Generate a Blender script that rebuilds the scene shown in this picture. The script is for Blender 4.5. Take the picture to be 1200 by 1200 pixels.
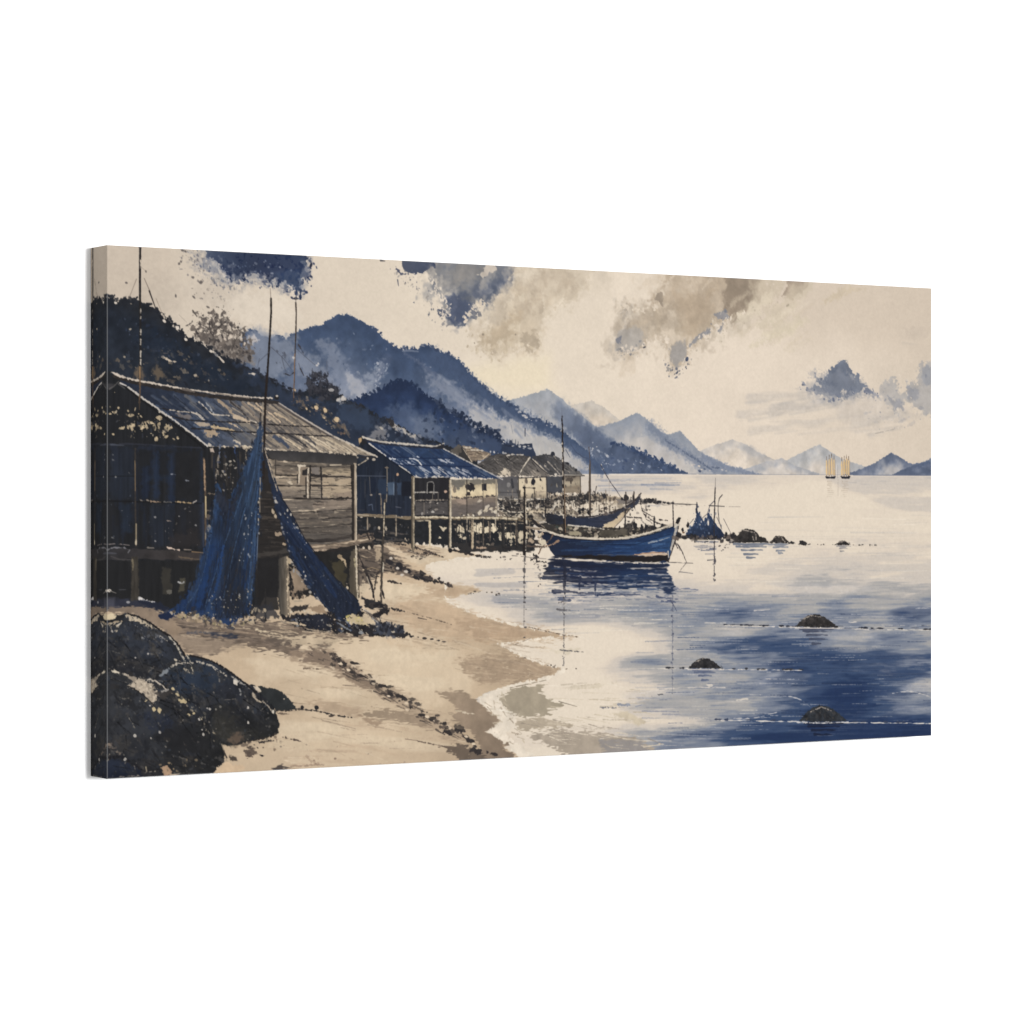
# A gallery-wrapped canvas print of an ink painting (stilt huts on a bay), shown obliquely on white.
import bpy, math
from mathutils import Vector, Matrix
import numpy as np

S = bpy.context.scene
for o in list(bpy.data.objects): bpy.data.objects.remove(o)
C = S.collection

# ---- real size: 1.016 x 0.508 m canvas, 40 mm deep; x along the canvas, z up, the wall at y = 0 ----
CW, CH, DEPTH, ARC = 1.016, 0.508, 0.0390, 0.0009

# ---- camera: level, at half the height of the canvas, about 2.8 m from it -------------------------
_f = 3403.0
_U = Vector((0.84955, 0.52745))                     # the canvas' width in the camera's (right, depth) frame
_XA, _DA = -473.5/623.5*CH, _f/623.5*CH             # its left front edge in that frame
_c = Vector((_XA, _DA)) + _U*CW*0.5
_x = -(_c.dot(_U)); _y = -(_c.x*-_U.y + _c.y*_U.x)
cam_d = bpy.data.cameras.new('camera'); cam = bpy.data.objects.new('camera', cam_d); C.objects.link(cam)
cam_d.sensor_width = 36.0; cam_d.lens = _f/1200*36.0; cam_d.clip_end = 100
cam.location = (_x, -DEPTH + _y, 0)
cam.rotation_euler = (math.pi/2, 0, -math.atan2(_U.y, _U.x) + 0.0)
S.camera = cam

# ---- studio light: even white surroundings and one soft lamp in front, a little to the right ---------
AMB, KEY = 0.80, 1.20
W = bpy.data.worlds.new('World'); S.world = W; W.use_nodes = True
W.node_tree.nodes['Background'].inputs[0].default_value = (1, 1, 1, 1)
W.node_tree.nodes['Background'].inputs[1].default_value = AMB
ld = bpy.data.lights.new('softbox', 'AREA'); ld.shape = 'DISK'; ld.size = 0.8
_ld = 5.0
ld.energy = KEY*math.pi**2*_ld*_ld
lamp = bpy.data.objects.new('softbox', ld); C.objects.link(lamp)
lamp.location = Vector((math.sin(math.radians(2.6))*_ld, -math.cos(math.radians(2.6))*_ld, 0.25))
lamp.rotation_euler = (Vector((0, 0, 0)) - lamp.location).to_track_quat('-Z', 'Y').to_euler()
S.view_settings.view_transform = 'Standard'; S.view_settings.look = 'None'
S.view_settings.exposure = 0; S.view_settings.gamma = 1; S.view_settings.use_curve_mapping = False
S.render.engine = 'CYCLES'

# ---- the white wall it hangs on ---------------------------------------------------------------------
def principled(name, rough=.8, spec=.15):
    m = bpy.data.materials.new(name); m.use_nodes = True
    b = m.node_tree.nodes['Principled BSDF']
    b.inputs['Roughness'].default_value = rough; b.inputs['Specular IOR Level'].default_value = spec
    return m, m.node_tree, b
m, nt, b = principled('white_paint', .9, .1)
n = nt.nodes.new('ShaderNodeTexNoise'); n.inputs['Scale'].default_value = 3
r = nt.nodes.new('ShaderNodeValToRGB'); r.color_ramp.elements[0].color = (.79, .79, .79, 1); r.color_ramp.elements[1].color = (.81, .81, .81, 1)
g = nt.nodes.new('ShaderNodeNewGeometry')
nt.links.new(g.outputs['Position'], n.inputs['Vector']); nt.links.new(n.outputs['Fac'], r.inputs['Fac']); nt.links.new(r.outputs['Color'], b.inputs['Base Color'])
me = bpy.data.meshes.new('backdrop')
me.from_pydata([(-9, 0, -6), (9, 0, -6), (9, 0, 6), (-9, 0, 6)], [], [(0, 1, 2, 3)])
bd = bpy.data.objects.new('backdrop', me); C.objects.link(bd); bd.data.materials.append(m)
bd['kind'] = 'structure'

# ---- the picture printed on the canvas: a small brush engine in numpy ------------------------
# Traced points are first rectified to the plane of the canvas, all painting happens in canvas space.
NX, NY = 1600, 800                      # cells of the printed face (about 0.63 mm each)
GX, GY = NX + 1, NY + 1
FPX, XA, DA, XB, DB = 3403.0, -473.5/623.5, 3403/623.5, 491/522.5, 3403/522.5
SC = 1.42                               # canvas cells per traced unit, mean
def rect(p):
    """traced points -> cells on the canvas plane"""
    p = np.asarray(p, float).reshape(-1, 2)
    k = (p[:, 0] - 600) / FPX
    t = (k*DA - XA) / ((XB - XA) - k*(DB - DA))
    z = (600 - p[:, 1]) / FPX * (DA + t*(DB - DA))
    return np.stack([t*NX, (0.5 - z)*NY], 1)
rng = np.random.RandomState(7)
def bleed(p):
    """shapes that touch an edge of the canvas run on past it"""
    p = np.array(p, float).reshape(-1, 2)
    top = 288 + (p[:, 0]-126.5)*.05184; bot = 911.5 - (p[:, 0]-126.5)*.05288
    p[:, 1] -= 14*(p[:, 1] < top+3); p[:, 1] += 14*(p[:, 1] > bot-3)
    p[:, 0] -= 14*(p[:, 0] < 128); p[:, 0] += 20*(p[:, 0] > 1089.5)
    return p
def _lattice(sx, sy, seed):
    r = np.random.RandomState(seed)                       # periodic, so that it can be rolled
    nx, ny = max(2, round(GX/sx)), max(2, round(GY/sy))
    L = r.rand(ny, nx).astype(np.float32)
    x = np.arange(GX)*nx/GX; y = np.arange(GY)*ny/GY
    xi = x.astype(int); yi = y.astype(int)
    fx = x - xi; fy = y - yi
    fx = (fx*fx*(3 - 2*fx)).astype(np.float32); fy = (fy*fy*(3 - 2*fy)).astype(np.float32)[:, None]
    xj = (xi+1) % nx; yj = (yi+1) % ny
    A = L[yi][:, xi]; B = L[yi][:, xj]; Cc = L[yj][:, xi]; D = L[yj][:, xj]
    return (A*(1-fx) + B*fx)*(1-fy) + (Cc*(1-fx) + D*fx)*fy
def _fbm(sx, sy, octv, seed):
    s = 0; a = 1.0; tot = 0
    for o in range(octv):
        s = s + a*_lattice(max(1.3, sx/2**o), max(1.3, sy/2**o), seed*31 + o); tot += a; a *= .55
    s = s/tot
    s = s - s.mean()
    return (s/(s.std()*2.0)).astype(np.float32)          # about -1 .. 1
_N = {}
_SPEC = dict(f=(3, 3, 2), g=(6, 6, 3), m=(14, 14, 3), c=(50, 50, 4), b=(140, 140, 4),
             h=(60, 5, 3), H=(170, 12, 3), s=(22, 3, 2), v=(4, 50, 3), w=(2.5, 18, 2), l=(9, 2.2, 2), L=(300, 3.2, 2), k=(110, 24, 4))
def noise(name, sl=None, seed=0):
    key = (name, seed % 3)
    if key not in _N: _N[key] = _fbm(*_SPEC[name], seed=hash_(name) + seed % 3)
    n = _N[key]
    if seed >= 3: n = np.roll(n, ((seed*137) % GY, (seed*311) % GX), (0, 1))
    return n if sl is None else n[sl]
def hash_(s): return sum((i+1)*ord(c) for i, c in enumerate(s))
img = np.zeros((GY, GX, 3), np.float32)
lab = np.zeros((GY, GX), np.int16)
LABELS = ['painted_sky']
def lid(name):
    if name not in LABELS: LABELS.append(name)
    return LABELS.index(name)
_auto = [0]
def nseed():
    _auto[0] += 1; return _auto[0]
def sstep(a, b, x):
    t = np.clip((x - a)/(b - a + 1e-9), 0, 1); return t*t*(3 - 2*t)
def box(P, pad):
    x0 = max(0, int(P[:, 0].min() - pad)); x1 = min(GX, int(P[:, 0].max() + pad) + 2)
    y0 = max(0, int(P[:, 1].min() - pad)); y1 = min(GY, int(P[:, 1].max() + pad) + 2)
    if x1 <= x0 or y1 <= y0: return None
    return (slice(y0, y1), slice(x0, x1))
def grid(sl):
    return np.meshgrid(np.arange(sl[1].start, sl[1].stop, dtype=np.float32), np.arange(sl[0].start, sl[0].stop, dtype=np.float32))
def sdf_poly(P, X, Y):
    d = np.full(X.shape, 1e9, np.float32); ins = np.zeros(X.shape, bool)
    n = len(P)
    for i in range(n):
        ax, ay = P[i]; bx, by = P[(i+1) % n]
        ex, ey = bx-ax, by-ay
        wx, wy = X-ax, Y-ay
        t = np.clip((wx*ex + wy*ey)/(ex*ex + ey*ey + 1e-9), 0, 1)
        qx = wx - ex*t; qy = wy - ey*t
        np.minimum(d, qx*qx + qy*qy, out=d)
        if ay != by:
            c = ((Y >= ay) != (Y >= by)) & (X < ax + (Y-ay)*(ex/ey))
            ins ^= c
    d = np.sqrt(d)
    return np.where(ins, d, -d)                 # positive inside
def smooth_pts(p, it=1, closed=True):
    p = np.asarray(p, float)
    for _ in range(it):
        if closed:
            q = np.roll(p, -1, 0); p = np.stack([p*.75+q*.25, p*.25+q*.75], 1).reshape(-1, 2)
        else:
            q = p[1:]; a = p[:-1]
            m = np.stack([a*.75+q*.25, a*.25+q*.75], 1).reshape(-1, 2)
            p = np.concatenate([p[:1], m, p[-1:]])
    return p
def colour(col, X, Y, sl, mot, motn, seed, ax=None):
    """col: one rgb, or [(t, rgb), ...] along the axis ax = (p0, p1)"""
    if isinstance(col, list):
        a = rect(ax); e = a[1]-a[0]
        t = ((X-a[0, 0])*e[0] + (Y-a[0, 1])*e[1])/(e @ e)
        ts = [c[0] for c in col]
        C = np.stack([np.interp(t, ts, [c[1][k] for c in col]) for k in range(3)], -1)
    else:
        C = np.broadcast_to(np.array(col, np.float32), X.shape + (3,))
    C = C/255.0
    if mot:
        C = C*(1 + mot*noise(motn, sl, seed)[..., None])
    return C
def lay(sl, A, C, label=None, thr=.5):
    v = img[sl]; A3 = A[..., None]
    v[...] = v*(1-A3) + np.clip(C, 0, 1)*A3
    if label is not None:
        lab[sl][A > thr] = lid(label)
def brk(A, sl, amount, nname, seed):
    """dry brush: amount 0..1 of the stroke is missing"""
    if amount <= 0: return A
    n = noise(nname, sl, seed)
    th = np.interp(amount, [0, .2, .5, .8, 1], [-1.6, -.85, 0, .85, 1.6])
    return A*sstep(th-.25, th+.25, n)
def poly(p, col, soft=1.0, rough=0, rn='g', alpha=1.0, ax=None, mot=.06, motn='m', br=0, bn='g', sm=0, label=None, extra=None, thr=.5):
    seed = nseed()
    p = bleed(p)
    P = rect(smooth_pts(p, sm)) if sm else rect(p)
    soft *= SC; rough *= SC
    sl = box(P, soft + rough*1.8 + 2)
    if sl is None: return
    X, Y = grid(sl)
    d = sdf_poly(P, X, Y)
    if rough: d = d + rough*noise(rn, sl, seed)
    A = sstep(-soft*.5, soft*.5, d)*alpha
    A = brk(A, sl, br, bn, seed+1)
    lay(sl, A, colour(col, X, Y, sl, mot, motn, seed+2, ax), label, thr*alpha)
def stroke(p, w, col, w2=None, alpha=1.0, soft=.9, rough=0, rn='f', br=0, bn='f', mot=.05, motn='g', sm=0, label=None, ax=None):
    """a brush line; w tapers to w2"""
    seed = nseed()
    P = rect(smooth_pts(p, sm, False)) if sm else rect(p)
    w = w*SC*.5; w2 = w if w2 is None else w2*SC*.5
    soft *= SC; rough *= SC
    sl = box(P, max(w, w2) + soft + rough*1.8 + 2)
    if sl is None: return
    X, Y = grid(sl)
    L = np.concatenate([[0], np.cumsum(np.hypot(*np.diff(P, axis=0).T))]); T = L[-1] + 1e-9
    d = np.full(X.shape, -1e9, np.float32)
    for i in range(len(P)-1):
        ax_, ay = P[i]; ex, ey = P[i+1]-P[i]
        t = np.clip(((X-ax_)*ex + (Y-ay)*ey)/(ex*ex + ey*ey + 1e-9), 0, 1)
        r = w + (w2-w)*(L[i] + t*(L[i+1]-L[i]))/T
        np.maximum(d, r - np.hypot(X-ax_-ex*t, Y-ay-ey*t), out=d)
    if rough: d = d + rough*noise(rn, sl, seed)
    A = sstep(-soft*.5, soft*.5, d)*alpha
    A = brk(A, sl, br, bn, seed+1)
    lay(sl, A, colour(col, X, Y, sl, mot, motn, seed+2, ax), label, .45*alpha)
def ridge(top, bot, grad, rough=1.5, rn='g', dscale=None, mot=.06, motn='m', alpha=1.0, label=None, soft=1.2, fade=None):
    """a hill: everything under the top line down to the bottom line; grad = [(depth below the ridge, rgb)]"""
    seed = nseed()
    P = rect(top); B = rect(bot)
    sl = box(np.concatenate([P, B]), 4 + rough*3)
    X, Y = grid(sl)
    xs = np.arange(sl[1].start, sl[1].stop)
    ty = np.interp(xs, P[:, 0], P[:, 1]); by = np.interp(xs, B[:, 0], B[:, 1])
    ok = (xs >= P[0, 0]) & (xs <= P[-1, 0])
    n = noise(rn, sl, seed)*rough*SC
    d = Y - ty + n
    A = sstep(-soft*SC*.5, soft*SC*.5, d)*sstep(-1, 1, by[None]-Y)*ok*alpha
    dep = (Y - ty)/SC
    if dscale is not None: dep = dep/np.interp(xs, rect([(a, 500) for a, _ in dscale])[:, 0], [b for _, b in dscale])
    dep = dep + 7*noise('m', sl, seed+3) + 9*noise('c', sl, seed+4)
    ts = [g[0] for g in grad]
    C = np.stack([np.interp(dep, ts, [g[1][k] for g in grad]) for k in range(3)], -1)/255.
    C = C*(1 + mot*noise(motn, sl, seed+2)[..., None])
    if fade: A = A*(1 - sstep(fade[0], fade[1], dep)*fade[2])
    lay(sl, A, C, label, .5*alpha)
def blob(c, rx, ry, col, ang=0, alpha=1.0, soft=.35, rough=.25, rn='g', br=0, bn='g', label=None, mot=.05):
    """a soft or hard oval dab"""
    seed = nseed()
    P = rect([c])[0]; rx = rx*SC; ry = ry*SC
    R = max(rx, ry)*(1 + rough) + 3
    sl = box(P[None], R)
    if sl is None: return
    X, Y = grid(sl)
    ca, sa = np.cos(np.radians(ang)), np.sin(np.radians(ang))
    u = ((X-P[0])*ca + (Y-P[1])*sa)/rx; v = (-(X-P[0])*sa + (Y-P[1])*ca)/ry
    d = 1 - np.hypot(u, v)
    if rough: d = d + rough*noise(rn, sl, seed)
    s = max(soft, .9/min(rx, ry))
    A = sstep(-s*.5, s*.5, d)*alpha
    A = brk(A, sl, br, bn, seed+1)
    lay(sl, A, colour(col, X, Y, sl, mot, 'g', seed+2), label, .5*alpha)
def inside(p, q):
    q = np.asarray(q, float); r = np.zeros(len(q), bool); p = np.asarray(p, float)
    for i in range(len(p)):
        a = p[i]; b = p[(i+1) % len(p)]
        if a[1] != b[1]:
            r ^= ((q[:, 1] >= a[1]) != (q[:, 1] >= b[1])) & (q[:, 0] < a[0] + (q[:, 1]-a[1])*(b[0]-a[0])/(b[1]-a[1]))
    return r
def scatter(p, n):
    p = np.asarray(p, float); out = np.zeros((0, 2)); lo, hi = p.min(0), p.max(0)
    k = 0
    while len(out) < n and k < 60:
        q = lo + rng.rand(n*2, 2)*(hi-lo); out = np.concatenate([out, q[inside(p, q)]]); k += 1
    return out[:n]
def dabs(p, n, cols, size=(.5, 1.6), asp=(1, 2), ang=0, angv=90, alpha=(.6, 1), label=None, rough=.35, soft=.4):
    for q in scatter(p, n):
        s = size[0] + (size[1]-size[0])*rng.rand()**2
        a = asp[0] + (asp[1]-asp[0])*rng.rand()
        blob(q, s*a, s, cols[rng.randint(len(cols))], ang + angv*(rng.rand()*2-1), alpha[0] + (alpha[1]-alpha[0])*rng.rand(), soft, rough, 'f', label=label)
def along(p, n, cols, spread=2, size=(.5, 1.6), asp=(1, 2), ang=0, angv=90, alpha=(.6, 1), label=None, rough=.35):
    p = np.asarray(p, float); L = np.concatenate([[0], np.cumsum(np.hypot(*np.diff(p, axis=0).T))])
    for t in rng.rand(n)*L[-1]:
        q = np.array([np.interp(t, L, p[:, 0]), np.interp(t, L, p[:, 1])]) + rng.randn(2)*spread
        s = size[0] + (size[1]-size[0])*rng.rand()**2; a = asp[0] + (asp[1]-asp[0])*rng.rand()
        blob(q, s*a, s, cols[rng.randint(len(cols))], ang + angv*(rng.rand()*2-1), alpha[0] + (alpha[1]-alpha[0])*rng.rand(), .4, rough, 'f', label=label)
def hatch(p, n, cols, ln, d, w=(.6, 2), alpha=(.3, .8), br=.2, bn='f', angv=3, clip=True, soft=1.0):
    """n strokes of length ln along direction d (deg) that stay inside polygon p"""
    for q in scatter(p, n):
        a = np.radians(d + angv*rng.randn()); l = (ln[0] + (ln[1]-ln[0])*rng.rand())*.5
        e = np.array([np.cos(a), np.sin(a)])*l
        a0, b0 = q-e, q+e
        if clip:
            for k in range(6):
                if inside(p, [a0])[0]: break
                a0 = a0*.6 + q*.4
            for k in range(6):
                if inside(p, [b0])[0]: break
                b0 = b0*.6 + q*.4
        ww = w[0] + (w[1]-w[0])*rng.rand()
        stroke([a0, b0], ww, cols[rng.randint(len(cols))], ww*.5, alpha[0] + (alpha[1]-alpha[0])*rng.rand(), soft, .3, br=br, bn=bn)
def line(a, b, n=8, wob=.5):
    t = np.linspace(0, 1, n)[:, None]; q = np.asarray(a)*(1-t) + np.asarray(b)*t
    q[1:-1] += rng.randn(n-2, 2)*wob
    return q

def cloud(p, col, ax=None, core=.8, soft=4, rough=4.5, label=None, light=(226, 211, 193), dark=None, n=26):
    """a cloud laid wet: a loose wash, a firmer body that breaks up, then lights and darks dropped into it"""
    base = col[len(col)//2][1] if isinstance(col, list) else col
    poly(p, col, soft=soft*4, rough=rough*2.4, rn='m', alpha=.45, ax=ax, mot=.04, motn='c')
    poly(p, col, soft=soft, rough=rough, rn='g', alpha=core, ax=ax, mot=.07, motn='m', br=.06, bn='m', label=label)
    poly(p, col, soft=soft*2.2, rough=rough*1.7, rn='m', alpha=core*.6, ax=ax, mot=.07, motn='c')
    q = np.asarray(p, float); w = np.ptp(q[:, 0]) + np.ptp(q[:, 1])
    for i, k in enumerate(scatter(p, n)):
        t = i % 3
        cc = light if t == 0 else (dark or tuple(.86*v for v in base)) if t == 1 else tuple(1.07*v for v in base)
        blob(k, w*(.03 + .06*rng.rand()), w*(.02 + .03*rng.rand()), cc, ang=125 + 40*rng.randn(), alpha=.16 + .22*rng.rand(), soft=1.1, rough=1.1, rn='m')
    e = np.concatenate([q, q[:1]])
    for i in range(n*2):
        j = rng.randint(len(q)); t = rng.rand(); k = e[j]*(1-t) + e[j+1]*t + rng.randn(2)*3
        a = np.radians(120 + 35*rng.randn()); l = 3 + 8*rng.rand(); d = np.array([np.cos(a), np.sin(a)])*l
        stroke([k-d, k+d], 1 + 4*rng.rand(), light if rng.rand() < .55 else base, .6, alpha=.2 + .4*rng.rand(), soft=2.5, rough=2, rn='g', br=.25, bn='g')
def field(pts, sx, sy, ramp, top, bot, amp, label=None):
    """water: a tone field through the given (x, y, tone) points, broken by level brush marks"""
    P = np.asarray(pts, float); R = rect(P[:, :2])
    st = 2
    X, Y = np.meshgrid(np.arange(0, GX, st, dtype=np.float32), np.arange(0, GY, st, dtype=np.float32))
    num = np.full(X.shape, 1e-9, np.float32); den = np.full(X.shape, 1e-7, np.float32)
    for (x, y), v in zip(R, P[:, 2]):
        w = np.exp(-((X-x)/(sx*SC))**2 - ((Y-y)/(sy*SC))**2) + 1e-5/(1 + ((X-x)/(sx*SC))**2 + ((Y-y)/(sy*SC))**2)
        num += w*v; den += w
    D = np.repeat(np.repeat(num/den, st, 0), st, 1)[:GY, :GX]
    k = np.ones(5)/5
    for ax in (0, 1): D = np.apply_along_axis(lambda m: np.convolve(np.pad(m, 2, mode='edge'), k, 'valid'), ax, D)
    g = .35 + .65*sstep(.02, .3, D)*(1 - .6*sstep(.85, 1.05, D))
    D = D + g*(.1*noise('k') + amp[0]*noise('H') + amp[1]*noise('h') + amp[2]*noise('s') + amp[3]*noise('L'))
    for nn, kk in ((5, .8), (9, .35)): D = D - kk/(2*np.pi*nn)*np.sin(2*np.pi*nn*D)      # tones gather into shapes with edges
    D = D + .018*g*noise('s', None, 1)
    ts = [a for a, _ in ramp]
    Cc = np.stack([np.interp(D, ts, [b[i] for _, b in ramp]) for i in range(3)], -1)/255
    T = rect(top); B = rect(bot); xs = np.arange(GX)
    ty = np.interp(xs, T[:, 0], T[:, 1]); by = np.interp(xs, B[:, 0], B[:, 1]); yy = np.arange(GY)[:, None]
    A = sstep(-1, 1, yy - ty[None])*sstep(-1, 1, by[None] - yy)*(xs >= T[0, 0])[None]
    lay((slice(0, GY), slice(0, GX)), A.astype(np.float32), Cc, label)
# ---- sky ------------------------------------------------------------------------------------
CREAM, WHITE, INK, DARK, NAVY = (229, 214, 195), (222, 210, 196), (40, 37, 38), (36, 38, 44), (34, 52, 95)
TAN, BROWN, GREY, BLUE = (205, 184, 156), (140, 122, 105), (128, 126, 128), (38, 68, 122)
FULL = [(126.4, 287), (1091.2, 337), (1091.2, 862), (126.4, 912.5)]
poly(FULL, [(0, (207, 193, 176)), (.22, (219, 205, 187)), (.42, (228, 214, 195)), (.75, (229, 214, 196)), (1, (217, 202, 184))], soft=.1, ax=[(126, 600), (1091, 600)], mot=.012, motn='c', label='painted_sky')
poly([(900, 320), (1100, 320), (1100, 430), (1000, 400), (880, 380)], (207, 191, 173), soft=70, rough=12, rn='c', alpha=.55, mot=.01)
poly([(126, 280), (200, 285), (190, 400), (126, 380)], (203, 188, 171), soft=40, rough=10, rn='c', alpha=.6, mot=.02)
poly([(540, 430), (640, 420), (650, 455), (600, 465), (560, 450)], (234, 219, 190), soft=30, rough=6, rn='c', alpha=.7, mot=0)
poly([(280, 340), (345, 350), (350, 385), (300, 385), (255, 360)], (226, 213, 196), soft=20, rough=8, alpha=.7, mot=.02)
blob((188, 345), 28, 22, (190, 177, 162), alpha=.35, soft=.9)
blob((250, 345), 30, 14, (196, 184, 170), ang=15, alpha=.4, soft=.9)
# dark blue cloud along the top edge
poly([(222, 296), (252, 299), (262, 312), (276, 326), (290, 334), (276, 340), (258, 332), (240, 322), (226, 312)], (170, 164, 160), soft=10, rough=6, alpha=.6, br=.35, bn='g')
D1 = [(228, 291), (365, 299), (360, 304), (357, 316), (360, 322), (354, 328), (353, 340), (346, 341), (336, 337), (325, 334), (318, 330), (311, 327), (303, 324), (297, 322), (290, 328), (280, 331), (270, 328), (263, 320), (258, 313), (250, 309), (243, 302), (234, 296)]
poly(D1, [(0, (92, 102, 122)), (.18, (50, 66, 100)), (.35, (36, 50, 84)), (.6, (33, 43, 72)), (1, (52, 68, 98))], soft=1.6, rough=3.4, rn='g', ax=[(240, 300), (352, 335)], mot=.12, motn='c', label='painted_cloud@1')
poly(D1, (30, 44, 84), soft=6, rough=7, rn='m', alpha=.5, mot=.05, br=.5, bn='c')
poly([(320, 318), (352, 316), (353, 338), (334, 336)], (62, 84, 124), soft=9, rough=3, alpha=.55)
poly([(236, 303), (245, 302), (257, 312), (262, 318), (250, 322), (243, 318), (237, 312)], (150, 149, 153), soft=3, rough=2.5, rn='f', alpha=.9)
dabs([(262, 300), (345, 305), (340, 325), (300, 318), (280, 320)], 26, [(110, 122, 150), (170, 170, 178), (78, 96, 134)], (.5, 1.4), asp=(1, 1.6), ang=30, angv=50, alpha=(.4, .9))
along([(244, 303), (258, 314), (268, 327), (282, 331), (292, 324), (300, 322), (313, 328), (330, 335), (350, 341)], 120, [(226, 213, 196), (214, 202, 188)], 2.6, (.5, 1.8), alpha=(.4, .9), rough=.8)
along([(215, 294), (232, 304), (244, 318), (262, 334), (275, 338)], 80, [(70, 80, 104), (124, 120, 120), (96, 98, 110)], 5, (.3, 1.2), asp=(1, 2.4), ang=50, angv=40, alpha=(.3, .8), rough=.8)
along([(284, 332), (300, 326), (315, 331), (330, 337), (350, 344)], 90, [(44, 58, 92), (72, 82, 108), (38, 48, 78), (110, 114, 126)], 3.4, (.3, 1.2), asp=(1, 2.2), ang=60, angv=50, alpha=(.4, .9), rough=.8)
along([(362, 300), (361, 315), (357, 330), (352, 345)], 40, [(40, 52, 88), (36, 46, 76), (70, 80, 104)], 4, (.5, 1.6), alpha=(.7, 1))
stroke([(347, 338), (347, 350)], 3, (50, 66, 102), 1.2, rough=.8); stroke([(352, 337), (352, 350)], 2.2, (40, 52, 84), 2.8, rough=.8)
blob((346.5, 350), 2.6, 1.4, (60, 62, 74)); blob((364.5, 311), 1.7, 2.8, (44, 48, 66), ang=15)
for q in [(214, 293.5), (217, 294.5), (236, 330.5), (235, 331.5), (171, 318), (148, 331.5), (206, 347), (244, 360), (227, 348), (212, 306.5), (210, 309), (226, 325)]:
    blob(q, 1.5 + rng.rand(), 1.0 + .5*rng.rand(), (92, 86, 84), alpha=.8, ang=rng.randint(0, 90))
dabs([(200, 295), (240, 300), (250, 340), (280, 355), (230, 350)], 60, [(120, 112, 108), (150, 140, 130), (100, 98, 104)], (.4, 1.1), alpha=(.3, .8))
poly([(226, 292), (364, 299), (362, 318), (354, 340), (338, 338), (318, 334), (300, 328), (284, 336), (262, 330), (244, 312)], (96, 104, 122), soft=9, rough=8, rn='m', alpha=.3, br=.3, bn='g', mot=.05)
for x_, y_, a_, b_ in [(270, 326, 14, 4), (300, 324, 12, 4), (330, 334, 12, 4), (250, 312, 12, 5), (357, 322, 4, 9)]: blob((x_, y_), a_, b_, (150, 150, 154), alpha=.4, soft=1, rough=1.2, rn='g')
# blue grey cloud beside it
D2 = [(503, 308.5), (606, 313.5), (605, 329), (597, 338), (597, 347), (588, 345), (580, 349), (579, 364), (568, 358), (559, 358), (557, 364), (549, 369), (547, 378), (538, 381), (525, 377), (525, 362), (518, 352), (531, 340), (513, 342), (509, 333), (499, 320)]
cloud(D2, [(0, (142, 138, 136)), (.45, (126, 127, 131)), (.75, (104, 109, 120)), (1, (84, 92, 110))], [(505, 312), (540, 380)], .85, 2.5, 3.4, 'painted_cloud@2', (200, 190, 178))
poly([(588, 318), (604, 318), (603, 330), (590, 340), (568, 345), (550, 350), (540, 345), (560, 336), (580, 328)], (84, 93, 114), soft=10, rough=6, rn='m', alpha=.6, br=.2, bn='m')
poly([(519, 350), (532, 346), (548, 352), (556, 362), (545, 376), (538, 381), (526, 376), (526, 360)], (76, 86, 112), soft=6, rough=3.5, alpha=.8)
poly([(536, 312), (570, 314), (556, 326), (536, 336), (528, 334)], (146, 140, 134), soft=12, rough=4, alpha=.6)
poly([(470, 306.8), (512, 309), (509, 313), (500, 317), (492, 320), (485, 321), (480, 319), (475, 316), (472, 312)], [(0, (84, 90, 106)), (1, (70, 78, 100))], soft=1.2, rough=2, ax=[(470, 308), (500, 318)], label='painted_cloud@2')
poly([(560, 322), (566, 317), (578, 314), (582, 316), (574, 321), (566, 325)], (212, 198, 182), soft=1.6, rough=1.8, alpha=.85)
along([(484, 322), (500, 323), (510, 331), (512, 343), (520, 352), (525, 366)], 70, [(228, 214, 196)], 2.8, (.6, 2), alpha=(.7, 1))
along([(546, 377), (549, 366), (557, 358), (566, 356), (578, 362), (582, 349), (594, 344)], 80, [(226, 211, 190), (220, 204, 184)], 2.2, (.6, 2.2), alpha=(.6, 1))
along([(462, 310), (470, 322), (478, 330), (500, 352), (516, 368), (526, 385)], 70, [(116, 116, 122), (150, 143, 137), (90, 94, 106)], 6, (.3, 1.3), asp=(1, 2.4), ang=120, angv=30, alpha=(.35, .85), rough=.8)
stroke([(465, 315), (470, 321), (478, 321)], 2, (90, 92, 106), 1, rough=1); stroke([(466, 328), (467, 335)], 1.6, (96, 98, 108), .8)
stroke([(446, 305.5), (451, 306)], 1.8, (96, 92, 92), 1)
along([(606, 316), (603, 326), (598, 336)], 34, [(80, 88, 108), (96, 100, 112), (220, 205, 188)], 4, (.5, 2), ang=120, angv=25, alpha=(.6, 1))
stroke([(613, 323), (607, 334)], 2.6, (78, 84, 102), 1.4, rough=1); stroke([(603, 353), (604, 360)], 2.2, (110, 112, 122), 1.2, rough=1)
poly([(512, 364), (521, 363), (526, 370), (516, 372)], (96, 100, 114), soft=1, rough=1.6, br=.3, bn='f'); poly([(552, 366), (560, 364), (566, 370), (558, 373), (550, 372)], (110, 112, 122), soft=1.4, rough=2, br=.35, bn='f')
for p_, c_, al in [([(600, 312), (640, 316), (628, 340), (606, 352), (586, 360), (590, 344)], (176, 168, 158), .55), ([(560, 356), (580, 350), (590, 360), (574, 376), (556, 378)], (206, 192, 172), .6), ([(500, 312), (540, 316), (528, 334), (512, 334)], (150, 146, 142), .4)]:
    poly(p_, c_, soft=10, rough=7, rn='m', alpha=al, mot=.04)
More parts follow.
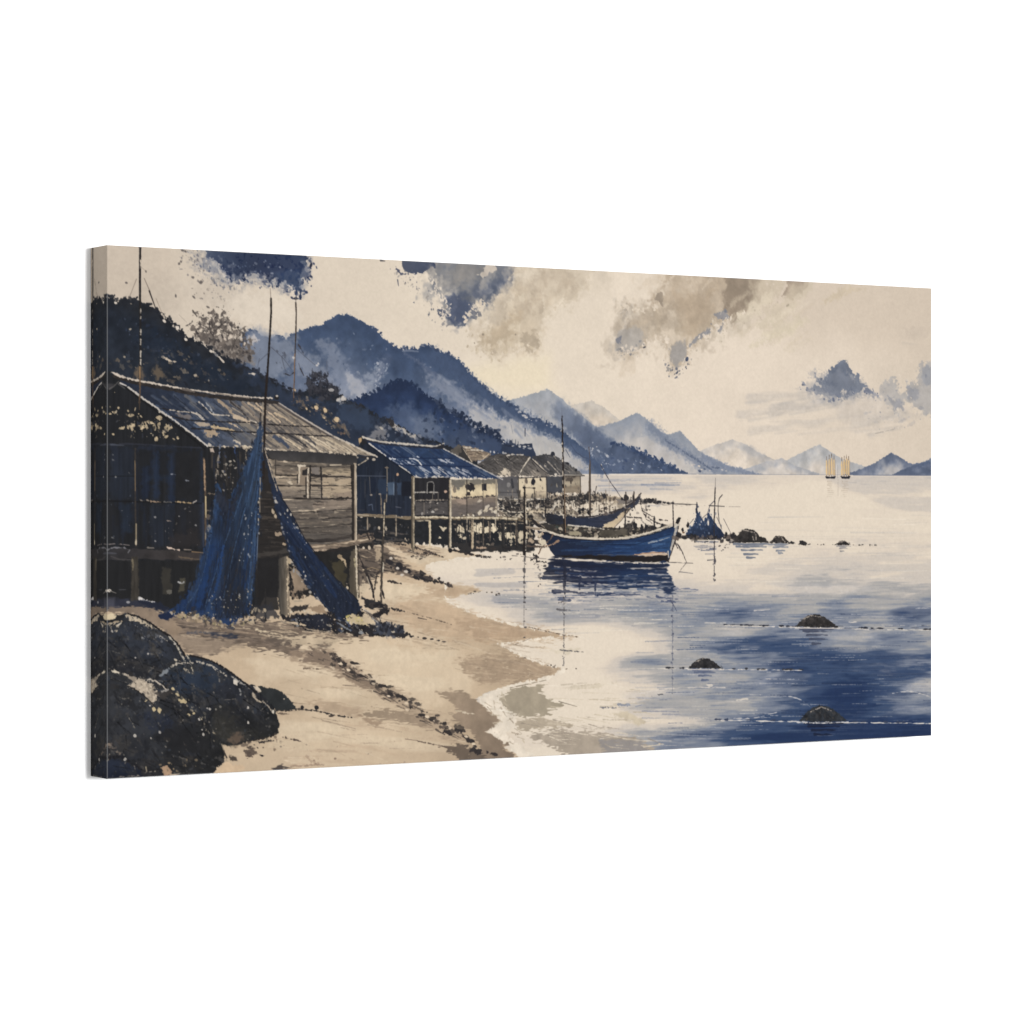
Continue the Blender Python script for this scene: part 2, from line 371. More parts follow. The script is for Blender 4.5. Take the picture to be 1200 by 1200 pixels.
# warm grey cloud sweeping down from the top
D3 = [(608, 314), (690, 318.5), (688, 334), (668, 352), (646, 362), (634, 380), (632, 400), (628, 411), (612, 404), (600, 409), (588, 417), (574, 413), (562, 404), (566, 390), (580, 384), (582, 370), (590, 356), (600, 344)]
cloud(D3, [(0, (204, 189, 168)), (.5, (204, 188, 166)), (1, (192, 175, 151))], [(660, 320), (590, 412)], .6, 7, 6, 'painted_cloud@3', (228, 214, 194), (178, 162, 142), 40)
poly([(566, 396), (590, 376), (612, 366), (600, 396), (584, 415), (572, 411)], (188, 170, 146), soft=9, rough=5, alpha=.7)
poly([(612, 392), (628, 388), (632, 404), (622, 413), (612, 405)], (176, 161, 141), soft=5, rough=4, alpha=.75)
poly([(580, 350), (600, 346), (596, 372), (584, 384), (570, 380)], (196, 182, 164), soft=7, rough=5, alpha=.6)
poly([(690, 340), (690, 318), (720, 320), (712, 345)], (212, 198, 179), soft=18, rough=5, alpha=.5)
dabs([(568, 386), (588, 352), (622, 340), (640, 360), (612, 400), (580, 412)], 30, [(220, 205, 184), (178, 163, 144), (226, 212, 190)], (1.2, 4.5), asp=(1, 2.2), ang=125, angv=40, alpha=(.2, .5), soft=.9)
along([(566, 404), (582, 416), (600, 410), (616, 406), (630, 412)], 40, [(226, 211, 190), (206, 190, 166)], 3.6, (.8, 2.6), alpha=(.4, .8))
along([(548, 390), (560, 410), (580, 424)], 30, [(205, 190, 168), (190, 174, 152)], 4, (.5, 1.8), alpha=(.4, .8))
for q, s in [((566, 392), 1.3), ((556, 402), 1.2), ((604, 392), 1.2)]: blob(q, s, s, (140, 128, 116), alpha=.7)
# brown cloud in the middle of the top edge
D4 = [(786, 324), (896, 329.5), (884, 349), (872, 364), (858, 376), (848, 372), (840, 376), (832, 387), (813, 401), (804, 415), (799, 424), (792, 434), (784, 418), (785, 406), (778, 394), (766, 393), (755, 406), (734, 413), (721, 412), (724, 396), (742, 380), (731, 370), (732, 357), (753, 363), (772, 360), (767, 352), (767, 344), (778, 343), (776, 335)]
cloud(D4, [(0, (174, 168, 162)), (.3, (190, 174, 153)), (.7, (184, 167, 146)), (1, (164, 149, 132))], [(724, 405), (885, 335)], .72, 4.5, 5, 'painted_cloud@4', (224, 209, 190), (160, 146, 129), 54)
poly([(854, 328), (894, 330), (882, 350), (870, 366), (858, 374), (848, 362), (846, 345)], (146, 131, 115), soft=9, rough=6, rn='m', alpha=.8)
poly([(790, 345), (838, 340), (836, 375), (812, 398), (800, 385)], (180, 161, 138), soft=14, rough=7, rn='m', alpha=.55)
poly([(724, 388), (745, 382), (756, 392), (752, 406), (734, 412), (722, 410)], (172, 166, 160), soft=6, rough=3, alpha=.7)
poly([(784, 404), (800, 398), (806, 408), (800, 424), (792, 432), (786, 418)], (150, 147, 146), soft=5, rough=3, alpha=.75)
poly([(728, 394), (721, 398), (727, 404)], (130, 130, 136), soft=2, rough=2)
poly([(770, 343), (777, 344), (776, 358), (768, 352)], (160, 146, 130), soft=2.5, rough=2)
for p_ in ([(832, 386), (828, 392), (816, 400), (808, 406), (812, 398), (822, 388)], [(838, 388), (846, 382), (844, 390)], [(836, 369), (850, 364), (856, 372), (842, 374)]):
    poly(p_, (132, 133, 140), soft=2.4, rough=2, alpha=.75)
dabs([(834, 366), (852, 362), (853, 378), (840, 392), (830, 390)], 18, [(120, 124, 134), (220, 206, 188), (146, 143, 142)], (.6, 2), alpha=(.4, .8))
poly([(775, 388), (790, 386), (796, 396), (786, 402), (778, 398)], (218, 202, 182), soft=4, rough=3, alpha=.7)
poly([(832, 340), (846, 336), (848, 360), (838, 370)], (196, 180, 160), soft=4, rough=4, alpha=.6)
along([(732, 360), (742, 364), (768, 361)], 26, [(226, 211, 192)], 2, (.8, 2.4), alpha=(.5, .9)); along([(726, 412), (750, 409), (766, 396), (780, 396), (786, 412)], 44, [(226, 211, 193)], 2.2, (.7, 2.2), alpha=(.6, 1))
along([(802, 426), (808, 408), (832, 390), (848, 378), (872, 368)], 46, [(228, 213, 195)], 2.4, (.7, 2.2), alpha=(.6, 1))
along([(778, 426), (788, 434), (794, 442), (800, 430), (806, 420)], 40, [(112, 114, 124), (160, 154, 148), (80, 84, 98)], 3, (.4, 1.5), ang=130, angv=30, alpha=(.6, 1))
along([(722, 400), (728, 416), (750, 410)], 30, [(130, 130, 134), (170, 162, 154)], 4, (.5, 1.5), ang=150, angv=20, alpha=(.4, .8))
blob((793, 432), 2, 2.4, (110, 112, 122)); blob((805, 421), 2, 3, (84, 92, 112), ang=20); blob((755, 407), 2, 1, (90, 88, 92), ang=-20)
poly([(918, 346), (926, 331.5), (952, 332.5), (944, 340), (932, 349), (924, 352)], [(0, (168, 152, 135)), (1, (190, 174, 155))], soft=4, rough=3, ax=[(925, 335), (935, 352)], label='painted_cloud@5')
poly([(962, 352), (992, 336), (1012, 337), (986, 347), (968, 356)], (206, 190, 166), soft=6, rough=4, alpha=.7)
for a in range(26):
    x = 850 + 90*rng.rand(); y = 340 + 60*rng.rand()
    stroke([(x, y+14), (x+16+10*rng.rand(), y-2)], 4 + 5*rng.rand(), [(214, 200, 176), (232, 218, 196), (206, 190, 168)][a % 3], 2, alpha=.28, soft=5, rough=2, br=.2, bn='m')
stroke([(895, 392), (930, 384), (942, 376)], 8, (216, 203, 178), 3, alpha=.5, soft=6, rough=3); stroke([(880, 406), (912, 392), (930, 388)], 6, (218, 205, 180), 3, alpha=.5, soft=5, rough=3)
for p_, c_, al in [([(884, 330), (920, 331), (912, 350), (890, 360), (876, 362)], (196, 182, 160), .6), ([(930, 333), (962, 334), (948, 344), (930, 356), (908, 372), (890, 384), (900, 366)], (206, 192, 170), .6), ([(880, 352), (905, 345), (900, 362), (880, 372), (866, 374)], (222, 208, 186), .7), ([(905, 378), (945, 372), (930, 388), (900, 400)], (208, 195, 172), .55), ([(836, 394), (862, 380), (880, 372), (866, 392), (846, 402)], (210, 197, 178), .4)]:
    poly(p_, c_, soft=9, rough=7, rn='m', alpha=al, mot=.03, br=.12, bn='m')
blob((923, 358), 2.6, 1.5, (176, 164, 144), alpha=.8, ang=-30)
along([(820, 405), (842, 396), (880, 366), (916, 352)], 40, [(180, 168, 150), (205, 192, 172)], 4, (.5, 1.6), ang=150, angv=20, alpha=(.3, .7))
stroke([(1058, 402), (1075, 404)], 3, (198, 186, 172), 1, alpha=.5, soft=3); blob((1070, 390), 22, 8, (200, 186, 170), alpha=.4, soft=1)
# grey veils and small blue cloud over the right
for a, b, w, al in [((880, 470), (962, 457), 10, .5), ((868, 486), (965, 474), 8, .55), ((880, 505), (985, 489), 9, .5), ((905, 482), (1000, 466), 12, .5), ((1000, 500), (1060, 482), 10, .45), ((1020, 510), (1056, 500), 4, .6), ((940, 462), (985, 476), 14, .45), ((985, 490), (1080, 488), 8, .35)]:
    stroke(line(a, b, 7, 1.6), w*1.25, (190, 182, 174), w*.5, alpha=al*.85, soft=8, rough=3, rn='h')
hatch([(870, 460), (1060, 455), (1070, 500), (1000, 512), (880, 508)], 40, [(200, 190, 180), (184, 178, 172), (218, 205, 189), (226, 212, 196)], (24, 70), -8, (2, 6), (.2, .45), br=0, soft=4)
poly([(975, 468), (1040, 462), (1070, 480), (1040, 500), (985, 492)], (200, 190, 180), soft=14, rough=6, rn='m', alpha=.5)
dabs([(1000, 470), (1060, 470), (1070, 498), (1010, 500)], 26, [(180, 174, 170), (214, 202, 188), (166, 164, 166)], (.8, 3), asp=(1.5, 3), ang=-10, angv=20, alpha=(.2, .5), soft=.9)
stroke([(1026, 508), (1048, 503)], 1, (140, 134, 128), .5, alpha=.6, br=.3)
poly([(1030, 462), (1036, 449), (1046, 443), (1052, 452), (1056, 462), (1062, 456), (1062, 448), (1072, 450), (1078, 436), (1077, 427), (1092, 420), (1092, 492), (1080, 484), (1070, 474), (1060, 470), (1052, 482), (1044, 473), (1038, 470)], [(0, (182, 176, 171)), (.5, (168, 165, 163)), (1, (174, 170, 167))], soft=5, rough=5, ax=[(1030, 470), (1090, 440)], mot=.05, motn='m', alpha=.8, label='painted_cloud@6')
poly([(1078, 430), (1092, 424), (1092, 450), (1082, 452)], (152, 153, 158), soft=5, rough=3, alpha=.8); poly([(1064, 452), (1078, 458), (1074, 470), (1064, 466)], (148, 149, 155), soft=4, rough=3, alpha=.7); poly([(1040, 464), (1056, 470), (1060, 482), (1046, 478)], (150, 151, 158), soft=4, rough=3, alpha=.6)
dabs([(1030, 440), (1090, 418), (1090, 500), (1030, 510)], 50, [(160, 158, 160), (140, 142, 150), (224, 210, 194)], (.5, 2.2), alpha=(.3, .8))
poly([(954, 436), (960, 443), (969, 442), (971, 434), (978, 428), (984, 424.5), (990, 424), (998, 431), (999, 438), (1002, 443), (1005, 438), (1008, 447), (1016, 452), (1008, 459), (1000, 462), (992, 456), (986, 458), (983, 465), (975, 469), (964, 463), (956, 460), (946, 456), (955, 452), (962, 453), (956, 446)], [(0, (116, 122, 136)), (.6, (99, 108, 126)), (1, (128, 131, 140))], soft=2, rough=2.6, rn='g', ax=[(985, 424), (970, 468)], mot=.07, motn='m', label='painted_cloud@7')
poly([(946, 452), (970, 436), (1004, 440), (1020, 456), (1000, 466), (972, 474), (950, 462)], (150, 151, 157), soft=9, rough=6, rn='m', alpha=.4, mot=.05)
stroke([(950, 458), (975, 465), (1005, 462), (1030, 466)], 5, (170, 167, 166), 3, alpha=.6, soft=4, rough=3, rn='g', br=.2, bn='g')
for k_ in range(16):
    x_ = 950+66*rng.rand(); y_ = 432+34*rng.rand(); blob((x_, y_), 5+5*rng.rand(), 2+2*rng.rand(), [(150, 152, 160), (118, 124, 138), (92, 101, 120), (200, 190, 180)][k_ % 4], ang=30*rng.randn(), alpha=.2+.25*rng.rand(), soft=1, rough=1.2, rn='f')
along([(936, 453), (948, 456), (960, 462), (975, 470), (984, 462), (1000, 462), (1014, 456), (1028, 466)], 60, [(120, 126, 142), (100, 108, 130), (214, 202, 188), (150, 150, 158)], 2.6, (.5, 2), ang=10, angv=30, alpha=(.5, .95))
poly([(1010, 452), (1022, 456), (1030, 465), (1018, 462)], (128, 132, 146), soft=2, rough=2, br=.3)
blob((941, 451), 2.2, 1.2, (104, 108, 120)); blob((958, 471), 8, 2.6, (204, 194, 184), ang=-10, alpha=.6, soft=.8)
# ---- distant mountains -----------------------------------------------------------------------
ridge([(668, 475), (678, 473), (694, 469), (700, 474), (706, 476), (716, 484), (727, 493)], [(668, 510), (727, 510)], [(0, (199, 190, 179)), (20, (214, 200, 183)), (34, (226, 211, 193))], rough=.8, rn='f', label='painted_mountain@1')
ridge([(808, 534), (822, 528), (835, 522), (846, 519), (858, 515), (866, 518), (876, 521.5), (890, 531), (906, 538), (930, 546), (950, 552)], [(808, 556), (950, 556.4)], [(0, (188, 183, 179)), (8, (199, 191, 183)), (22, (217, 204, 189)), (38, (226, 212, 195))], rough=.6, rn='f', label='painted_mountain@2')
poly([(864, 522), (880, 523), (896, 534), (884, 534), (868, 528)], (178, 176, 176), soft=6, rough=2, alpha=.6)
ridge([(918, 542), (930, 535), (946, 527.5), (955, 523), (961, 521), (967, 525), (973, 529), (983, 536), (1000, 542), (1018, 548), (1044, 554)], [(918, 556.5), (1044, 556.8)], [(0, (178, 177, 177)), (10, (191, 187, 183)), (24, (207, 197, 187)), (36, (218, 205, 190))], rough=.7, rn='f', label='painted_mountain@3')
ridge([(868, 551), (880, 547), (897, 541.5), (910, 538.5), (916, 536.5), (922, 540), (930, 545), (950, 552), (960, 555)], [(868, 556.5), (960, 556.5)], [(0, (170, 170, 173)), (6, (186, 182, 180)), (14, (204, 195, 186))], rough=.6, rn='f', label='painted_mountain@4')
ridge([(700, 501), (712, 497), (725, 494), (736, 488), (747, 483.5), (755, 489), (762, 494.5), (771, 503), (777, 507), (784, 509), (790, 507), (797, 505), (806, 514), (813, 522), (820, 529), (830, 535), (838, 538), (848, 543), (858, 547.5), (867, 547.5), (874, 552), (884, 554), (894, 556)], [(700, 555.2), (894, 556.3)], [(0, (146, 151, 161)), (14, (160, 162, 168)), (28, (180, 177, 176)), (44, (200, 192, 184)), (60, (206, 196, 187))], rough=.9, rn='f', mot=.03, soft=1.6, label='painted_mountain@5')
stroke([(764, 500), (784, 520), (802, 531), (822, 545), (850, 555)], 13, (118, 128, 149), 8, alpha=.65, soft=10, rough=3.5)
stroke([(780, 516), (796, 526), (815, 538), (836, 552)], 3, (92, 105, 132), 2.5, alpha=.75, soft=1.4, rough=1.2, br=.3)
stroke([(824, 536), (845, 545), (868, 552), (888, 556)], 8, (124, 134, 156), 4, alpha=.7, soft=4, rough=2)
poly([(752, 512), (775, 520), (800, 540), (806, 553), (770, 540), (745, 522)], (196, 189, 183), soft=9, rough=4, alpha=.7)
dabs([(806, 544), (860, 550), (866, 555), (812, 554)], 14, [(215, 203, 190), (80, 92, 120)], (.5, 1.3), asp=(1.5, 3), angv=12)
ridge([(582, 474), (594, 469.5), (604, 466.5), (615, 464.5), (628, 460), (642, 456), (650, 461), (659, 468), (666, 475), (673, 480.5), (683, 488), (694, 497.5), (706, 505), (714, 513), (720, 517.5), (728, 521), (738, 524), (748, 528), (757, 533), (766, 537), (774, 540), (786, 546), (796, 551), (806, 555)], [(582, 555), (806, 555.6)], [(0, (160, 163, 168)), (16, (166, 167, 171)), (36, (182, 179, 177)), (70, (199, 191, 184))], rough=1, rn='f', mot=.05, label='painted_mountain@6')
poly([(648, 474), (656, 468), (672, 482), (692, 499), (706, 507), (722, 520), (744, 529), (730, 545), (716, 552), (702, 540), (680, 522), (662, 505), (650, 490)], [(0, (128, 136, 152)), (.5, (92, 105, 132)), (1, (92, 106, 133))], soft=12, rough=3, alpha=.95, ax=[(655, 475), (720, 540)], mot=.08)
ridge([(706, 540), (714, 530), (720, 518), (728, 521), (738, 524), (748, 528), (757, 533), (766, 537), (774, 540), (786, 546), (796, 551), (806, 555)], [(706, 555), (806, 555.6)], [(0, (64, 80, 112)), (14, (76, 92, 124)), (30, (94, 108, 136))], rough=2, rn='f', mot=.12, motn='g', label='painted_mountain@6')
poly([(695, 545), (706, 528), (722, 520), (740, 530), (752, 545), (748, 555), (700, 555)], (82, 97, 127), soft=8, rough=4, alpha=.8, mot=.12)
along([(716, 519), (730, 521), (746, 527), (760, 534), (775, 540), (796, 551)], 60, [(52, 70, 108), (60, 80, 118)], 1.2, (.8, 2), alpha=(.7, 1))
dabs([(700, 530), (740, 535), (780, 550), (760, 554), (705, 554)], 46, [(150, 158, 174), (110, 126, 156), (58, 76, 116), (190, 188, 188)], (.4, 1.6), asp=(1, 2.4), ang=20, angv=25, alpha=(.4, .9))
ridge([(988, 556), (1000, 553), (1014, 547.5), (1024, 543), (1030, 539.5), (1037, 535), (1044, 530.5), (1050, 533), (1056, 536.5), (1062, 541), (1068, 543.5), (1074, 543), (1082, 541.5), (1088, 540), (1092, 542)], [(988, 556.7), (1092, 557)], [(0, (100, 111, 136)), (8, (118, 126, 145)), (18, (152, 154, 162)), (30, (182, 178, 177))], rough=.8, rn='f', label='painted_mountain@7')
ridge([(1046, 556), (1056, 551), (1064, 548), (1070, 545.5), (1076, 544.5), (1083, 548), (1092, 551)], [(1046, 556.8), (1092, 557)], [(0, (92, 104, 130)), (10, (114, 123, 144)), (16, (140, 145, 156))], rough=.8, rn='f', label='painted_mountain@7')
stroke([(1092, 540), (1084, 543), (1076, 547)], 6, (88, 104, 136), 3, alpha=.8, soft=2.5, rough=1.5)
# ---- the sea ---------------------------------------------------------------------------------
poly([(560, 554.6), (700, 555.2), (800, 555.8), (900, 556.4), (1092, 557.2), (1092, 864), (560, 900), (430, 900), (430, 640), (560, 600)], [(0, (225, 211, 194)), (.3, (229, 215, 196)), (.6, (229, 216, 197)), (1, (223, 209, 190))], soft=.8, ax=[(800, 556), (790, 880)], mot=.012, motn='H', label='painted_sea')
stroke([(700, 555.6), (810, 556)], .9, (236, 226, 212), alpha=.9); stroke([(720, 554.5), (790, 555)], .9, (60, 76, 112), alpha=.8, br=.35); stroke([(800, 555.5), (900, 556.2), (1000, 556.6)], .9, (120, 124, 138), .5, alpha=.7, br=.2, bn='l'); stroke([(1000, 556.8), (1091, 557.2)], 1.1, (90, 102, 130), alpha=.7)
hatch([(692, 560), (800, 560), (795, 573), (720, 577), (692, 570)], 40, [(140, 147, 166), (164, 166, 176), (120, 130, 155)], (20, 60), 0, (1.2, 3), (.3, .6), br=.15, bn='l', angv=.6, soft=1.6)
hatch([(835, 559), (872, 559), (862, 568), (842, 568)], 9, [(186, 180, 176), (170, 168, 170)], (8, 22), 0, (1.4, 3), (.3, .6), angv=.6, soft=2)
hatch([(1020, 562), (1090, 562), (1090, 590), (1030, 582)], 18, [(190, 184, 178), (200, 191, 181), (176, 174, 172)], (14, 50), 0, (1.2, 4), (.25, .5), angv=.6, soft=2.4)
hatch([(870, 575), (1090, 590), (1090, 640), (900, 640)], 40, [(213, 200, 185), (205, 195, 182), (234, 222, 205)], (18, 70), 0, (.8, 2.2), (.2, .5), br=.3, bn='l', angv=.6, soft=1.4)
WPTS = [(620, 575, 0), (700, 562, .12), (740, 566, .3), (780, 567, .28), (810, 564, .1), (740, 590, 0), (850, 562, .22), (872, 566, .1), (900, 580, 0), (960, 590, .02), (1060, 572, .2), (1085, 580, .16), (1000, 610, .04), (1080, 620, .07), (850, 620, .02), (900, 640, .04), (1000, 650, .12), (1080, 652, .14), (850, 652, .03),
 (1000, 670, .24), (1080, 672, .2), (900, 670, .14), (840, 672, .04), (950, 685, .36), (880, 687, .08), (1060, 690, .3), (835, 690, .16), (840, 704, .42), (900, 707, .46), (960, 707, .42), (1020, 705, .42), (1080, 705, .46), (790, 702, .38), (740, 700, .34), (700, 704, .38), (650, 706, .28), (600, 704, .32), (620, 690, .06), (570, 690, .16), (570, 676, .1),
 (850, 719, .58), (920, 721, .58), (1000, 722, .56), (1075, 721, .7), (780, 718, .5), (660, 721, .54), (630, 722, .4), (715, 721, .4), (690, 712, .32), (740, 727, .34), (600, 716, .16), (860, 735, .36), (930, 737, .56), (1010, 738, .55), (1055, 745, .7), (1085, 744, .5), (820, 738, .52), (780, 734, .48), (700, 735, .02), (640, 740, 0), (740, 744, .02),
 (840, 757, .6), (870, 757, .72), (950, 757, .74), (1000, 753, .52), (1080, 755, .46), (800, 754, .5), (760, 757, .06), (700, 760, 0), (870, 775, .64), (940, 775, .8), (1000, 775, .85), (1060, 772, .8), (1088, 770, .68), (830, 772, .42), (780, 775, .42), (745, 781, .34), (690, 777, 0), (860, 794, .42), (900, 792, .6), (930, 795, .86), (990, 795, .93), (1050, 795, .82), (1085, 799, .46), (800, 794, .4), (755, 792, .36), (690, 797, 0),
 (840, 815, .46), (890, 812, .42), (930, 812, .7), (990, 815, 1), (1045, 812, .86), (1082, 812, .52), (790, 819, .46), (740, 813, .06), (680, 820, .02), (830, 832, .47), (885, 828, .48), (930, 830, .66), (960, 832, .9), (1000, 832, 1), (1040, 829, .8), (1082, 828, .6), (770, 834, .34), (720, 840, 0), (820, 848, .5), (870, 850, .6), (910, 848, .86), (990, 850, 1), (1080, 848, .98), (780, 848, .12), (750, 859, .4), (700, 860, .1),
 (780, 868, .58), (830, 866, .62), (880, 862, .84), (940, 862, .98), (1080, 862, 1), (720, 868, .3), (620, 660, .05), (830, 655, .05), (560, 660, .04), (470, 660, .02), (520, 700, .02), (590, 722, .02), (560, 720, .02), (640, 765, .02), (600, 850, .04), (620, 880, .06), (660, 872, .1)]
field(WPTS, 40, 8.5, [(0, (229, 215, 196)), (.12, (222, 208, 191)), (.26, (200, 191, 182)), (.42, (165, 163, 162)), (.56, (137, 142, 153)), (.68, (95, 109, 138)), (.8, (60, 83, 124)), (.92, (42, 65, 108)), (1.05, (34, 54, 97))], [(430, 640), (560, 600), (600, 557), (800, 557.5), (1092, 558.5)], [(430, 905), (1100, 905)], (.035, .055, .035, .008))
def wpoly(p, col, alpha=1.0, soft=2.5, rough=5, rn='h', br=0, bn='h', mot=.05, ax=None):
    poly(p, col, soft=soft, rough=rough, rn=rn, alpha=alpha, br=br, bn=bn, mot=mot, motn='H', ax=ax)
for a_, b_, al in [((580, 702), (640, 706), .5), ((640, 721), (700, 722), .6), ((560, 686), (615, 684), .45), ((560, 671), (600, 670), .35), ((650, 714), (700, 709), .35)]:
    stroke(line(a_, b_, 6, .8), 7, (150, 150, 156), 4, alpha=al, soft=4, rough=3, rn='h')
for pl, n_, cs, ln, w_, al in [([(760, 695), (1091, 700), (1091, 745), (760, 745)], 110, [(206, 198, 188), (112, 122, 144), (168, 167, 170), (92, 104, 132)], (16, 70), (.5, 1.8), (.2, .5)), ([(740, 745), (960, 745), (940, 840), (760, 850), (730, 790)], 110, [(214, 204, 190), (120, 128, 146), (160, 161, 166), (90, 102, 130)], (14, 60), (.5, 1.8), (.2, .5)), ([(880, 755), (1091, 760), (1091, 862), (880, 862), (930, 800)], 130, [(74, 92, 126), (32, 48, 82), (56, 74, 110), (96, 110, 138)], (20, 90), (.5, 2.2), (.15, .45)), ([(870, 600), (1091, 600), (1091, 700), (840, 690)], 90, [(206, 196, 184), (236, 224, 206), (192, 186, 180)], (20, 90), (.5, 2), (.2, .45)), ([(620, 690), (780, 690), (770, 740), (640, 745)], 40, [(170, 168, 168), (232, 220, 202), (140, 144, 156)], (12, 50), (.5, 1.8), (.25, .55)), ([(750, 840), (900, 835), (880, 870), (740, 880)], 46, [(222, 210, 194), (110, 118, 138), (176, 174, 174)], (12, 46), (.5, 2), (.25, .6)), ([(1030, 780), (1091, 775), (1091, 840), (1020, 842)], 34, [(170, 170, 174), (78, 92, 122), (140, 145, 158)], (10, 40), (.5, 1.8), (.25, .6)), ([(694, 560), (800, 560), (795, 574), (700, 576)], 26, [(146, 152, 166), (180, 178, 180), (122, 131, 152)], (20, 60), (.8, 2.4), (.2, .5))]:
    hatch(pl, n_, cs, ln, 0, w_, al, br=.06, bn='h', angv=.7, soft=1.2)
for p_ in ([(924, 816), (940, 820), (950, 829)], [(1046, 812), (1068, 809), (1091, 817)], [(884, 715.6), (902, 714)], [(742, 814), (790, 805), (850, 806)], [(860, 842), (880, 843), (910, 835)]):
    stroke(smooth_pts(p_, 2, False), 1.3, (224, 213, 200), .5, alpha=.7, rough=.8, rn='l', br=.3, bn='h')
for x_, y_, a_, b_, al in [(1050, 750, 46, 5, .35), (1000, 745, 30, 4, .3), (900, 800, 36, 7, .35), (930, 822, 24, 4, .4), (1078, 803, 20, 8, .4), (1062, 830, 34, 3, .3), (860, 742, 40, 3.5, .4), (830, 790, 26, 4, .3), (880, 770, 20, 2.5, .25), (1060, 712, 34, 3, .25), (980, 690, 50, 4, .3), (800, 812, 40, 3, .35)]:
    blob((x_, y_), a_, b_, (196, 191, 188), alpha=al, soft=1.1, rough=1.2, rn='k')
for x_, y_, a_, b_, al in [(960, 770, 60, 7, .4), (990, 815, 50, 14, .4), (1040, 790, 34, 9, .35), (910, 850, 40, 5, .4), (1050, 848, 50, 8, .4), (930, 790, 30, 8, .3), (1072, 722, 22, 6, .35)]:
    blob((x_, y_), a_, b_, (36, 58, 104), alpha=al, soft=1.1, rough=1.1, rn='k')
hatch([(575, 660), (640, 668), (800, 690), (860, 700), (850, 735), (760, 735), (640, 726), (580, 712)], 120, [(120, 124, 138), (96, 106, 128), (226, 215, 200), (160, 157, 158), (236, 225, 208)], (8, 34), 0, (.4, 1.1), (.35, .8), br=.08, bn='h', angv=.8, soft=.8)
hatch([(760, 740), (1091, 710), (1091, 860), (780, 866)], 150, [(218, 208, 196), (50, 68, 106), (150, 152, 160), (34, 52, 92), (200, 194, 188)], (8, 36), 0, (.4, 1), (.3, .7), br=.08, bn='h', angv=.7, soft=.8)
for q_ in [(868, 820), (872, 819), (1000, 729), (832, 803)]: blob(q_, 5, 1.2, (226, 214, 198), alpha=.7, rough=.6, rn='l')
# ---- shallow water over the sand -----------------------------------------------------------------
OL = (160, 148, 128)
poly([(583, 818), (598, 808), (625, 802), (640, 804), (632, 812), (645, 820), (660, 826), (640, 833), (645, 838), (615, 840), (600, 838), (590, 830)], OL, soft=1.6, rough=3, rn='l', alpha=.9, mot=.05)
poly([(598, 848), (628, 840), (655, 846), (670, 851), (640, 853), (612, 856)], (172, 158, 138), soft=2, rough=2.5, rn='l', alpha=.85)
poly([(618, 862), (650, 856), (700, 858), (750, 866), (785, 878), (740, 882), (690, 884), (640, 872)], (166, 153, 137), soft=2.5, rough=3.5, rn='l', alpha=.9)
poly([(700, 866), (750, 868), (780, 878), (720, 882)], (140, 136, 136), soft=4, rough=3, rn='l', alpha=.7)
poly([(716, 836), (735, 834), (758, 846), (748, 850)], (198, 184, 160), soft=4, rough=2, alpha=.8); poly([(660, 806), (690, 802), (722, 800), (700, 806)], (206, 193, 172), soft=3, rough=2, alpha=.7); poly([(640, 762), (680, 760), (665, 767)], (205, 192, 170), soft=4, rough=2, alpha=.7)
hatch([(640, 800), (760, 800), (770, 850), (700, 858), (650, 850)], 40, [(200, 186, 163), (190, 176, 154), (236, 224, 206), (170, 158, 140)], (10, 40), 5, (.7, 2), (.35, .8), br=.35, bn='l', angv=6)
hatch([(600, 840), (700, 846), (780, 872), (700, 884), (620, 872)], 46, [(228, 214, 194), (150, 138, 124), (206, 192, 172), (176, 162, 144)], (8, 34), 8, (.7, 2), (.5, .9), br=.3, bn='l', angv=8)
stroke([(703, 829), (722, 829.5)], 1.6, (130, 128, 130), 1, rough=.8, br=.3); stroke([(724, 826), (738, 826)], 3.4, (150, 152, 160), 2, rough=1.2); stroke([(745, 828), (752, 826)], 1.6, (150, 152, 160), 1)
stroke([(764, 815), (790, 812)], 1.4, (90, 90, 96), .6, rough=.6, br=.45, bn='l'); stroke([(655, 822), (676, 828)], 1.2, (140, 130, 116), .6, br=.3)
# ---- mist and the long blue ridge on the left -------------------------------------------------------
RT = [(280, 392), (288, 388), (295, 385), (301, 388), (306, 393), (316, 396), (322, 394), (326, 391.5), (331, 394), (335, 396.5), (343, 391), (350, 387), (356, 386), (365, 382), (375, 381), (382, 377), (392, 370.5), (400, 368.5), (407, 367.5), (416, 372), (429, 379), (434, 381), (440, 386), (449, 396), (456, 401), (462, 406), (470, 409), (481, 408), (490, 409), (495, 406), (501, 404), (507, 407), (512, 410.5), (525, 414.5), (538, 422), (544, 428), (548, 435), (556, 442), (564, 450), (572, 457), (579, 463), (590, 470), (605, 476), (610, 483), (622, 489), (636, 494), (650, 499), (662, 508), (676, 518), (690, 530), (700, 541), (712, 554)]
ridge(RT, [(280, 470), (400, 520), (560, 556), (712, 555.5)], [(0, (62, 80, 113)), (18, (68, 87, 121)), (45, (84, 102, 134)), (75, (112, 124, 149)), (105, (152, 156, 168)), (140, (178, 175, 175))], rough=1.5, rn='f', dscale=[(280, .9), (400, .95), (480, 1.0), (540, .8), (590, .42), (640, .32), (712, .3)], mot=.07, motn='m', label='painted_mountain@8')
poly([(282, 390), (300, 386), (330, 396), (348, 392), (342, 432), (318, 448), (290, 430)], (134, 141, 156), soft=14, rough=5, alpha=.8)
poly([(285, 398), (295, 391), (302, 399), (296, 405)], (200, 190, 182), soft=3.5, rough=2.5, alpha=.75)
poly([(345, 410), (372, 418), (385, 440), (395, 460), (360, 440), (345, 436)], (142, 147, 160), soft=14, rough=5, alpha=.7)
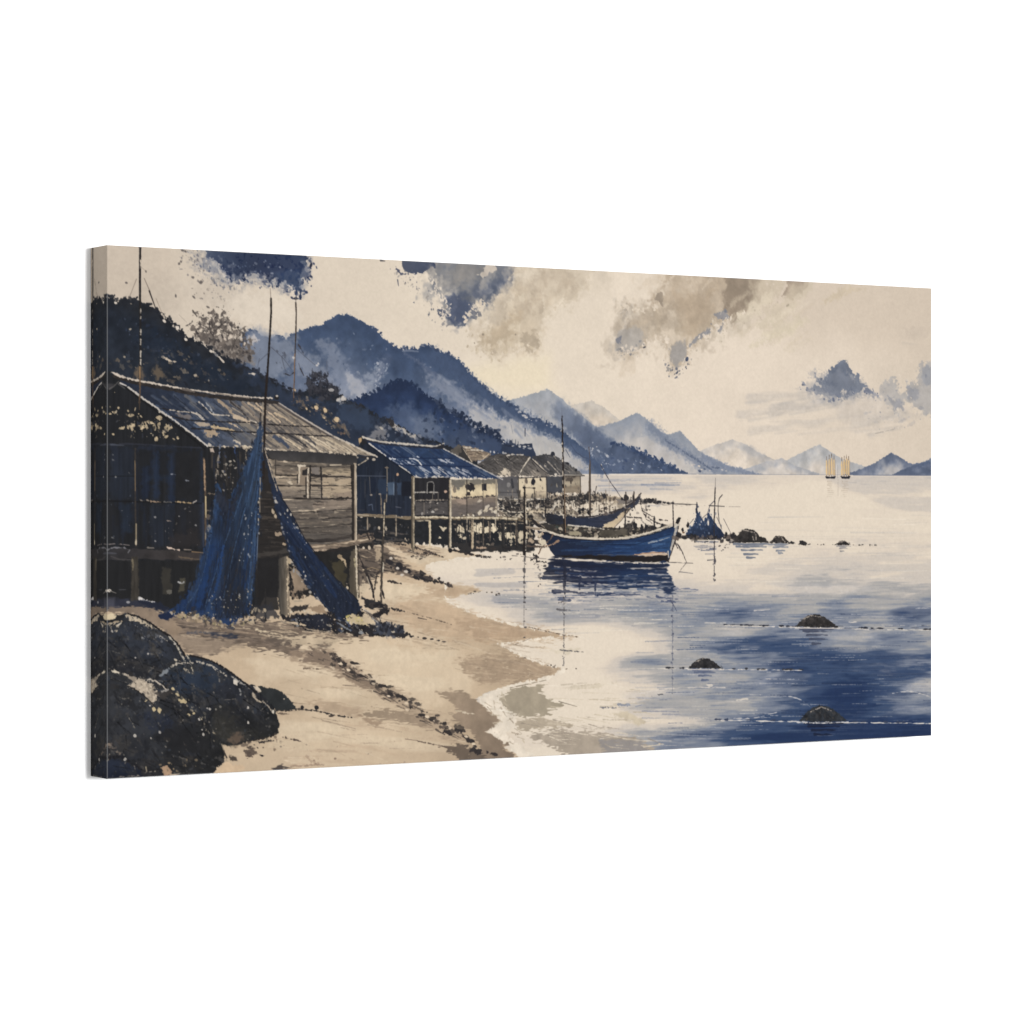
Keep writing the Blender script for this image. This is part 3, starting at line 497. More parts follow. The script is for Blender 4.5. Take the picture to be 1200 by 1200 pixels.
for p_, c_, al in [([(372, 400), (392, 402), (402, 425), (420, 450), (408, 462), (392, 446)], (136, 143, 160), .7), ([(404, 436), (420, 440), (432, 458), (420, 468), (410, 455)], (178, 176, 178), .7), ([(428, 440), (448, 424), (452, 428), (442, 448), (434, 460)], (150, 155, 168), .75), ([(500, 436), (530, 448), (556, 470), (580, 490), (600, 510), (596, 520), (560, 492), (530, 470), (505, 455)], (142, 147, 161), .75), ([(546, 472), (574, 480), (592, 500), (640, 530), (640, 545), (600, 520), (570, 508), (552, 494)], (180, 177, 176), .9), ([(585, 488), (622, 500), (656, 515), (690, 548), (690, 555), (640, 540), (600, 520)], (188, 183, 178), .92)]:
    poly(p_, c_, soft=11, rough=5, alpha=al, mot=.04)
stroke([(510, 418), (530, 430), (548, 446), (570, 464), (600, 482), (630, 496), (655, 510), (690, 538), (705, 552)], 15, (72, 90, 124), 9, alpha=.75, soft=10, rough=4)
stroke([(672, 526), (682, 528), (700, 540), (712, 552)], 9, (84, 102, 136), 7, alpha=.75, soft=7, rough=2)
stroke([(474, 414), (488, 422), (510, 440)], 3, (94, 106, 134), 5, alpha=.6, soft=2.5, rough=1.5); stroke([(472, 411), (482, 411), (490, 412)], 2.4, (130, 138, 156), 1.4, alpha=.7, soft=1.6)
stroke([(402, 420), (400, 440), (398, 450)], 8, (110, 122, 146), 4, alpha=.5, soft=6); stroke([(455, 420), (446, 440)], 10, (88, 102, 132), 6, alpha=.5, soft=7)
dabs([(428, 448), (440, 424), (456, 425), (446, 450), (438, 462)], 34, [(178, 178, 184), (150, 158, 172)], (.5, 1.6), asp=(1, 2.6), ang=-50, angv=25, alpha=(.4, .9))
dabs([(400, 380), (470, 410), (560, 450), (560, 470), (440, 440), (380, 420)], 40, [(130, 140, 160), (150, 155, 168), (60, 76, 108)], (.4, 1.3), alpha=(.3, .7))
hatch([(470, 415), (590, 480), (640, 510), (600, 515), (520, 460)], 40, [(150, 155, 168), (86, 102, 134), (120, 130, 152)], (10, 34), 38, (1.5, 5), (.2, .45), br=.2, bn='m', angv=8, soft=3)
hatch([(590, 490), (650, 520), (650, 540), (600, 530)], 24, [(200, 193, 186), (170, 171, 176), (206, 197, 188)], (10, 26), 80, (1, 3), (.2, .5), br=.2, bn='v', angv=12, soft=2)
along(RT[21:40], 90, [(62, 76, 106), (70, 84, 114)], 1.0, (.6, 1.5), alpha=(.6, 1)); along(RT[38:48], 50, [(66, 82, 116), (58, 74, 106)], 1.2, (.7, 1.8), alpha=(.6, 1))
dabs([(600, 474), (616, 482), (650, 500), (640, 503), (612, 488)], 16, [(205, 197, 190), (150, 154, 166)], (.5, 1.6), asp=(1, 2.5), ang=10, angv=20)
dabs([(686, 512), (694, 518), (720, 545), (706, 552), (690, 530)], 22, [(200, 194, 188), (160, 165, 176)], (.4, 1.4))
# darker hill with its trees
MT = [(408, 470), (414, 467), (424, 464), (432, 462), (440, 460), (446, 455), (453, 452), (460, 448), (468, 445), (475, 447), (482, 449), (492, 458), (502, 464), (512, 470), (518, 476), (525, 481), (534, 484), (542, 488), (551, 496), (561, 500), (570, 505), (577, 508), (584, 513), (590, 518), (603, 522), (622, 526)]
ridge(MT, [(408, 500), (450, 540), (622, 540)], [(0, (40, 54, 86)), (22, (44, 62, 100)), (44, (58, 78, 116)), (60, (78, 94, 124)), (80, (70, 82, 106))], rough=2.6, rn='f', mot=.1, motn='m', dscale=[(408, .7), (470, 1), (530, .6), (620, .4)], label='painted_hill@1')
poly([(455, 478), (480, 474), (500, 492), (490, 512), (470, 505)], (86, 103, 136), soft=14, rough=5, alpha=.65); poly([(480, 490), (505, 486), (520, 500), (505, 515), (486, 512)], (120, 130, 150), soft=12, rough=5, alpha=.5)
poly([(540, 500), (590, 518), (590, 528), (540, 530), (520, 520)], (66, 80, 108), soft=8, rough=4, alpha=.7)
along(MT[13:25], 110, [(44, 54, 76), (56, 68, 94), (36, 46, 68)], 2.2, (.8, 2.8), alpha=(.6, 1)); along(MT[2:13], 60, [(36, 50, 80), (42, 58, 92)], 1.2, (.7, 2), alpha=(.7, 1))
dabs([(510, 476), (560, 502), (570, 520), (500, 520), (490, 500)], 80, [(46, 58, 84), (86, 100, 128), (60, 76, 106), (130, 136, 150), (38, 48, 70)], (.6, 2.4), alpha=(.3, .8))
for x, y in [(542, 485), (551, 494), (562, 498), (575, 506), (580, 507)]: blob((x, y), 3, 3.4, (42, 52, 74), rough=.5, soft=.2)
dabs([(536, 482), (556, 492), (600, 518), (590, 522), (560, 506)], 14, [(200, 193, 186), (170, 170, 176)], (.4, 1.5))
for x in (594, 597, 600, 604, 607): stroke([(x, 524), (x+.3, 514+4*rng.rand())], 1, (58, 66, 86), .6)
stroke([(615.3, 502), (615.3, 511)], 1.3, (60, 66, 84), 1); stroke([(599, 498), (601, 508)], .7, (110, 114, 128), .5, alpha=.7)
poly([(588, 520), (600, 521), (606, 521), (621, 520), (624, 519), (625, 526), (628, 533), (628, 545), (588, 545)], (52, 62, 84), soft=1, rough=1, mot=.08, label='painted_hill@1')
stroke([(592, 522), (606, 523.5), (622, 521)], 1.6, (44, 50, 66), 1.2, rough=.8, br=.15); dabs([(600, 522), (622, 522), (622, 526), (600, 526)], 8, [(190, 186, 182)], (.5, 1.2), asp=(1.5, 3), angv=15)
# grey tree on the slope and the dark hill in front
TREE = [(220, 387), (230, 378), (240, 366), (252, 364), (262, 368), (270, 374), (274, 380), (282, 384), (292, 394), (298, 410), (292, 424), (275, 424), (250, 410), (235, 398)]
poly([(232, 394), (250, 392), (275, 396), (294, 408), (300, 428), (270, 424), (244, 408)], (126, 117, 110), soft=7, rough=4, alpha=.85, br=.15, bn='g', label='painted_tree@1')
for c_, r_ in [((238, 374), 6), ((246, 370), 6), ((253, 367), 5.5), ((260, 370), 6), ((258, 380), 7), ((246, 382), 8), ((236, 384), 6), ((228, 390), 6), ((270, 380), 6), ((268, 390), 8), ((278, 386), 6), ((284, 398), 8), ((276, 402), 9), ((256, 396), 9), ((290, 410), 7), ((264, 408), 10), ((280, 416), 9), ((240, 396), 6)]:
    blob(c_, r_, r_*.75, (96, 88, 83), ang=rng.randint(-40, 40), alpha=.85, soft=.5, rough=1.3, rn='g', br=.46, bn='g', label='painted_tree@1')
dabs(TREE, 170, [(82, 76, 73), (104, 96, 90), (64, 60, 60), (120, 110, 102)], (.7, 2.4), alpha=(.5, .95), label='painted_tree@1', rough=.6)
dabs([(226, 384), (255, 372), (285, 390), (292, 405), (262, 400), (240, 390)], 36, [(218, 203, 186), (200, 187, 172)], (.5, 1.7), alpha=(.6, .95))
for p_ in ([(251, 404), (250, 392), (252, 378), (254, 368)], [(250, 394), (243, 384), (236, 380)], [(252, 388), (260, 380), (266, 376)], [(272, 410), (276, 398), (284, 390)], [(250, 384), (246, 374)]):
    stroke(p_, 1.4, (66, 60, 58), .7, alpha=.85, rough=.4, label='painted_tree@1')
stroke([(226, 364), (231, 371)], 1.8, (90, 84, 80), 1); stroke([(210, 369), (219, 378)], .6, (160, 148, 136), .4, alpha=.7)
stroke([(218, 382), (224, 379), (226, 375)], 1.4, (96, 90, 86), .8, rough=.6)
LT = [(126, 348), (130, 347), (134, 352), (138, 354), (142, 352), (150, 352), (156, 352), (164, 354), (172, 357), (178, 361), (184, 365), (190, 371), (193, 373), (198, 374), (203, 380), (210, 385), (214, 389), (218, 396), (226, 399), (234, 402), (242, 407), (250, 411), (258, 416), (266, 420), (276, 423), (284, 427), (292, 430), (300, 434), (310, 440), (322, 446), (332, 452), (340, 458), (352, 462), (362, 456), (372, 452), (384, 452), (394, 458), (402, 464), (412, 470), (422, 474), (432, 479), (444, 487), (454, 492), (464, 498), (481, 506), (499, 513), (520, 520), (536, 525), (560, 528)]
ridge(LT, [(126, 470), (330, 500), (420, 550), (560, 545)], [(0, (39, 41, 46)), (26, (37, 42, 51)), (60, (41, 46, 55)), (110, (46, 52, 63))], rough=2.4, rn='f', mot=.12, motn='m', label='painted_hill@2')
poly([(270, 424), (340, 458), (420, 478), (470, 504), (520, 524), (500, 532), (420, 530), (330, 480)], (50, 60, 80), soft=8, rough=5, alpha=.7, mot=.15)
poly([(180, 385), (240, 420), (300, 450), (280, 462), (200, 430), (160, 400)], (36, 45, 60), soft=12, rough=6, alpha=.6)
along(LT[:26], 150, [(36, 38, 44), (42, 44, 50)], 1.4, (.8, 2.2), alpha=(.8, 1), label='painted_hill@2')
along(LT[25:33], 40, [(38, 40, 48), (52, 56, 68)], 1.6, (.8, 2.4), alpha=(.8, 1))
for q in [(136, 355), (193, 376), (208, 384), (218, 398), (247, 411), (254, 416), (297, 438)]: blob(q, 2.2, 1.4, (214, 202, 188), ang=30, rough=.5)
for a, b in [((203, 382), (209, 388)), ((190, 368), (193, 373)), ((250, 412), (262, 424)), ((292, 438), (300, 438))]: stroke([a, b], 1.8, (205, 192, 176), 1, rough=.7)
dabs([(126, 420), (170, 405), (230, 412), (270, 440), (260, 456), (190, 446), (126, 432)], 130, [(120, 105, 88), (84, 76, 70), (150, 134, 112), (62, 60, 60), (56, 62, 74), (34, 36, 42)], (.4, 2), asp=(1, 2.6), ang=25, angv=30, alpha=(.25, .7), rough=.7)
poly([(156, 434), (166, 430), (172, 442), (160, 446)], (130, 110, 88), soft=5, rough=3, alpha=.7); poly([(178, 434), (188, 430), (194, 440), (184, 446)], (130, 110, 86), soft=5, rough=3, alpha=.6)
stroke([(190, 418), (200, 423), (206, 424)], 2, (196, 180, 160), 1, rough=1, br=.3); stroke([(192, 414), (197, 414)], 1.2, (90, 86, 86), .6)
for q in [(229, 440), (245, 446), (152, 386), (146, 418), (154, 356)]: blob(q, 1.5, 1.1, (176, 162, 144), rough=.6, alpha=.85)
dabs([(130, 360), (160, 370), (240, 420), (200, 420), (140, 400)], 40, [(70, 78, 96), (50, 60, 84), (26, 30, 38)], (.5, 1.6), alpha=(.4, .8))
dabs([(150, 365), (200, 385), (300, 440), (330, 465), (240, 445), (150, 410)], 90, [(44, 50, 62), (32, 34, 40), (50, 56, 68)], (1, 4), alpha=(.2, .5), soft=.9)
# the second tree and the scrub under it
T2 = [(356, 452), (360, 443), (368, 436), (378, 435), (386, 442), (384, 448), (394, 450), (398, 456), (396, 468), (380, 470), (360, 462)]
for c_, r_ in [((370, 441), 6), ((379, 441), 5.5), ((364, 448), 6), ((376, 450), 7), ((388, 453), 6), ((394, 458), 4), ((372, 458), 8), ((386, 462), 7)]:
    blob(c_, r_, r_*.75, (52, 52, 58), alpha=.9, soft=.5, rough=1.0, br=.2, bn='g', label='painted_tree@2')
dabs(T2, 90, [(44, 44, 50), (62, 62, 68), (38, 40, 48)], (.7, 2.2), alpha=(.6, 1), label='painted_tree@2', rough=.6)
blob((388, 457), 3, 1.6, (160, 156, 154)); stroke([(383, 424), (383, 434)], .7, (90, 92, 104), .5)
poly([(394, 468), (402, 464), (408, 470), (398, 473)], (190, 183, 176), soft=1.5, rough=1.6); poly([(408, 468), (425, 476), (420, 490), (404, 480)], (46, 46, 50), soft=4, rough=4, br=.2, bn='g')
dabs([(345, 462), (362, 466), (400, 492), (415, 505), (400, 510), (370, 490), (340, 476)], 120, [(130, 110, 88), (96, 84, 74), (56, 56, 58), (160, 142, 118), (150, 118, 94), (40, 42, 48)], (.4, 2.1), asp=(1, 2.6), ang=30, angv=30, alpha=(.3, .8), rough=.7)
for q, s in [((371, 478), 2.4), ((381, 481), 2.2), ((395, 492), 3.4), ((380, 490), 1.4), ((345, 457), 1.6), ((359, 479), 1.4)]: blob(q, s, s*.7, (205, 180, 146), ang=30, rough=.6)
poly([(398, 470), (430, 480), (438, 500), (420, 505), (396, 490)], (56, 70, 94), soft=9, rough=5, alpha=.8)
poly([(434, 510), (440, 500), (448, 498), (454, 506), (452, 516), (440, 516)], (126, 124, 126), soft=5, rough=3, alpha=.85); blob((447, 502), 4, 1.6, (196, 186, 172), ang=30, alpha=.8)
poly([(454, 494), (462, 496), (478, 506), (488, 510), (487, 514), (474, 509), (462, 503)], (176, 168, 160), soft=2, rough=2, br=.2, bn='f'); poly([(450, 488), (460, 490), (466, 500), (456, 500)], (50, 48, 50), soft=3, rough=3, br=.2)
dabs([(440, 495), (490, 510), (520, 524), (480, 522), (440, 520)], 70, [(46, 54, 72), (80, 90, 110), (126, 128, 136), (36, 40, 52)], (.7, 2.8), alpha=(.3, .8))
# ---- masts behind the first hut --------------------------------------------------------------------
stroke([(164.4, 288), (164, 330), (164.2, 360), (164.6, 400), (164, 440), (164, 480)], 2.6, (38, 36, 37), 2.4, rough=.18, label='painted_mast@1')
for y0, y1 in [(362, 367), (371, 373), (386, 392), (398, 404), (411, 418), (421, 428), (305, 314)]: stroke([(165, y0), (164.8, y1)], 1.5, (190, 180, 166) if y0 > 320 else (205, 190, 172), 1.2, rough=.4)
stroke([(164, 430), (164, 470), (163.5, 480)], 1.6, (150, 122, 92), 1.2, br=.25, bn='w')
stroke([(160, 327), (151, 350)], .8, (120, 108, 98), .6, alpha=.8, br=.15); stroke([(169, 326), (176, 342)], .7, (110, 98, 90), 1, alpha=.8); stroke([(175, 341), (183, 363)], 1.7, (48, 44, 44), .8); stroke([(183, 350), (192, 372)], .6, (140, 126, 112), .5, alpha=.8)
stroke([(164.5, 312), (171, 318)], .6, (130, 118, 106), .5, alpha=.5)
stroke([(316.8, 338), (317.4, 350)], .7, (120, 108, 100), 1, alpha=.8, br=.2)
stroke([(317.6, 350), (317.8, 365), (316.5, 390), (314.5, 420), (312.6, 450), (311, 470), (310.2, 495), (309.4, 520), (308.6, 548), (307, 580), (304, 640), (302, 700)], 2.3, (38, 34, 33), 3.0, rough=.2, label='painted_mast@2')
stroke([(346.6, 355), (347.2, 366), (346.6, 395), (345.6, 420), (345, 445), (344, 470)], 1.8, (60, 52, 48), 1.2, rough=.2, label='painted_mast@3')
stroke([(345.4, 415), (344.8, 440), (344.4, 466)], 1.4, (140, 110, 86), 1, alpha=.8, br=.2, bn='w')
stroke([(346.8, 346), (346.8, 356)], .8, (110, 104, 104), .8, br=.2)
for p_ in ([(315, 413), (303, 424)], [(318, 407), (332, 420), (342, 433)], [(330, 418), (333, 430), (336, 438)], [(350, 426), (353, 435), (356, 440)], [(348, 409), (360, 420), (372, 430)], [(304, 420), (302, 430)]):
    stroke(p_, .8, (80, 82, 92), .5, alpha=.85, br=.1)
stroke([(350, 404), (354, 411), (356, 415)], 1.8, (64, 62, 68), 1, rough=.6); stroke([(334, 438), (340, 440), (344, 437)], 1.6, (58, 58, 64), 1.2, rough=.5); stroke([(352, 432), (356, 440)], 1.6, (58, 56, 60), .9)
dabs([(322, 408), (334, 412), (334, 440), (324, 435)], 12, [(84, 88, 100)], (.5, 1.2), asp=(1, 3), ang=60, angv=20)
for q in [(344, 419), (373, 426), (371, 428)]: blob(q, 1.4, 1.2, (190, 186, 184), rough=.5)
# ---- the beach --------------------------------------------------------------------------------
SAND = [(126, 700), (300, 690), (430, 640), (470, 632), (500, 640), (540, 645), (572, 652), (545, 654), (520, 657), (500, 662), (496, 669), (505, 677), (523, 685), (548, 687), (567, 692), (548, 696), (520, 702), (527, 709), (546, 716), (560, 721), (577, 726), (598, 731), (615, 734.5), (632, 739), (647, 742), (676, 746), (648, 748), (622, 748), (602, 752), (583, 755), (594, 761), (606, 766), (618, 772), (634, 777), (659, 784), (652, 790), (640, 795), (622, 798), (604, 801), (590, 805), (576, 810), (568, 813), (557, 819), (562, 825), (570, 831), (580, 836), (587, 843), (580, 850), (569, 857), (582, 863), (598, 871), (588, 876), (602, 881), (620, 886), (126, 912)]
poly(SAND, [(0, (196, 174, 147)), (.35, (208, 187, 160)), (.7, (203, 182, 155)), (1, (190, 168, 142))], soft=1.2, rough=1.3, rn='l', ax=[(300, 740), (560, 880)], mot=.035, motn='c', label='painted_beach')
for k_ in range(70):
    x_ = 150+480*rng.rand(); y_ = 730+160*rng.rand()
    blob((x_, y_), 18+34*rng.rand(), 3+5*rng.rand(), [(186, 164, 138), (220, 201, 175), (176, 155, 131), (212, 192, 164)][k_ % 4], ang=4+6*rng.randn(), alpha=.12+.2*rng.rand(), soft=1.2, rough=1, rn='k') if inside(SAND, [(x_, y_)])[0] and inside(SAND, [(x_+26, y_)])[0] else None
poly([(300, 765), (420, 745), (480, 745), (560, 780), (540, 815), (490, 825), (440, 800), (360, 790), (300, 800)], (215, 195, 168), soft=24, rough=8, rn='m', alpha=.8, mot=.02)
poly([(445, 680), (500, 685), (530, 692), (520, 700), (490, 708), (450, 704)], (218, 199, 172), soft=8, rough=4, alpha=.8)
poly([(470, 640), (540, 646), (560, 652), (500, 660), (480, 660)], (214, 196, 170), soft=6, rough=3, alpha=.7)
poly([(430, 660), (470, 656), (500, 668), (522, 684), (560, 690), (520, 694), (480, 682), (440, 676)], (196, 172, 144), soft=5, rough=4, rn='l', alpha=.55)
poly([(500, 690), (530, 688), (560, 691), (540, 697), (516, 702), (508, 698)], (183, 159, 133), soft=5, rough=3, rn='l', alpha=.9)
poly([(500, 695), (520, 704), (560, 722), (620, 737), (670, 746), (640, 748), (590, 754), (540, 750), (500, 742), (470, 728), (440, 716), (470, 706)], (190, 165, 138), soft=9, rough=6, rn='l', alpha=.75, br=.15, bn='h')
poly([(530, 724), (590, 732), (640, 744), (600, 750), (560, 750)], (170, 146, 122), soft=6, rough=4, rn='l', alpha=.6, br=.25, bn='h')
poly([(538, 772), (590, 764), (620, 774), (655, 784), (640, 794), (600, 800), (570, 800), (545, 792)], (164, 143, 121), soft=7, rough=5, rn='l', alpha=.85, br=.2, bn='l')
poly([(455, 752), (520, 756), (510, 766), (470, 762)], (194, 170, 142), soft=8, rough=3, alpha=.7)
poly([(510, 811), (530, 809), (550, 814), (556, 820), (561, 826), (570, 832), (587, 843), (580, 851), (569, 857), (583, 864), (598, 872), (590, 876), (620, 887), (570, 892), (562, 882), (560, 872), (556, 862), (546, 853), (534, 846), (527, 838), (540, 834), (530, 824)], [(0, (158, 139, 119)), (1, (126, 110, 95))], soft=3, rough=3, rn='l', alpha=.92, ax=[(530, 810), (590, 885)], mot=.06)
stroke([(542, 835), (556, 836.5)], 2, (206, 190, 168), 1, rough=.8); stroke([(534, 833), (546, 834)], 1, (200, 184, 160), .6)
hatch([(450, 690), (650, 745), (640, 800), (560, 800), (440, 740)], 70, [(206, 184, 156), (170, 148, 124), (216, 197, 172), (154, 134, 114)], (10, 46), 10, (.8, 3), (.2, .5), br=.35, bn='l', angv=6, soft=1.6)
hatch([(300, 840), (480, 845), (550, 890), (340, 905)], 40, [(190, 166, 140), (212, 192, 166), (178, 154, 130)], (20, 60), 4, (1, 4), (.2, .45), br=.3, bn='l', angv=5, soft=2.5)
for x_, y_, a_, b_ in [(330, 782, 50, 10), (290, 774, 30, 6), (470, 770, 50, 12), (400, 812, 34, 6), (480, 800, 40, 8), (350, 860, 50, 8), (450, 870, 50, 6), (480, 696, 34, 6)]: blob((x_, y_), a_, b_, (224, 206, 179), ang=6, alpha=.45, soft=1.1, rough=1, rn='k')
hatch([(300, 765), (420, 770), (520, 830), (560, 885), (330, 905), (345, 840)], 60, [(150, 131, 112), (176, 155, 131), (130, 113, 98), (226, 208, 182)], (10, 46), 8, (.5, 1.8), (.2, .55), br=.3, bn='l', angv=7)
hatch([(440, 712), (560, 745), (640, 748), (640, 795), (560, 800), (450, 745)], 50, [(150, 131, 112), (176, 155, 131), (222, 203, 177), (140, 122, 104)], (10, 40), 9, (.5, 1.6), (.25, .6), br=.25, bn='l', angv=6)
# foam along the water's edge
for p_, w in [([(572, 652), (545, 654), (520, 657), (503, 661)], 2.4), ([(523, 685), (520, 702), (546, 716), (577, 726), (615, 735), (647, 742), (690, 748)], 1.6), ([(648, 747), (602, 752), (584, 755.5), (606, 766), (634, 777), (659, 784)], 2.2), ([(660, 786), (640, 796), (622, 799), (604, 803), (588, 808), (571, 814), (560, 820), (572, 829), (590, 842), (584, 852), (572, 858), (600, 870), (600, 880), (624, 884)], 4.2)]:
    stroke(smooth_pts(p_, 1, False), w, (232, 220, 202), w*.6, rough=1.5, rn='g', alpha=.9, br=.28, bn='g')
poly([(562, 820), (580, 810), (592, 806), (590, 812), (584, 818), (588, 828), (600, 838), (612, 844), (600, 850), (590, 862), (612, 872), (628, 884), (614, 886), (596, 872), (572, 857), (588, 844), (572, 831)], (229, 216, 198), soft=2, rough=3.4, rn='g', alpha=.9, br=.16, bn='g')
hatch([(566, 822), (590, 810), (600, 838), (620, 872), (600, 872), (576, 846)], 40, [(176, 162, 142), (150, 136, 118), (236, 226, 210), (200, 186, 164)], (4, 16), 30, (.6, 2), (.4, .9), br=.25, bn='f', angv=25)
along([(546, 697), (566, 692), (586, 697)], 14, [(70, 64, 60), (110, 98, 88)], .8, (.4, 1), asp=(1, 2.6), angv=12)
along([(600, 766), (628, 776), (662, 785), (676, 784)], 20, [(120, 106, 94), (232, 220, 202), (90, 80, 74)], 1, (.4, 1.2), asp=(1, 2.4), angv=20)
stroke([(620, 735), (650, 742), (678, 746.5)], 1, (110, 94, 82), .6, rough=.5, br=.2); stroke([(604, 755), (622, 748)], .8, (120, 104, 90), .5, br=.3)
stroke([(598, 806), (640, 797)], 1.4, (150, 136, 118), .8, br=.3, bn='l')
# brown shade and driftwood on the sand
poly([(150, 712), (230, 722), (300, 728), (360, 732), (440, 746), (400, 752), (370, 760), (350, 772), (330, 764), (300, 760), (282, 752), (250, 766), (226, 768), (205, 752), (190, 738), (165, 724)], [(0, (138, 121, 106)), (.5, (108, 95, 85)), (1, (126, 110, 96))], soft=4, rough=5, rn='l', ax=[(160, 720), (400, 760)], mot=.12, motn='l', alpha=.95)
hatch([(190, 726), (300, 730), (420, 744), (395, 756), (340, 760), (285, 750), (230, 760), (205, 748)], 90, [(84, 75, 69), (66, 60, 58), (160, 140, 120), (110, 97, 87), (196, 176, 150)], (8, 34), 6, (.6, 2.4), (.3, .75), br=.2, bn='l', angv=6)
poly([(300, 740), (345, 742), (392, 752), (385, 762), (350, 764), (318, 752)], (92, 82, 75), soft=4, rough=5, rn='l', alpha=.6, br=.2, bn='l')
poly([(195, 742), (270, 752), (285, 758), (262, 762), (228, 768), (212, 758)], (156, 138, 120), soft=6, rough=4, rn='l', alpha=.8)
poly([(320, 748), (366, 744), (420, 750), (390, 758), (345, 756)], (208, 188, 160), soft=3, rough=4, rn='l', alpha=.85, br=.2, bn='l'); poly([(352, 758), (362, 757), (366, 764), (350, 762)], (214, 194, 167), soft=2, rough=2, rn='l')
poly([(340, 760), (380, 760), (410, 776), (440, 796), (430, 806), (400, 792), (372, 780), (340, 774)], (150, 130, 111), soft=6, rough=5, rn='l', alpha=.65)
poly([(440, 800), (470, 808), (500, 836), (530, 850), (560, 872), (530, 866), (490, 848), (452, 820)], (158, 138, 118), soft=7, rough=5, rn='l', alpha=.6)
poly([(360, 762), (382, 764), (396, 772), (410, 780), (430, 796), (445, 802), (436, 806), (415, 796), (398, 785), (376, 778), (356, 774)], (128, 111, 97), soft=3, rough=3, rn='l', alpha=.9, br=.12, bn='l')
poly([(390, 790), (412, 789), (425, 797), (450, 808), (470, 818), (458, 822), (440, 812), (422, 804)], (140, 122, 105), soft=2, rough=2.5, rn='l', alpha=.85, br=.2, bn='l')
poly([(420, 836), (445, 830), (475, 834), (498, 840), (500, 850), (470, 846), (440, 844)], (148, 130, 111), soft=3, rough=3.5, rn='l', alpha=.85, br=.1, bn='l')
poly([(360, 822), (400, 824), (425, 832), (420, 840), (380, 834)], (172, 150, 127), soft=6, rough=3, rn='l', alpha=.7); poly([(420, 838), (452, 848), (440, 852)], (150, 128, 108), soft=2, rough=2, rn='l', alpha=.7)
poly([(515, 875), (540, 872), (562, 880), (582, 886), (570, 892), (545, 888), (530, 882)], (104, 91, 80), soft=2, rough=3, rn='l', alpha=.92, br=.08)
hatch([(360, 765), (400, 775), (470, 815), (560, 870), (540, 875), (440, 812)], 46, [(78, 70, 64), (110, 96, 84), (60, 54, 52)], (5, 18), 22, (.8, 2.4), (.5, .95), br=.15, angv=10)
DEB = [(372, 766), (392, 771), (404, 780), (416, 786), (430, 795), (446, 804), (462, 815), (474, 819), (486, 830), (496, 840), (512, 846), (521, 850), (530, 856), (540, 858), (550, 868), (562, 876), (574, 884)]
along(DEB, 110, [(52, 48, 48), (84, 74, 68), (216, 196, 170), (66, 60, 56)], 3.2, (.6, 2.6), asp=(1, 3), ang=15, angv=20, alpha=(.7, 1))
for q, a, b in [((403, 779), 3.4, 2.4), ((415, 777), 5, 1.5), ((424, 792), 5, 1.2), ((448, 803), 5, 1.4), ((468, 816), 6, 2), ((481, 829), 2.4, 1.6), ((494, 838), 3.4, 2.2), ((505, 844), 3, 1.4), ((521, 848), 2.6, 2), ((526, 859), 6, 2.6), ((538, 856), 4, 2), ((551, 868), 5, 1.6), ((559, 880), 8, 3.4), ((580, 884), 5, 1.6), ((571, 883), 3, 2), ((458, 814), 3, 2)]:
    blob(q, a, b, (56, 51, 50), ang=14, rough=.6, soft=.2)
for q in [(399, 778), (408, 785), (456, 816), (478, 832), (500, 840), (546, 863), (556, 872)]: blob(q, 2.6, 1.2, (218, 198, 172), ang=15, rough=.5)
stroke([(330, 829), (350, 831), (372, 833), (392, 838), (412, 841)], 1.5, (58, 53, 52), .8, rough=.8, br=.15, bn='l'); blob((354, 829), 2.4, 2.4, (44, 42, 44)); blob((371, 829), 2.6, 2.6, (44, 42, 44)); blob((388, 839), 3, 1, (70, 62, 58))
stroke([(488, 868), (512, 873), (530, 877)], 1, (110, 96, 84), 1.6, rough=.6); stroke([(475, 866), (490, 868)], .8, (130, 112, 96), .6)
stroke([(356, 783), (373, 784)], 1.4, (120, 104, 90), .8, rough=.6); stroke([(402, 803), (418, 804)], 1, (120, 104, 92), .6, br=.2)
for q in [(368, 891), (393, 889), (370, 895)]: blob(q, 1.4, 1, (130, 110, 96), alpha=.8)
stroke([(360, 888), (372, 896)], 4, (160, 136, 116), 2, alpha=.5, soft=2, rough=2); poly([(290, 904), (330, 896), (360, 902), (320, 906)], (66, 60, 58), soft=2, rough=2.5, rn='l', alpha=.9); stroke([(340, 898), (380, 896)], 2, (150, 128, 110), 1, alpha=.6, rough=1)
dabs([(300, 870), (520, 860), (540, 890), (330, 905)], 22, [(150, 130, 112), (120, 104, 92)], (.4, 1), alpha=(.3, .7))
# stones and sticks on the upper sand
poly([(420, 640), (452, 640), (460, 650), (470, 660), (490, 668), (500, 680), (478, 676), (455, 670), (430, 672), (420, 660)], [(0, (140, 124, 108)), (1, (98, 86, 78))], soft=3, rough=3, rn='l', alpha=.9, ax=[(430, 642), (490, 676)])
poly([(418, 640), (448, 644), (462, 652), (474, 662), (462, 668), (446, 664), (440, 676), (424, 690), (418, 680)], (84, 75, 69), soft=4, rough=5, rn='l', alpha=.8, br=.1, bn='l', mot=.12)
hatch([(420, 645), (460, 650), (490, 668), (450, 672), (424, 690)], 50, [(60, 55, 52), (150, 132, 112), (100, 88, 79), (46, 44, 45), (190, 170, 144)], (4, 18), 12, (.6, 2), (.4, .85), br=.2, bn='l', angv=10)
poly([(440, 632), (480, 636), (500, 644), (520, 652), (490, 652), (460, 642)], (168, 146, 122), soft=4, rough=3, rn='l', alpha=.8, br=.15, bn='l')
along([(455, 656), (462, 664), (470, 664), (478, 668), (490, 674), (500, 678), (512, 682), (527, 685)], 46, [(44, 42, 44), (70, 64, 62), (60, 54, 54)], 1.6, (.8, 2.6), asp=(1, 2), ang=15, angv=20, alpha=(.8, 1))
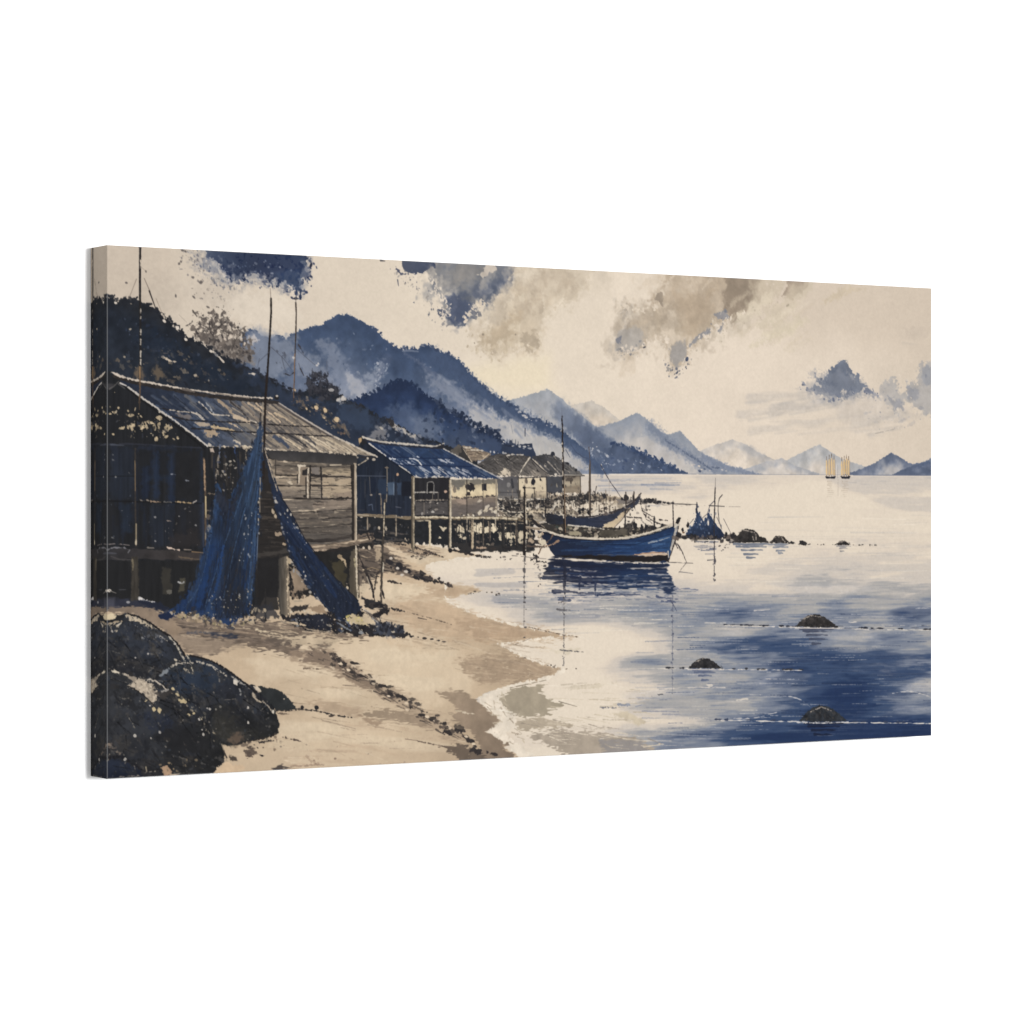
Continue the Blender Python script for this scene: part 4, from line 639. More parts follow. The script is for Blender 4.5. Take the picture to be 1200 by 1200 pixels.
for q, a, b in [((468, 664), 4.6, 4), ((478.5, 669), 3, 2.6), ((457, 659), 5, 2.6), ((488, 677), 5, 2), ((495, 678), 5, 1.8)]: blob(q, a, b, (46, 44, 47), ang=20, rough=.35, soft=.2)
for q in [(466, 666), (458, 654), (476, 670), (471, 674)]: blob(q, 2.2, 1.3, (208, 196, 182), ang=10, rough=.4)
stroke([(500, 680), (514, 682), (528, 685.5)], 1.8, (52, 48, 48), 1, rough=.8, br=.12)
for p_ in ([(463, 637), (475, 639)], [(478, 645), (500, 652), (492, 655)], [(486, 641), (505, 648)], [(482, 652), (497, 653)], [(497, 648), (506, 650)], [(532, 645), (560, 652), (574, 653)], [(500, 646), (520, 653)], [(455, 681), (470, 684)]):
    stroke(p_, 2.6, (62, 56, 54), 1, rough=1, br=.1, bn='l')
stroke([(530, 645), (548, 648), (560, 651), (576, 653)], 1.8, (52, 48, 48), 1.2, rough=.8)
hatch([(440, 636), (520, 644), (520, 656), (470, 655)], 24, [(214, 196, 170), (120, 104, 92), (196, 174, 148)], (6, 20), 8, (.8, 2), (.5, .9), br=.2, bn='l', angv=6)
# ---- huts far back on the shore ------------------------------------------------------------------
poly([(418, 604), (625, 608), (626, 646), (545, 646), (528, 640), (470, 636), (418, 640)], (40, 41, 44), soft=1.5, rough=2, mot=.1, motn='g', label='painted_stilt_deck')
poly([(585, 582), (700, 580), (728, 584), (730, 596), (700, 600), (640, 612), (585, 606)], (150, 138, 122), soft=3, rough=3, rn='l', mot=.12, motn='l', label='painted_shore_clutter')
A4 = 'painted_hut@4'
poly([(622, 536), (627, 533.5), (648, 532), (652, 534), (660, 540), (668, 545), (675, 549), (684, 557), (664, 557.5), (640, 557), (634, 548)], [(0, (66, 66, 70)), (1, (96, 93, 91))], soft=.9, rough=1, rn='f', ax=[(630, 535), (672, 556)], mot=.12, motn='g', label=A4+'/roof@4')
stroke([(642, 541), (650, 549), (656, 556)], 1.2, (176, 166, 154), 1, rough=.4); blob((651, 556), 2, 1.4, (214, 204, 190)); blob((639, 546), 1.8, 1.6, (170, 160, 150))
stroke([(660, 556.5), (676, 557), (684, 557)], 1, (196, 184, 168), .6); stroke([(662, 558), (685, 557.5)], 1.4, (40, 40, 44), 1)
blob((648, 532), 2.6, 2.6, (48, 50, 58)); blob((665, 543), 3, 1.2, (46, 46, 52), ang=20); blob((675, 551), 2, 1.6, (48, 50, 56))
poly([(640, 558), (660, 558), (660, 578), (640, 578)], (74, 75, 80), soft=.8, rough=.8, mot=.1, label=A4); poly([(660, 558), (680, 558), (680.5, 577), (660, 578)], [(0, (110, 100, 90)), (.4, (176, 162, 140)), (1, (138, 124, 108))], soft=.8, rough=.8, ax=[(668, 558), (670, 578)], mot=.08, label=A4)
poly([(662, 558), (674, 558), (670, 564), (664, 563)], (84, 76, 70), soft=1.5, rough=1.4); blob((669, 565), 1.1, 2, (70, 62, 58)); stroke([(680, 558), (680.5, 578)], 1.2, (70, 64, 60)); stroke([(662, 572), (680, 571)], 3, (128, 114, 98), 3, alpha=.7, soft=1.4, rough=1)
A3 = 'painted_hut@3'
poly([(526, 530), (538, 521), (542, 524), (556, 546), (548, 548)], (56, 54, 54), soft=1, rough=1, label=A3); poly([(527, 529), (537, 521.5), (541, 522), (540, 530), (535, 536)], (96, 90, 84), soft=1.2, rough=1, rn='f', mot=.15)
poly([(542, 523), (550, 523), (564, 527), (575, 532), (570, 538), (553, 541), (548, 533)], (126, 112, 98), soft=1, rough=1.2, rn='f', mot=.2, motn='g', label=A3+'/roof@3')
stroke([(543, 524), (552, 525)], 2, (196, 184, 166), 1.4, rough=.8, br=.1); stroke([(552, 527), (566, 528)], 1.8, (206, 194, 176), 1.2, rough=.6); stroke([(543, 526), (548, 534), (553, 541)], 1.2, (186, 168, 146), .8, rough=.5)
hatch([(545, 526), (572, 531), (569, 538), (554, 540)], 22, [(206, 186, 158), (92, 80, 72), (170, 150, 128)], (4, 12), 10, (.6, 1.6), (.5, .9), angv=8)
stroke([(566, 538), (573, 532)], 1.2, (196, 176, 150), .8); dabs([(574, 529), (594, 529), (594, 532), (576, 532)], 10, [(206, 200, 192), (50, 56, 70)], (.5, 1.4))
poly([(558, 544), (568, 539), (576, 533), (590, 531.5), (613, 532.5), (622, 536), (616, 546), (609, 558), (590, 558), (574, 556)], [(0, (70, 67, 66)), (1, (96, 91, 87))], soft=1, rough=1.1, rn='f', ax=[(590, 532), (590, 557)], mot=.12, motn='l', label=A3+'/roof@3')
hatch([(562, 544), (580, 534), (616, 534), (608, 555), (576, 554)], 30, [(124, 118, 112), (66, 64, 64), (96, 92, 90)], (6, 20), -32, (.7, 1.8), (.3, .7), br=.15, angv=8)
stroke([(594, 534), (600, 532.5), (613, 533)], 1.2, (190, 182, 172), 1, rough=.5, br=.1); stroke([(560, 546), (576, 556)], 4, (48, 47, 48), 3, rough=1)
poly([(587, 554), (592, 548), (597, 551), (598, 556), (588, 557)], (196, 182, 162), soft=1.2, rough=1.2, rn='f'); stroke([(584, 555), (604, 558)], 1.4, (188, 174, 154), 1, rough=.8, br=.2)
poly([(621, 536), (630, 542), (637, 550), (645, 558), (626, 558.5), (608, 557)], [(0, (84, 80, 78)), (1, (118, 111, 104))], soft=.9, rough=.9, rn='f', ax=[(622, 538), (624, 558)], mot=.1, label=A3+'/roof@3')
poly([(620, 552), (628, 550), (634, 556), (624, 558)], (164, 152, 138), soft=2, rough=1.5, alpha=.7); stroke([(621, 536), (614, 546), (608, 557)], 1.5, (206, 194, 176), 1.1, rough=.4); stroke([(624, 538), (634, 547), (645, 558)], 1.5, (186, 174, 158), 1, rough=.5, br=.12); stroke([(622, 537.5), (634, 549), (642, 555)], 1.4, (58, 56, 58), 1)
poly([(578, 560), (607, 558), (608, 585), (580, 584)], [(0, (84, 82, 84)), (1, (108, 105, 104))], soft=.9, rough=.8, ax=[(590, 560), (590, 584)], mot=.09, label=A3)
stroke([(600, 562), (601, 571)], 3, (58, 58, 62), 3, rough=.6); blob((596, 568), 2.4, 2.6, (130, 126, 124), rough=.3); stroke([(582, 577), (606, 577)], 1, (70, 68, 70), .8); stroke([(583, 582.5), (606, 582)], 2.2, (120, 114, 108), 1.6, rough=.6)
poly([(607.5, 560), (640, 559.5), (641, 579), (640, 583), (608, 584)], [(0, (216, 200, 173)), (.7, (210, 193, 165)), (1, (150, 136, 118))], soft=.9, rough=.7, ax=[(620, 560), (621, 584)], mot=.04, label=A3)
stroke([(608, 560), (640, 559)], 1.6, (66, 62, 62), 1.2, rough=.5); stroke([(607.4, 558), (607.8, 585)], 1.3, (60, 58, 58)); stroke([(640.6, 559), (641.2, 586)], 2, (66, 64, 66), 1.6)
blob((625, 565), 2.3, 3, (40, 40, 46), rough=.4, label=A3+'/window@3'); blob((616.5, 563), 1.7, 3, (104, 94, 86), rough=.4, label=A3+'/window@3b'); blob((633.5, 562), 1.6, 2, (48, 46, 50), rough=.4, label=A3+'/window@3c'); stroke([(629, 577), (640, 576)], 2.4, (170, 154, 136), 2, alpha=.8, rough=1)
stroke([(614, 571.5), (627, 572)], .8, (110, 98, 88), .7); blob((614, 571.5), 2, 1.2, (50, 46, 46)); blob((626, 572), 2, 1.2, (60, 54, 52)); stroke([(626, 572), (627, 588)], 1, (90, 80, 72), .8); stroke([(615.3, 558), (615.3, 572)], .7, (150, 134, 116), .6)
for PL, nn in (([(562, 544), (590, 533), (618, 536), (608, 556), (576, 554)], 60), ([(626, 534), (650, 534), (680, 556), (645, 556)], 46), ([(622, 540), (640, 556), (612, 556)], 20)):
    hatch(PL, nn, [(52, 50, 50), (134, 126, 118), (74, 71, 70), (160, 150, 138), (40, 39, 41)], (3, 12), 40, (.5, 1.5), (.35, .85), br=.2, bn='f', angv=12)
dabs([(584, 560), (640, 560), (640, 584), (584, 584)], 40, [(90, 84, 80), (60, 57, 57), (150, 138, 122)], (.3, 1.3), asp=(1, 2.4), ang=90, angv=30, alpha=(.3, .75))
dabs([(530, 566), (582, 566), (582, 604), (530, 604)], 50, [(96, 88, 82), (66, 62, 60), (170, 154, 132), (46, 45, 46)], (.3, 1.3), asp=(1, 2.6), ang=90, angv=40, alpha=(.3, .75))
dabs([(645, 560), (680, 560), (680, 577), (645, 577)], 26, [(70, 66, 64), (100, 92, 86), (160, 148, 130)], (.3, 1.2), asp=(1, 2.4), ang=90, angv=30, alpha=(.3, .8))
# clutter between huts and water
poly([(584, 586), (640, 585), (700, 578), (712, 582), (700, 590), (650, 592), (622, 600), (585, 600)], (50, 49, 51), soft=1.4, rough=2.6, rn='f', br=.22, bn='f', mot=.15)
stroke([(592, 585.5), (640, 585)], 1.6, (206, 196, 180), 1, br=.35, bn='l', rough=.5)
poly([(596, 598), (612, 596), (632, 596), (640, 600), (612, 604)], (214, 196, 168), soft=1.6, rough=1.6, rn='l', alpha=.9); poly([(644, 587), (668, 588), (724, 588), (724, 594), (700, 599), (668, 598), (650, 592)], (224, 209, 188), soft=1.6, rough=2, rn='l', alpha=.92)
poly([(692, 580), (728, 582), (728, 588), (695, 588)], (166, 150, 130), soft=1.8, rough=1.6, alpha=.85)
dabs([(585, 586), (640, 586), (640, 606), (585, 604)], 110, [(40, 40, 43), (196, 182, 162), (120, 108, 96), (60, 58, 58), (222, 210, 192)], (.4, 1.8), asp=(1, 2.6), ang=0, angv=35, alpha=(.6, 1))
dabs([(640, 578), (700, 576), (728, 583), (725, 590), (650, 596)], 120, [(46, 44, 46), (214, 200, 178), (90, 80, 74), (150, 134, 116)], (.4, 1.8), asp=(1, 2.2), angv=60, alpha=(.6, 1))
dabs([(640, 590), (668, 590), (668, 622), (640, 616)], 90, [(44, 42, 44), (210, 198, 180), (70, 64, 62), (150, 136, 120)], (.5, 2), asp=(1, 2.6), ang=60, angv=50, alpha=(.6, 1))
for a, b in [((654, 588), (642, 606)), ((645, 598), (655, 586)), ((668, 588), (674, 598)), ((650, 604), (652, 598)), ((598, 588), (600, 595))]: stroke([a, b], 1.2, (206, 196, 182), .8, rough=.5)
poly([(588, 600), (600, 596), (614, 599), (622, 602), (606, 606), (594, 606)], (54, 52, 52), soft=1, rough=1.6, rn='f'); stroke([(582, 597), (596, 604), (612, 606)], 1.8, (196, 182, 162), 1.2, rough=.8, br=.1); stroke([(588, 595), (598, 600), (616, 600)], 1.2, (206, 194, 176), 1, rough=.6)
stroke([(639.6, 585), (639.2, 606)], 2, (44, 42, 44), 1.6, rough=.6); stroke([(672, 582), (676, 590)], 1, (60, 56, 56), .8)
# the hut with the blue roof
A2 = 'painted_hut@2'
poly([(423, 513), (431, 519), (452, 534), (470, 546), (486, 558), (486, 606), (418, 604), (417, 545), (440, 534), (421, 524)], [(0, (35, 39, 48)), (.5, (37, 43, 55)), (1, (41, 46, 58))], soft=1, rough=.7, ax=[(440, 520), (450, 605)], mot=.1, motn='v', label=A2)
poly([(421, 514), (424, 511), (428, 514), (430, 519), (424, 523)], (40, 40, 44), soft=.8, rough=.8); poly([(420, 514), (424, 512), (424, 516), (421, 521)], (178, 150, 114), soft=.9, rough=.8)
hatch([(420, 545), (484, 562), (484, 602), (420, 602)], 60, [(42, 50, 66), (35, 39, 50), (52, 58, 70), (31, 33, 40), (62, 62, 66)], (8, 26), 90, (.8, 2.4), (.3, .7), br=.1, bn='v', angv=2)
poly([(443, 562), (453, 560), (454, 580), (444, 580)], (44, 56, 76), soft=2, rough=1, alpha=.8)
poly([(454, 566), (462, 565), (462, 580), (455, 580)], (74, 92, 116), soft=1.4, rough=.6, label=A2+'/window@2'); poly([(465, 566), (470, 566), (470, 580), (466, 580)], (58, 72, 94), soft=1.4, rough=.5); poly([(471, 564), (483, 564), (483, 581), (471, 581)], (32, 34, 42), soft=1, rough=.6); poly([(433, 560), (440, 560), (440, 578), (433, 578)], (34, 40, 54), soft=1, rough=.6); stroke([(461.5, 567), (461.5, 580)], .9, (130, 146, 166), .8)
stroke([(418, 557.5), (452, 558)], 1, (84, 90, 104), .7, br=.15); stroke([(433, 559), (434, 578)], .9, (96, 92, 88), .7); stroke([(453.5, 547), (453.8, 560), (453.4, 582)], 1.1, (140, 128, 112), .8, br=.2); blob((453, 548), 2.6, 1, (116, 104, 92)); blob((466, 556), 1.6, 1.8, (196, 160, 130)); blob((481, 583), 1.2, 1.2, (190, 184, 176)); blob((435, 580), 1.6, .9, (140, 130, 120)); blob((445, 579), 1.6, .9, (140, 130, 120))
stroke([(432, 592), (436, 591), (437, 598)], 1, (90, 100, 120), .8); stroke([(464, 594), (470, 595)], 1.2, (86, 88, 98), .8)
RF2 = [(430, 518), (436, 517.5), (452, 519.5), (470, 521), (486, 523), (505, 524.5), (519, 525.5), (524, 529), (533, 534), (545, 540), (560, 547.5), (575, 555), (589, 561), (575, 560.5), (560, 560.5), (545, 559.5), (530, 559.5), (510, 559), (495, 559.5), (487, 558.5), (481, 555), (470, 547.5), (458, 539), (450, 533), (440, 526)]
poly(RF2, [(0, (38, 56, 92)), (.5, (46, 68, 106)), (1, (44, 62, 98))], soft=.9, rough=.8, rn='f', ax=[(450, 522), (540, 560)], mot=.1, motn='g', label=A2+'/roof@2')
hatch(RF2, 60, [(34, 50, 86), (72, 92, 124), (54, 76, 112), (30, 42, 70), (100, 114, 138), (40, 52, 78)], (8, 22), 37, (1, 3.4), (.35, .75), br=.12, bn='g', angv=3)
hatch([(490, 546), (540, 548), (570, 559), (500, 558)], 34, [(206, 198, 188), (176, 176, 180), (150, 158, 172)], (5, 13), 32, (.8, 2.4), (.6, .95), br=.1, angv=3); hatch([(458, 538), (486, 540), (490, 546), (470, 546)], 8, [(150, 160, 180), (186, 188, 194)], (4, 10), 30, (.8, 2), (.5, .9)); hatch([(513, 537), (524, 537), (532, 543), (520, 544)], 9, [(206, 202, 198), (160, 166, 180)], (5, 10), 25, (.8, 1.8), (.7, 1))
stroke([(456, 536), (475, 536), (490, 537), (512, 537), (530, 537)], 1.1, (30, 44, 78), .9, br=.1); stroke([(470, 545), (490, 545.5), (520, 546), (556, 547)], 1.2, (30, 44, 78), 1, br=.08)
stroke([(457, 537.5), (463, 538)], 2.2, (196, 196, 198), 1.4, rough=.7); stroke([(486, 538), (490, 540), (494, 545)], 1.6, (206, 202, 196), 1, rough=.5); stroke([(480, 537.5), (488, 538)], 1.4, (186, 188, 194), 1, rough=.6); stroke([(489, 535), (491, 536)], 1.6, (190, 192, 198), 1)
along([(487, 558.6), (500, 559), (520, 559), (545, 559.5), (560, 560)], 36, [(206, 198, 186), (60, 74, 104), (180, 176, 174)], .5, (.5, 1.3), alpha=(.7, 1))
stroke([(425, 512), (432, 514.5), (448, 518), (470, 519.8), (490, 521.5), (508, 523), (514, 522.5), (520, 520)], 2.2, (196, 186, 172), 1.8, rough=.6, br=.08, label=A2+'/ridge_beam@2')
stroke([(428, 516), (450, 520.5), (480, 523.2), (512, 525.4)], 1.6, (44, 44, 52), 1.6, rough=.4); poly([(510, 524), (520, 520), (521, 526), (512, 526)], (46, 46, 52), soft=.8, rough=.6)
stroke([(432, 519.5), (441, 526), (452, 534)], 1.6, (206, 198, 188), 1.2, rough=.5, br=.08); stroke([(468, 546), (475, 550.5), (481, 555)], 1.5, (200, 192, 180), 1.2, rough=.5, br=.08); stroke([(520, 526), (535, 534), (560, 547), (589, 562)], 1.5, (176, 170, 164), 1.3, rough=.4)
stroke([(430, 520), (452, 536), (484, 558)], 1.2, (28, 32, 42), 1)
poly([(486, 560), (527, 560), (527, 606), (486, 606)], (42, 41, 44), soft=.9, rough=.7, mot=.1, motn='v', label=A2)
poly([(500, 566), (509, 566), (509, 579), (500, 579)], (34, 33, 36), soft=.8, rough=.3, label=A2+'/window@2b'); stroke([(500.5, 578), (500.8, 566), (503, 564.6), (507, 564.6), (508.6, 567), (508.4, 579)], 1, (150, 146, 140), .9, rough=.2)
stroke([(487, 577), (498, 576.8), (515, 577)], 1.4, (170, 164, 156), 1, rough=.5, br=.08); stroke([(488, 586.5), (500, 586), (524, 586)], 1.4, (140, 130, 118), .9, rough=.6, br=.12); stroke([(513.5, 577), (513.5, 586)], .8, (120, 112, 102)); stroke([(507, 577), (507, 586)], .8, (120, 112, 102)); blob((522, 576), 1.8, 1.4, (190, 160, 140))
poly([(487, 588), (525, 588), (525, 603), (487, 603)], (80, 76, 75), soft=1.2, rough=1, mot=.12, motn='l'); dabs([(490, 588), (522, 588), (522, 602), (490, 602)], 16, [(150, 140, 130), (54, 52, 52), (190, 182, 172)], (.4, 1.3), angv=60)
stroke([(497, 589), (497, 603)], .8, (130, 120, 110)); blob((507, 600), 2.2, 1, (180, 174, 166))
poly([(528, 562), (583, 562), (583, 606), (528, 606)], [(0, (118, 113, 104)), (.16, (190, 174, 146)), (.3, (222, 204, 170)), (.46, (214, 194, 160)), (.52, (130, 116, 104)), (1, (104, 98, 95))], soft=.9, rough=.7, ax=[(550, 562), (552, 606)], mot=.06, motn='g', label=A2)
poly([(528, 563), (546, 562), (543, 568), (538, 574), (531, 570)], (104, 100, 94), soft=2, rough=2, rn='f', alpha=.9); poly([(548, 562), (582, 562), (581, 567), (566, 566), (556, 569)], (110, 105, 97), soft=1.6, rough=1.6, rn='f', alpha=.8); poly([(545, 568), (553, 566), (557, 572), (553, 576), (546, 574)], (48, 46, 48), soft=.9, rough=1.4, rn='f', label=A2+'/window@2c'); poly([(564.5, 567), (570, 567), (570.5, 575), (565, 575)], (46, 45, 49), soft=.8, rough=.5, label=A2+'/window@2d')
stroke([(529, 583), (544, 584), (560, 582), (582, 581)], 2, (84, 76, 72), 1.4, rough=1, br=.1, bn='l'); poly([(535, 585), (547, 585), (546, 591), (536, 590)], (156, 138, 124), soft=1.4, rough=1.2, rn='l'); poly([(557, 589), (562, 585), (566, 586), (560, 591)], (196, 182, 164), soft=1.2, rough=1); poly([(530, 592), (582, 588), (582, 604), (530, 606)], (100, 92, 88), soft=2, rough=2, rn='l', alpha=.7, mot=.1, motn='l')
stroke([(531, 570), (531, 582)], 3, (212, 190, 158), 3, alpha=.5, soft=1.5); blob((533, 573), 1.6, 4, (110, 100, 92), alpha=.8, rough=.6); blob((548.5, 579), 2.6, 2, (60, 54, 54), rough=.6)
for x, w, c_ in [(547, 1.2, (70, 64, 60)), (566, 1, (86, 80, 74)), (581.5, 1.8, (150, 138, 122))]: stroke([(x, 562), (x+.2, 606)], w, c_, w*.9, rough=.3)
along([(540, 604), (556, 602), (566, 600), (574, 596), (582, 600), (596, 604)], 46, [(206, 192, 168), (60, 56, 54), (120, 108, 96), (222, 210, 190)], 1.6, (.5, 2), asp=(1, 2.2), ang=-15, angv=30, alpha=(.7, 1))
stroke([(568, 600), (575, 596), (582, 594)], 1.8, (200, 186, 164), 1, rough=.8)
DK = 'painted_stilt_deck'
stroke([(418, 603.5), (440, 604.5), (462, 606), (486, 607.5), (510, 606.5), (530, 607.5), (550, 607), (575, 607), (600, 608), (612, 609), (626, 609.5)], 3, (122, 108, 90), 3.4, rough=.9, rn='l', mot=.15, label=DK)
stroke([(486, 606), (505, 606), (520, 606), (530, 607), (550, 606.5), (580, 607), (606, 608)], 1.5, (214, 200, 174), 1.6, rough=.7, br=.12, bn='l'); stroke([(418, 603), (432, 604)], 1.2, (180, 166, 146), 1, br=.1); stroke([(488, 610.5), (503, 610)], 1.2, (190, 174, 150), .8, rough=.5); stroke([(585, 614), (640, 613)], 1.2, (150, 136, 118), .8, br=.3, bn='l')
# what shows under the deck
for p_ in ([(533, 620), (538, 615), (544, 619), (545, 625), (536, 623)], [(537, 627), (542, 625), (541, 630)], [(552, 617), (566, 613), (566, 620), (554, 624)], [(556, 622), (574, 617), (574, 624), (560, 626)], [(577, 614), (584, 619), (580, 624), (574, 622)], [(585, 624), (589, 622), (588, 634), (585, 633)], [(591, 623), (600, 624), (606, 630), (594, 632)], [(608, 624), (614, 622), (620, 624), (618, 632), (608, 632)], [(515, 617), (524, 619), (520, 622)], [(511, 629), (517, 628), (516, 630)], [(588, 617), (594, 618), (590, 622)]):
    poly(p_, (214, 199, 172), soft=1, rough=1.4, rn='f', mot=.08)
dabs([(530, 612), (625, 612), (625, 640), (530, 642)], 70, [(60, 56, 54), (206, 190, 164), (110, 98, 88), (36, 36, 40)], (.5, 2), asp=(1, 2), angv=40, alpha=(.6, 1)); poly([(530, 636), (560, 638), (600, 640), (620, 640), (622, 646), (540, 646)], (52, 50, 50), soft=1.6, rough=1.6, rn='l', br=.15, bn='l')
dabs([(420, 612), (480, 612), (480, 634), (420, 634)], 26, [(120, 108, 98), (200, 184, 162), (70, 70, 74)], (.4, 1.6), asp=(1, 2), ang=90, angv=40, alpha=(.5, 1)); hatch([(420, 620), (480, 624), (478, 640), (430, 640)], 16, [(84, 78, 76), (120, 108, 96)], (8, 20), 5, (.8, 2.4), (.3, .7))
for x, y0, y1, w, c_, c2 in [(484, 560, 644, 3.4, (112, 101, 86), (186, 172, 148)), (503.6, 611, 639, 2.6, (196, 178, 148), (220, 204, 176)), (527.5, 563, 645, 2.8, (150, 136, 116), (220, 208, 186)), (553.5, 610, 642, 3, (168, 150, 126), (206, 188, 160)), (430.5, 606, 620, 1.4, (130, 116, 100), (170, 156, 138)), (464, 604, 628, 1.6, (120, 108, 94), (190, 176, 154)), (547, 607, 622, 1.2, (150, 138, 122), (190, 176, 154)), (566, 608, 640, 2.4, (52, 50, 50), (150, 136, 118)), (580.5, 608, 618, 1.6, (150, 138, 122), (196, 182, 160)), (589.5, 612, 640, 4, (46, 45, 46), (60, 57, 56)), (605.5, 612, 640, 3.4, (48, 46, 47), (60, 57, 56)), (574, 612, 634, 2, (56, 53, 53), (120, 108, 96))]:
    stroke([(x, y0), (x + .2, (y0+y1)/2), (x, y1)], w, c_, w*1.1, rough=.5, mot=.15, label='painted_deck_post@%d' % int(x)); stroke([(x+w*.3, y0), (x+w*.3, y1)], w*.36, c2, w*.3, rough=.4, br=.15, bn='w')
stroke([(482.3, 562), (482.3, 642)], 1, (64, 58, 52), 1, br=.1); stroke([(525.7, 564), (525.8, 645)], 1, (44, 42, 42), 1.2); blob((527.4, 645), 2.6, 2.4, (40, 38, 40)); blob((550.6, 638), 2, 3, (40, 38, 40)); blob((597, 643), 8, 1.4, (44, 42, 44), rough=.4); blob((578, 643), 6, 1.4, (60, 54, 52), rough=.5)
stroke([(559, 642), (570, 642)], 2.4, (176, 152, 130), 1.6, rough=.8)
for k in range(34):
    x = 532+92*rng.rand(); y = 608+6*rng.rand(); stroke([(x, y), (x+.8*rng.randn(), y+14+18*rng.rand())], .7+.8*rng.rand(), [(52, 49, 48), (150, 134, 114), (70, 64, 60), (40, 39, 40)][k % 4], .6, alpha=.8, rough=.5, br=.12, bn='w')
for k in range(46):
    x = 586+140*rng.rand(); y = 574+12*rng.rand(); stroke([(x, y), (x+.8*rng.randn(), y+8+14*rng.rand())], .6+.7*rng.rand(), [(52, 49, 48), (60, 56, 54), (120, 108, 96), (40, 39, 40)][k % 4], .5, alpha=.75, rough=.4, br=.12, bn='w')
for k in range(30):
    x = 590+120*rng.rand(); y = 586+18*rng.rand(); stroke([(x, y), (x+8+12*rng.rand(), y+3*rng.randn())], .7+rng.rand(), [(50, 47, 47), (196, 182, 160), (84, 76, 70)][k % 3], .4, alpha=.8, rough=.6, br=.15, bn='l')
along([(586, 588), (640, 590), (700, 584)], 90, [(40, 39, 41), (58, 54, 53), (84, 77, 72)], 3, (.5, 2), asp=(1, 2.4), angv=40, alpha=(.6, 1))
along([(600, 604), (650, 606), (668, 604)], 50, [(40, 39, 41), (58, 54, 53), (196, 182, 160)], 3, (.5, 1.8), asp=(1, 2.4), angv=40, alpha=(.6, 1))
# ---- boats ----------------------------------------------------------------------------------------
poly([(722, 585), (760, 586), (790, 589), (815, 590.5), (812, 592), (760, 591), (724, 591)], (120, 112, 106), soft=1.6, rough=1.2, rn='l', br=.45, bn='l', label='painted_sea_wall')
along([(726, 585), (745, 586), (770, 588)], 46, [(48, 46, 48), (70, 66, 66)], 1.3, (.6, 2), asp=(1, 1.8), angv=60, alpha=(.7, 1))
for q, a, b in [((762, 586.5), 4, 2.6), ((756, 587.5), 3, 1.8), ((772, 588.5), 3, 1.8), ((778, 589.2), 3.4, 1.8), ((783, 589.8), 2, 1.2), ((789, 589.6), 2.2, 1.4), ((734, 583), 3, 3), ((708, 581), 2.4, 3), ((742, 582.5), 1.6, 3)]: blob(q, a, b, (50, 49, 52), rough=.5, soft=.25)
stroke([(790, 590.4), (803, 590.8), (816, 591.2)], 1.1, (70, 66, 66), .6, br=.2, bn='l'); stroke([(818, 592), (835, 592.6)], .8, (130, 122, 116), .5, br=.5, bn='l'); stroke([(756, 592), (775, 593)], 1.6, (196, 188, 180), .8, br=.3, bn='l')
stroke([(773, 591), (770, 594)], 3, (176, 170, 166), 2, alpha=.5, soft=2)
B2 = 'painted_boat@2'
poly([(640, 601), (655, 604), (680, 606), (700, 604), (715, 600), (730, 595), (744, 588), (752, 577), (748, 590), (738, 598), (730, 606), (722, 613), (712, 619), (690, 620), (660, 618), (640, 615)], [(0, (42, 42, 46)), (.4, (46, 52, 70)), (1, (58, 60, 70))], soft=.9, rough=.8, rn='f', ax=[(640, 610), (740, 600)], mot=.1, motn='l', label=B2)
poly([(728, 601), (734, 597), (740, 594), (734, 602), (727, 610), (719, 618), (706, 619), (708, 614), (716, 612), (722, 608)], [(0, (178, 158, 132)), (1, (212, 192, 160))], soft=1, rough=.9, rn='f', ax=[(738, 595), (712, 618)], label=B2+'/bow@2'); stroke([(738, 596), (728, 610), (719, 619)], 1.1, (96, 84, 76), .8)
stroke([(676, 606), (696, 605.5), (712, 602), (728, 596.5), (742, 589), (751, 578)], 2.2, (56, 52, 54), 1.6, rough=.4, label=B2+'/bowsprit@2'); stroke([(678, 604), (694, 603.4), (712, 599)], 1.3, (206, 194, 176), 1, rough=.6, br=.15); stroke([(690, 607), (724, 600)], 1, (150, 144, 140), .8, br=.35, bn='l')
dabs([(668, 596), (720, 594), (718, 602), (676, 606)], 46, [(48, 46, 48), (214, 202, 184), (100, 90, 84)], (.6, 1.8), asp=(1, 2), angv=60, alpha=(.7, 1))
for q in [(679, 600), (690, 600.5), (683, 597)]: blob(q, 2, 2.6, (40, 39, 42), rough=.4)
for x, y0, y1, w in [(691.5, 540, 605, 2.6), (733.5, 577, 598, 2), (721, 594, 601, 1.2), (708, 592, 600, 1.2), (714, 593, 601, 1), (743, 576, 594, 1.8), (702, 592, 600, 1)]: stroke([(x, y0), (x, y1)], w*.7, (62, 55, 52), w, rough=.3, label='painted_mast@4' if y0 < 550 else None)
stroke([(690, 524), (691, 534), (691.6, 545)], .9, (84, 76, 76), 1.6, rough=.3); stroke([(691.3, 545), (690.8, 578)], 2.2, (84, 74, 66), 2.6, rough=.3); stroke([(690.6, 578), (690.4, 596)], 1, (150, 134, 116), .8)
stroke([(669, 521), (675, 530), (684, 536), (692, 538)], .8, (70, 82, 110), 1.8, alpha=.85); stroke([(663, 527), (668, 536)], .9, (76, 82, 100), .6); stroke([(680, 540), (680, 556)], .6, (140, 140, 146), .5, alpha=.7)
stroke([(704, 545), (710, 556), (716, 566), (722, 574), (727, 582)], 1.1, (72, 70, 78), .9, rough=.2, br=.06); stroke([(714, 562), (714, 580)], .6, (160, 150, 142), .5, alpha=.8)
stroke([(699, 570), (697, 580)], 1.4, (90, 84, 82), .6); stroke([(696, 576), (698, 578)], 2, (80, 74, 72), 1)
stroke([(735, 590), (748, 583)], 1.2, (60, 56, 58), .8)
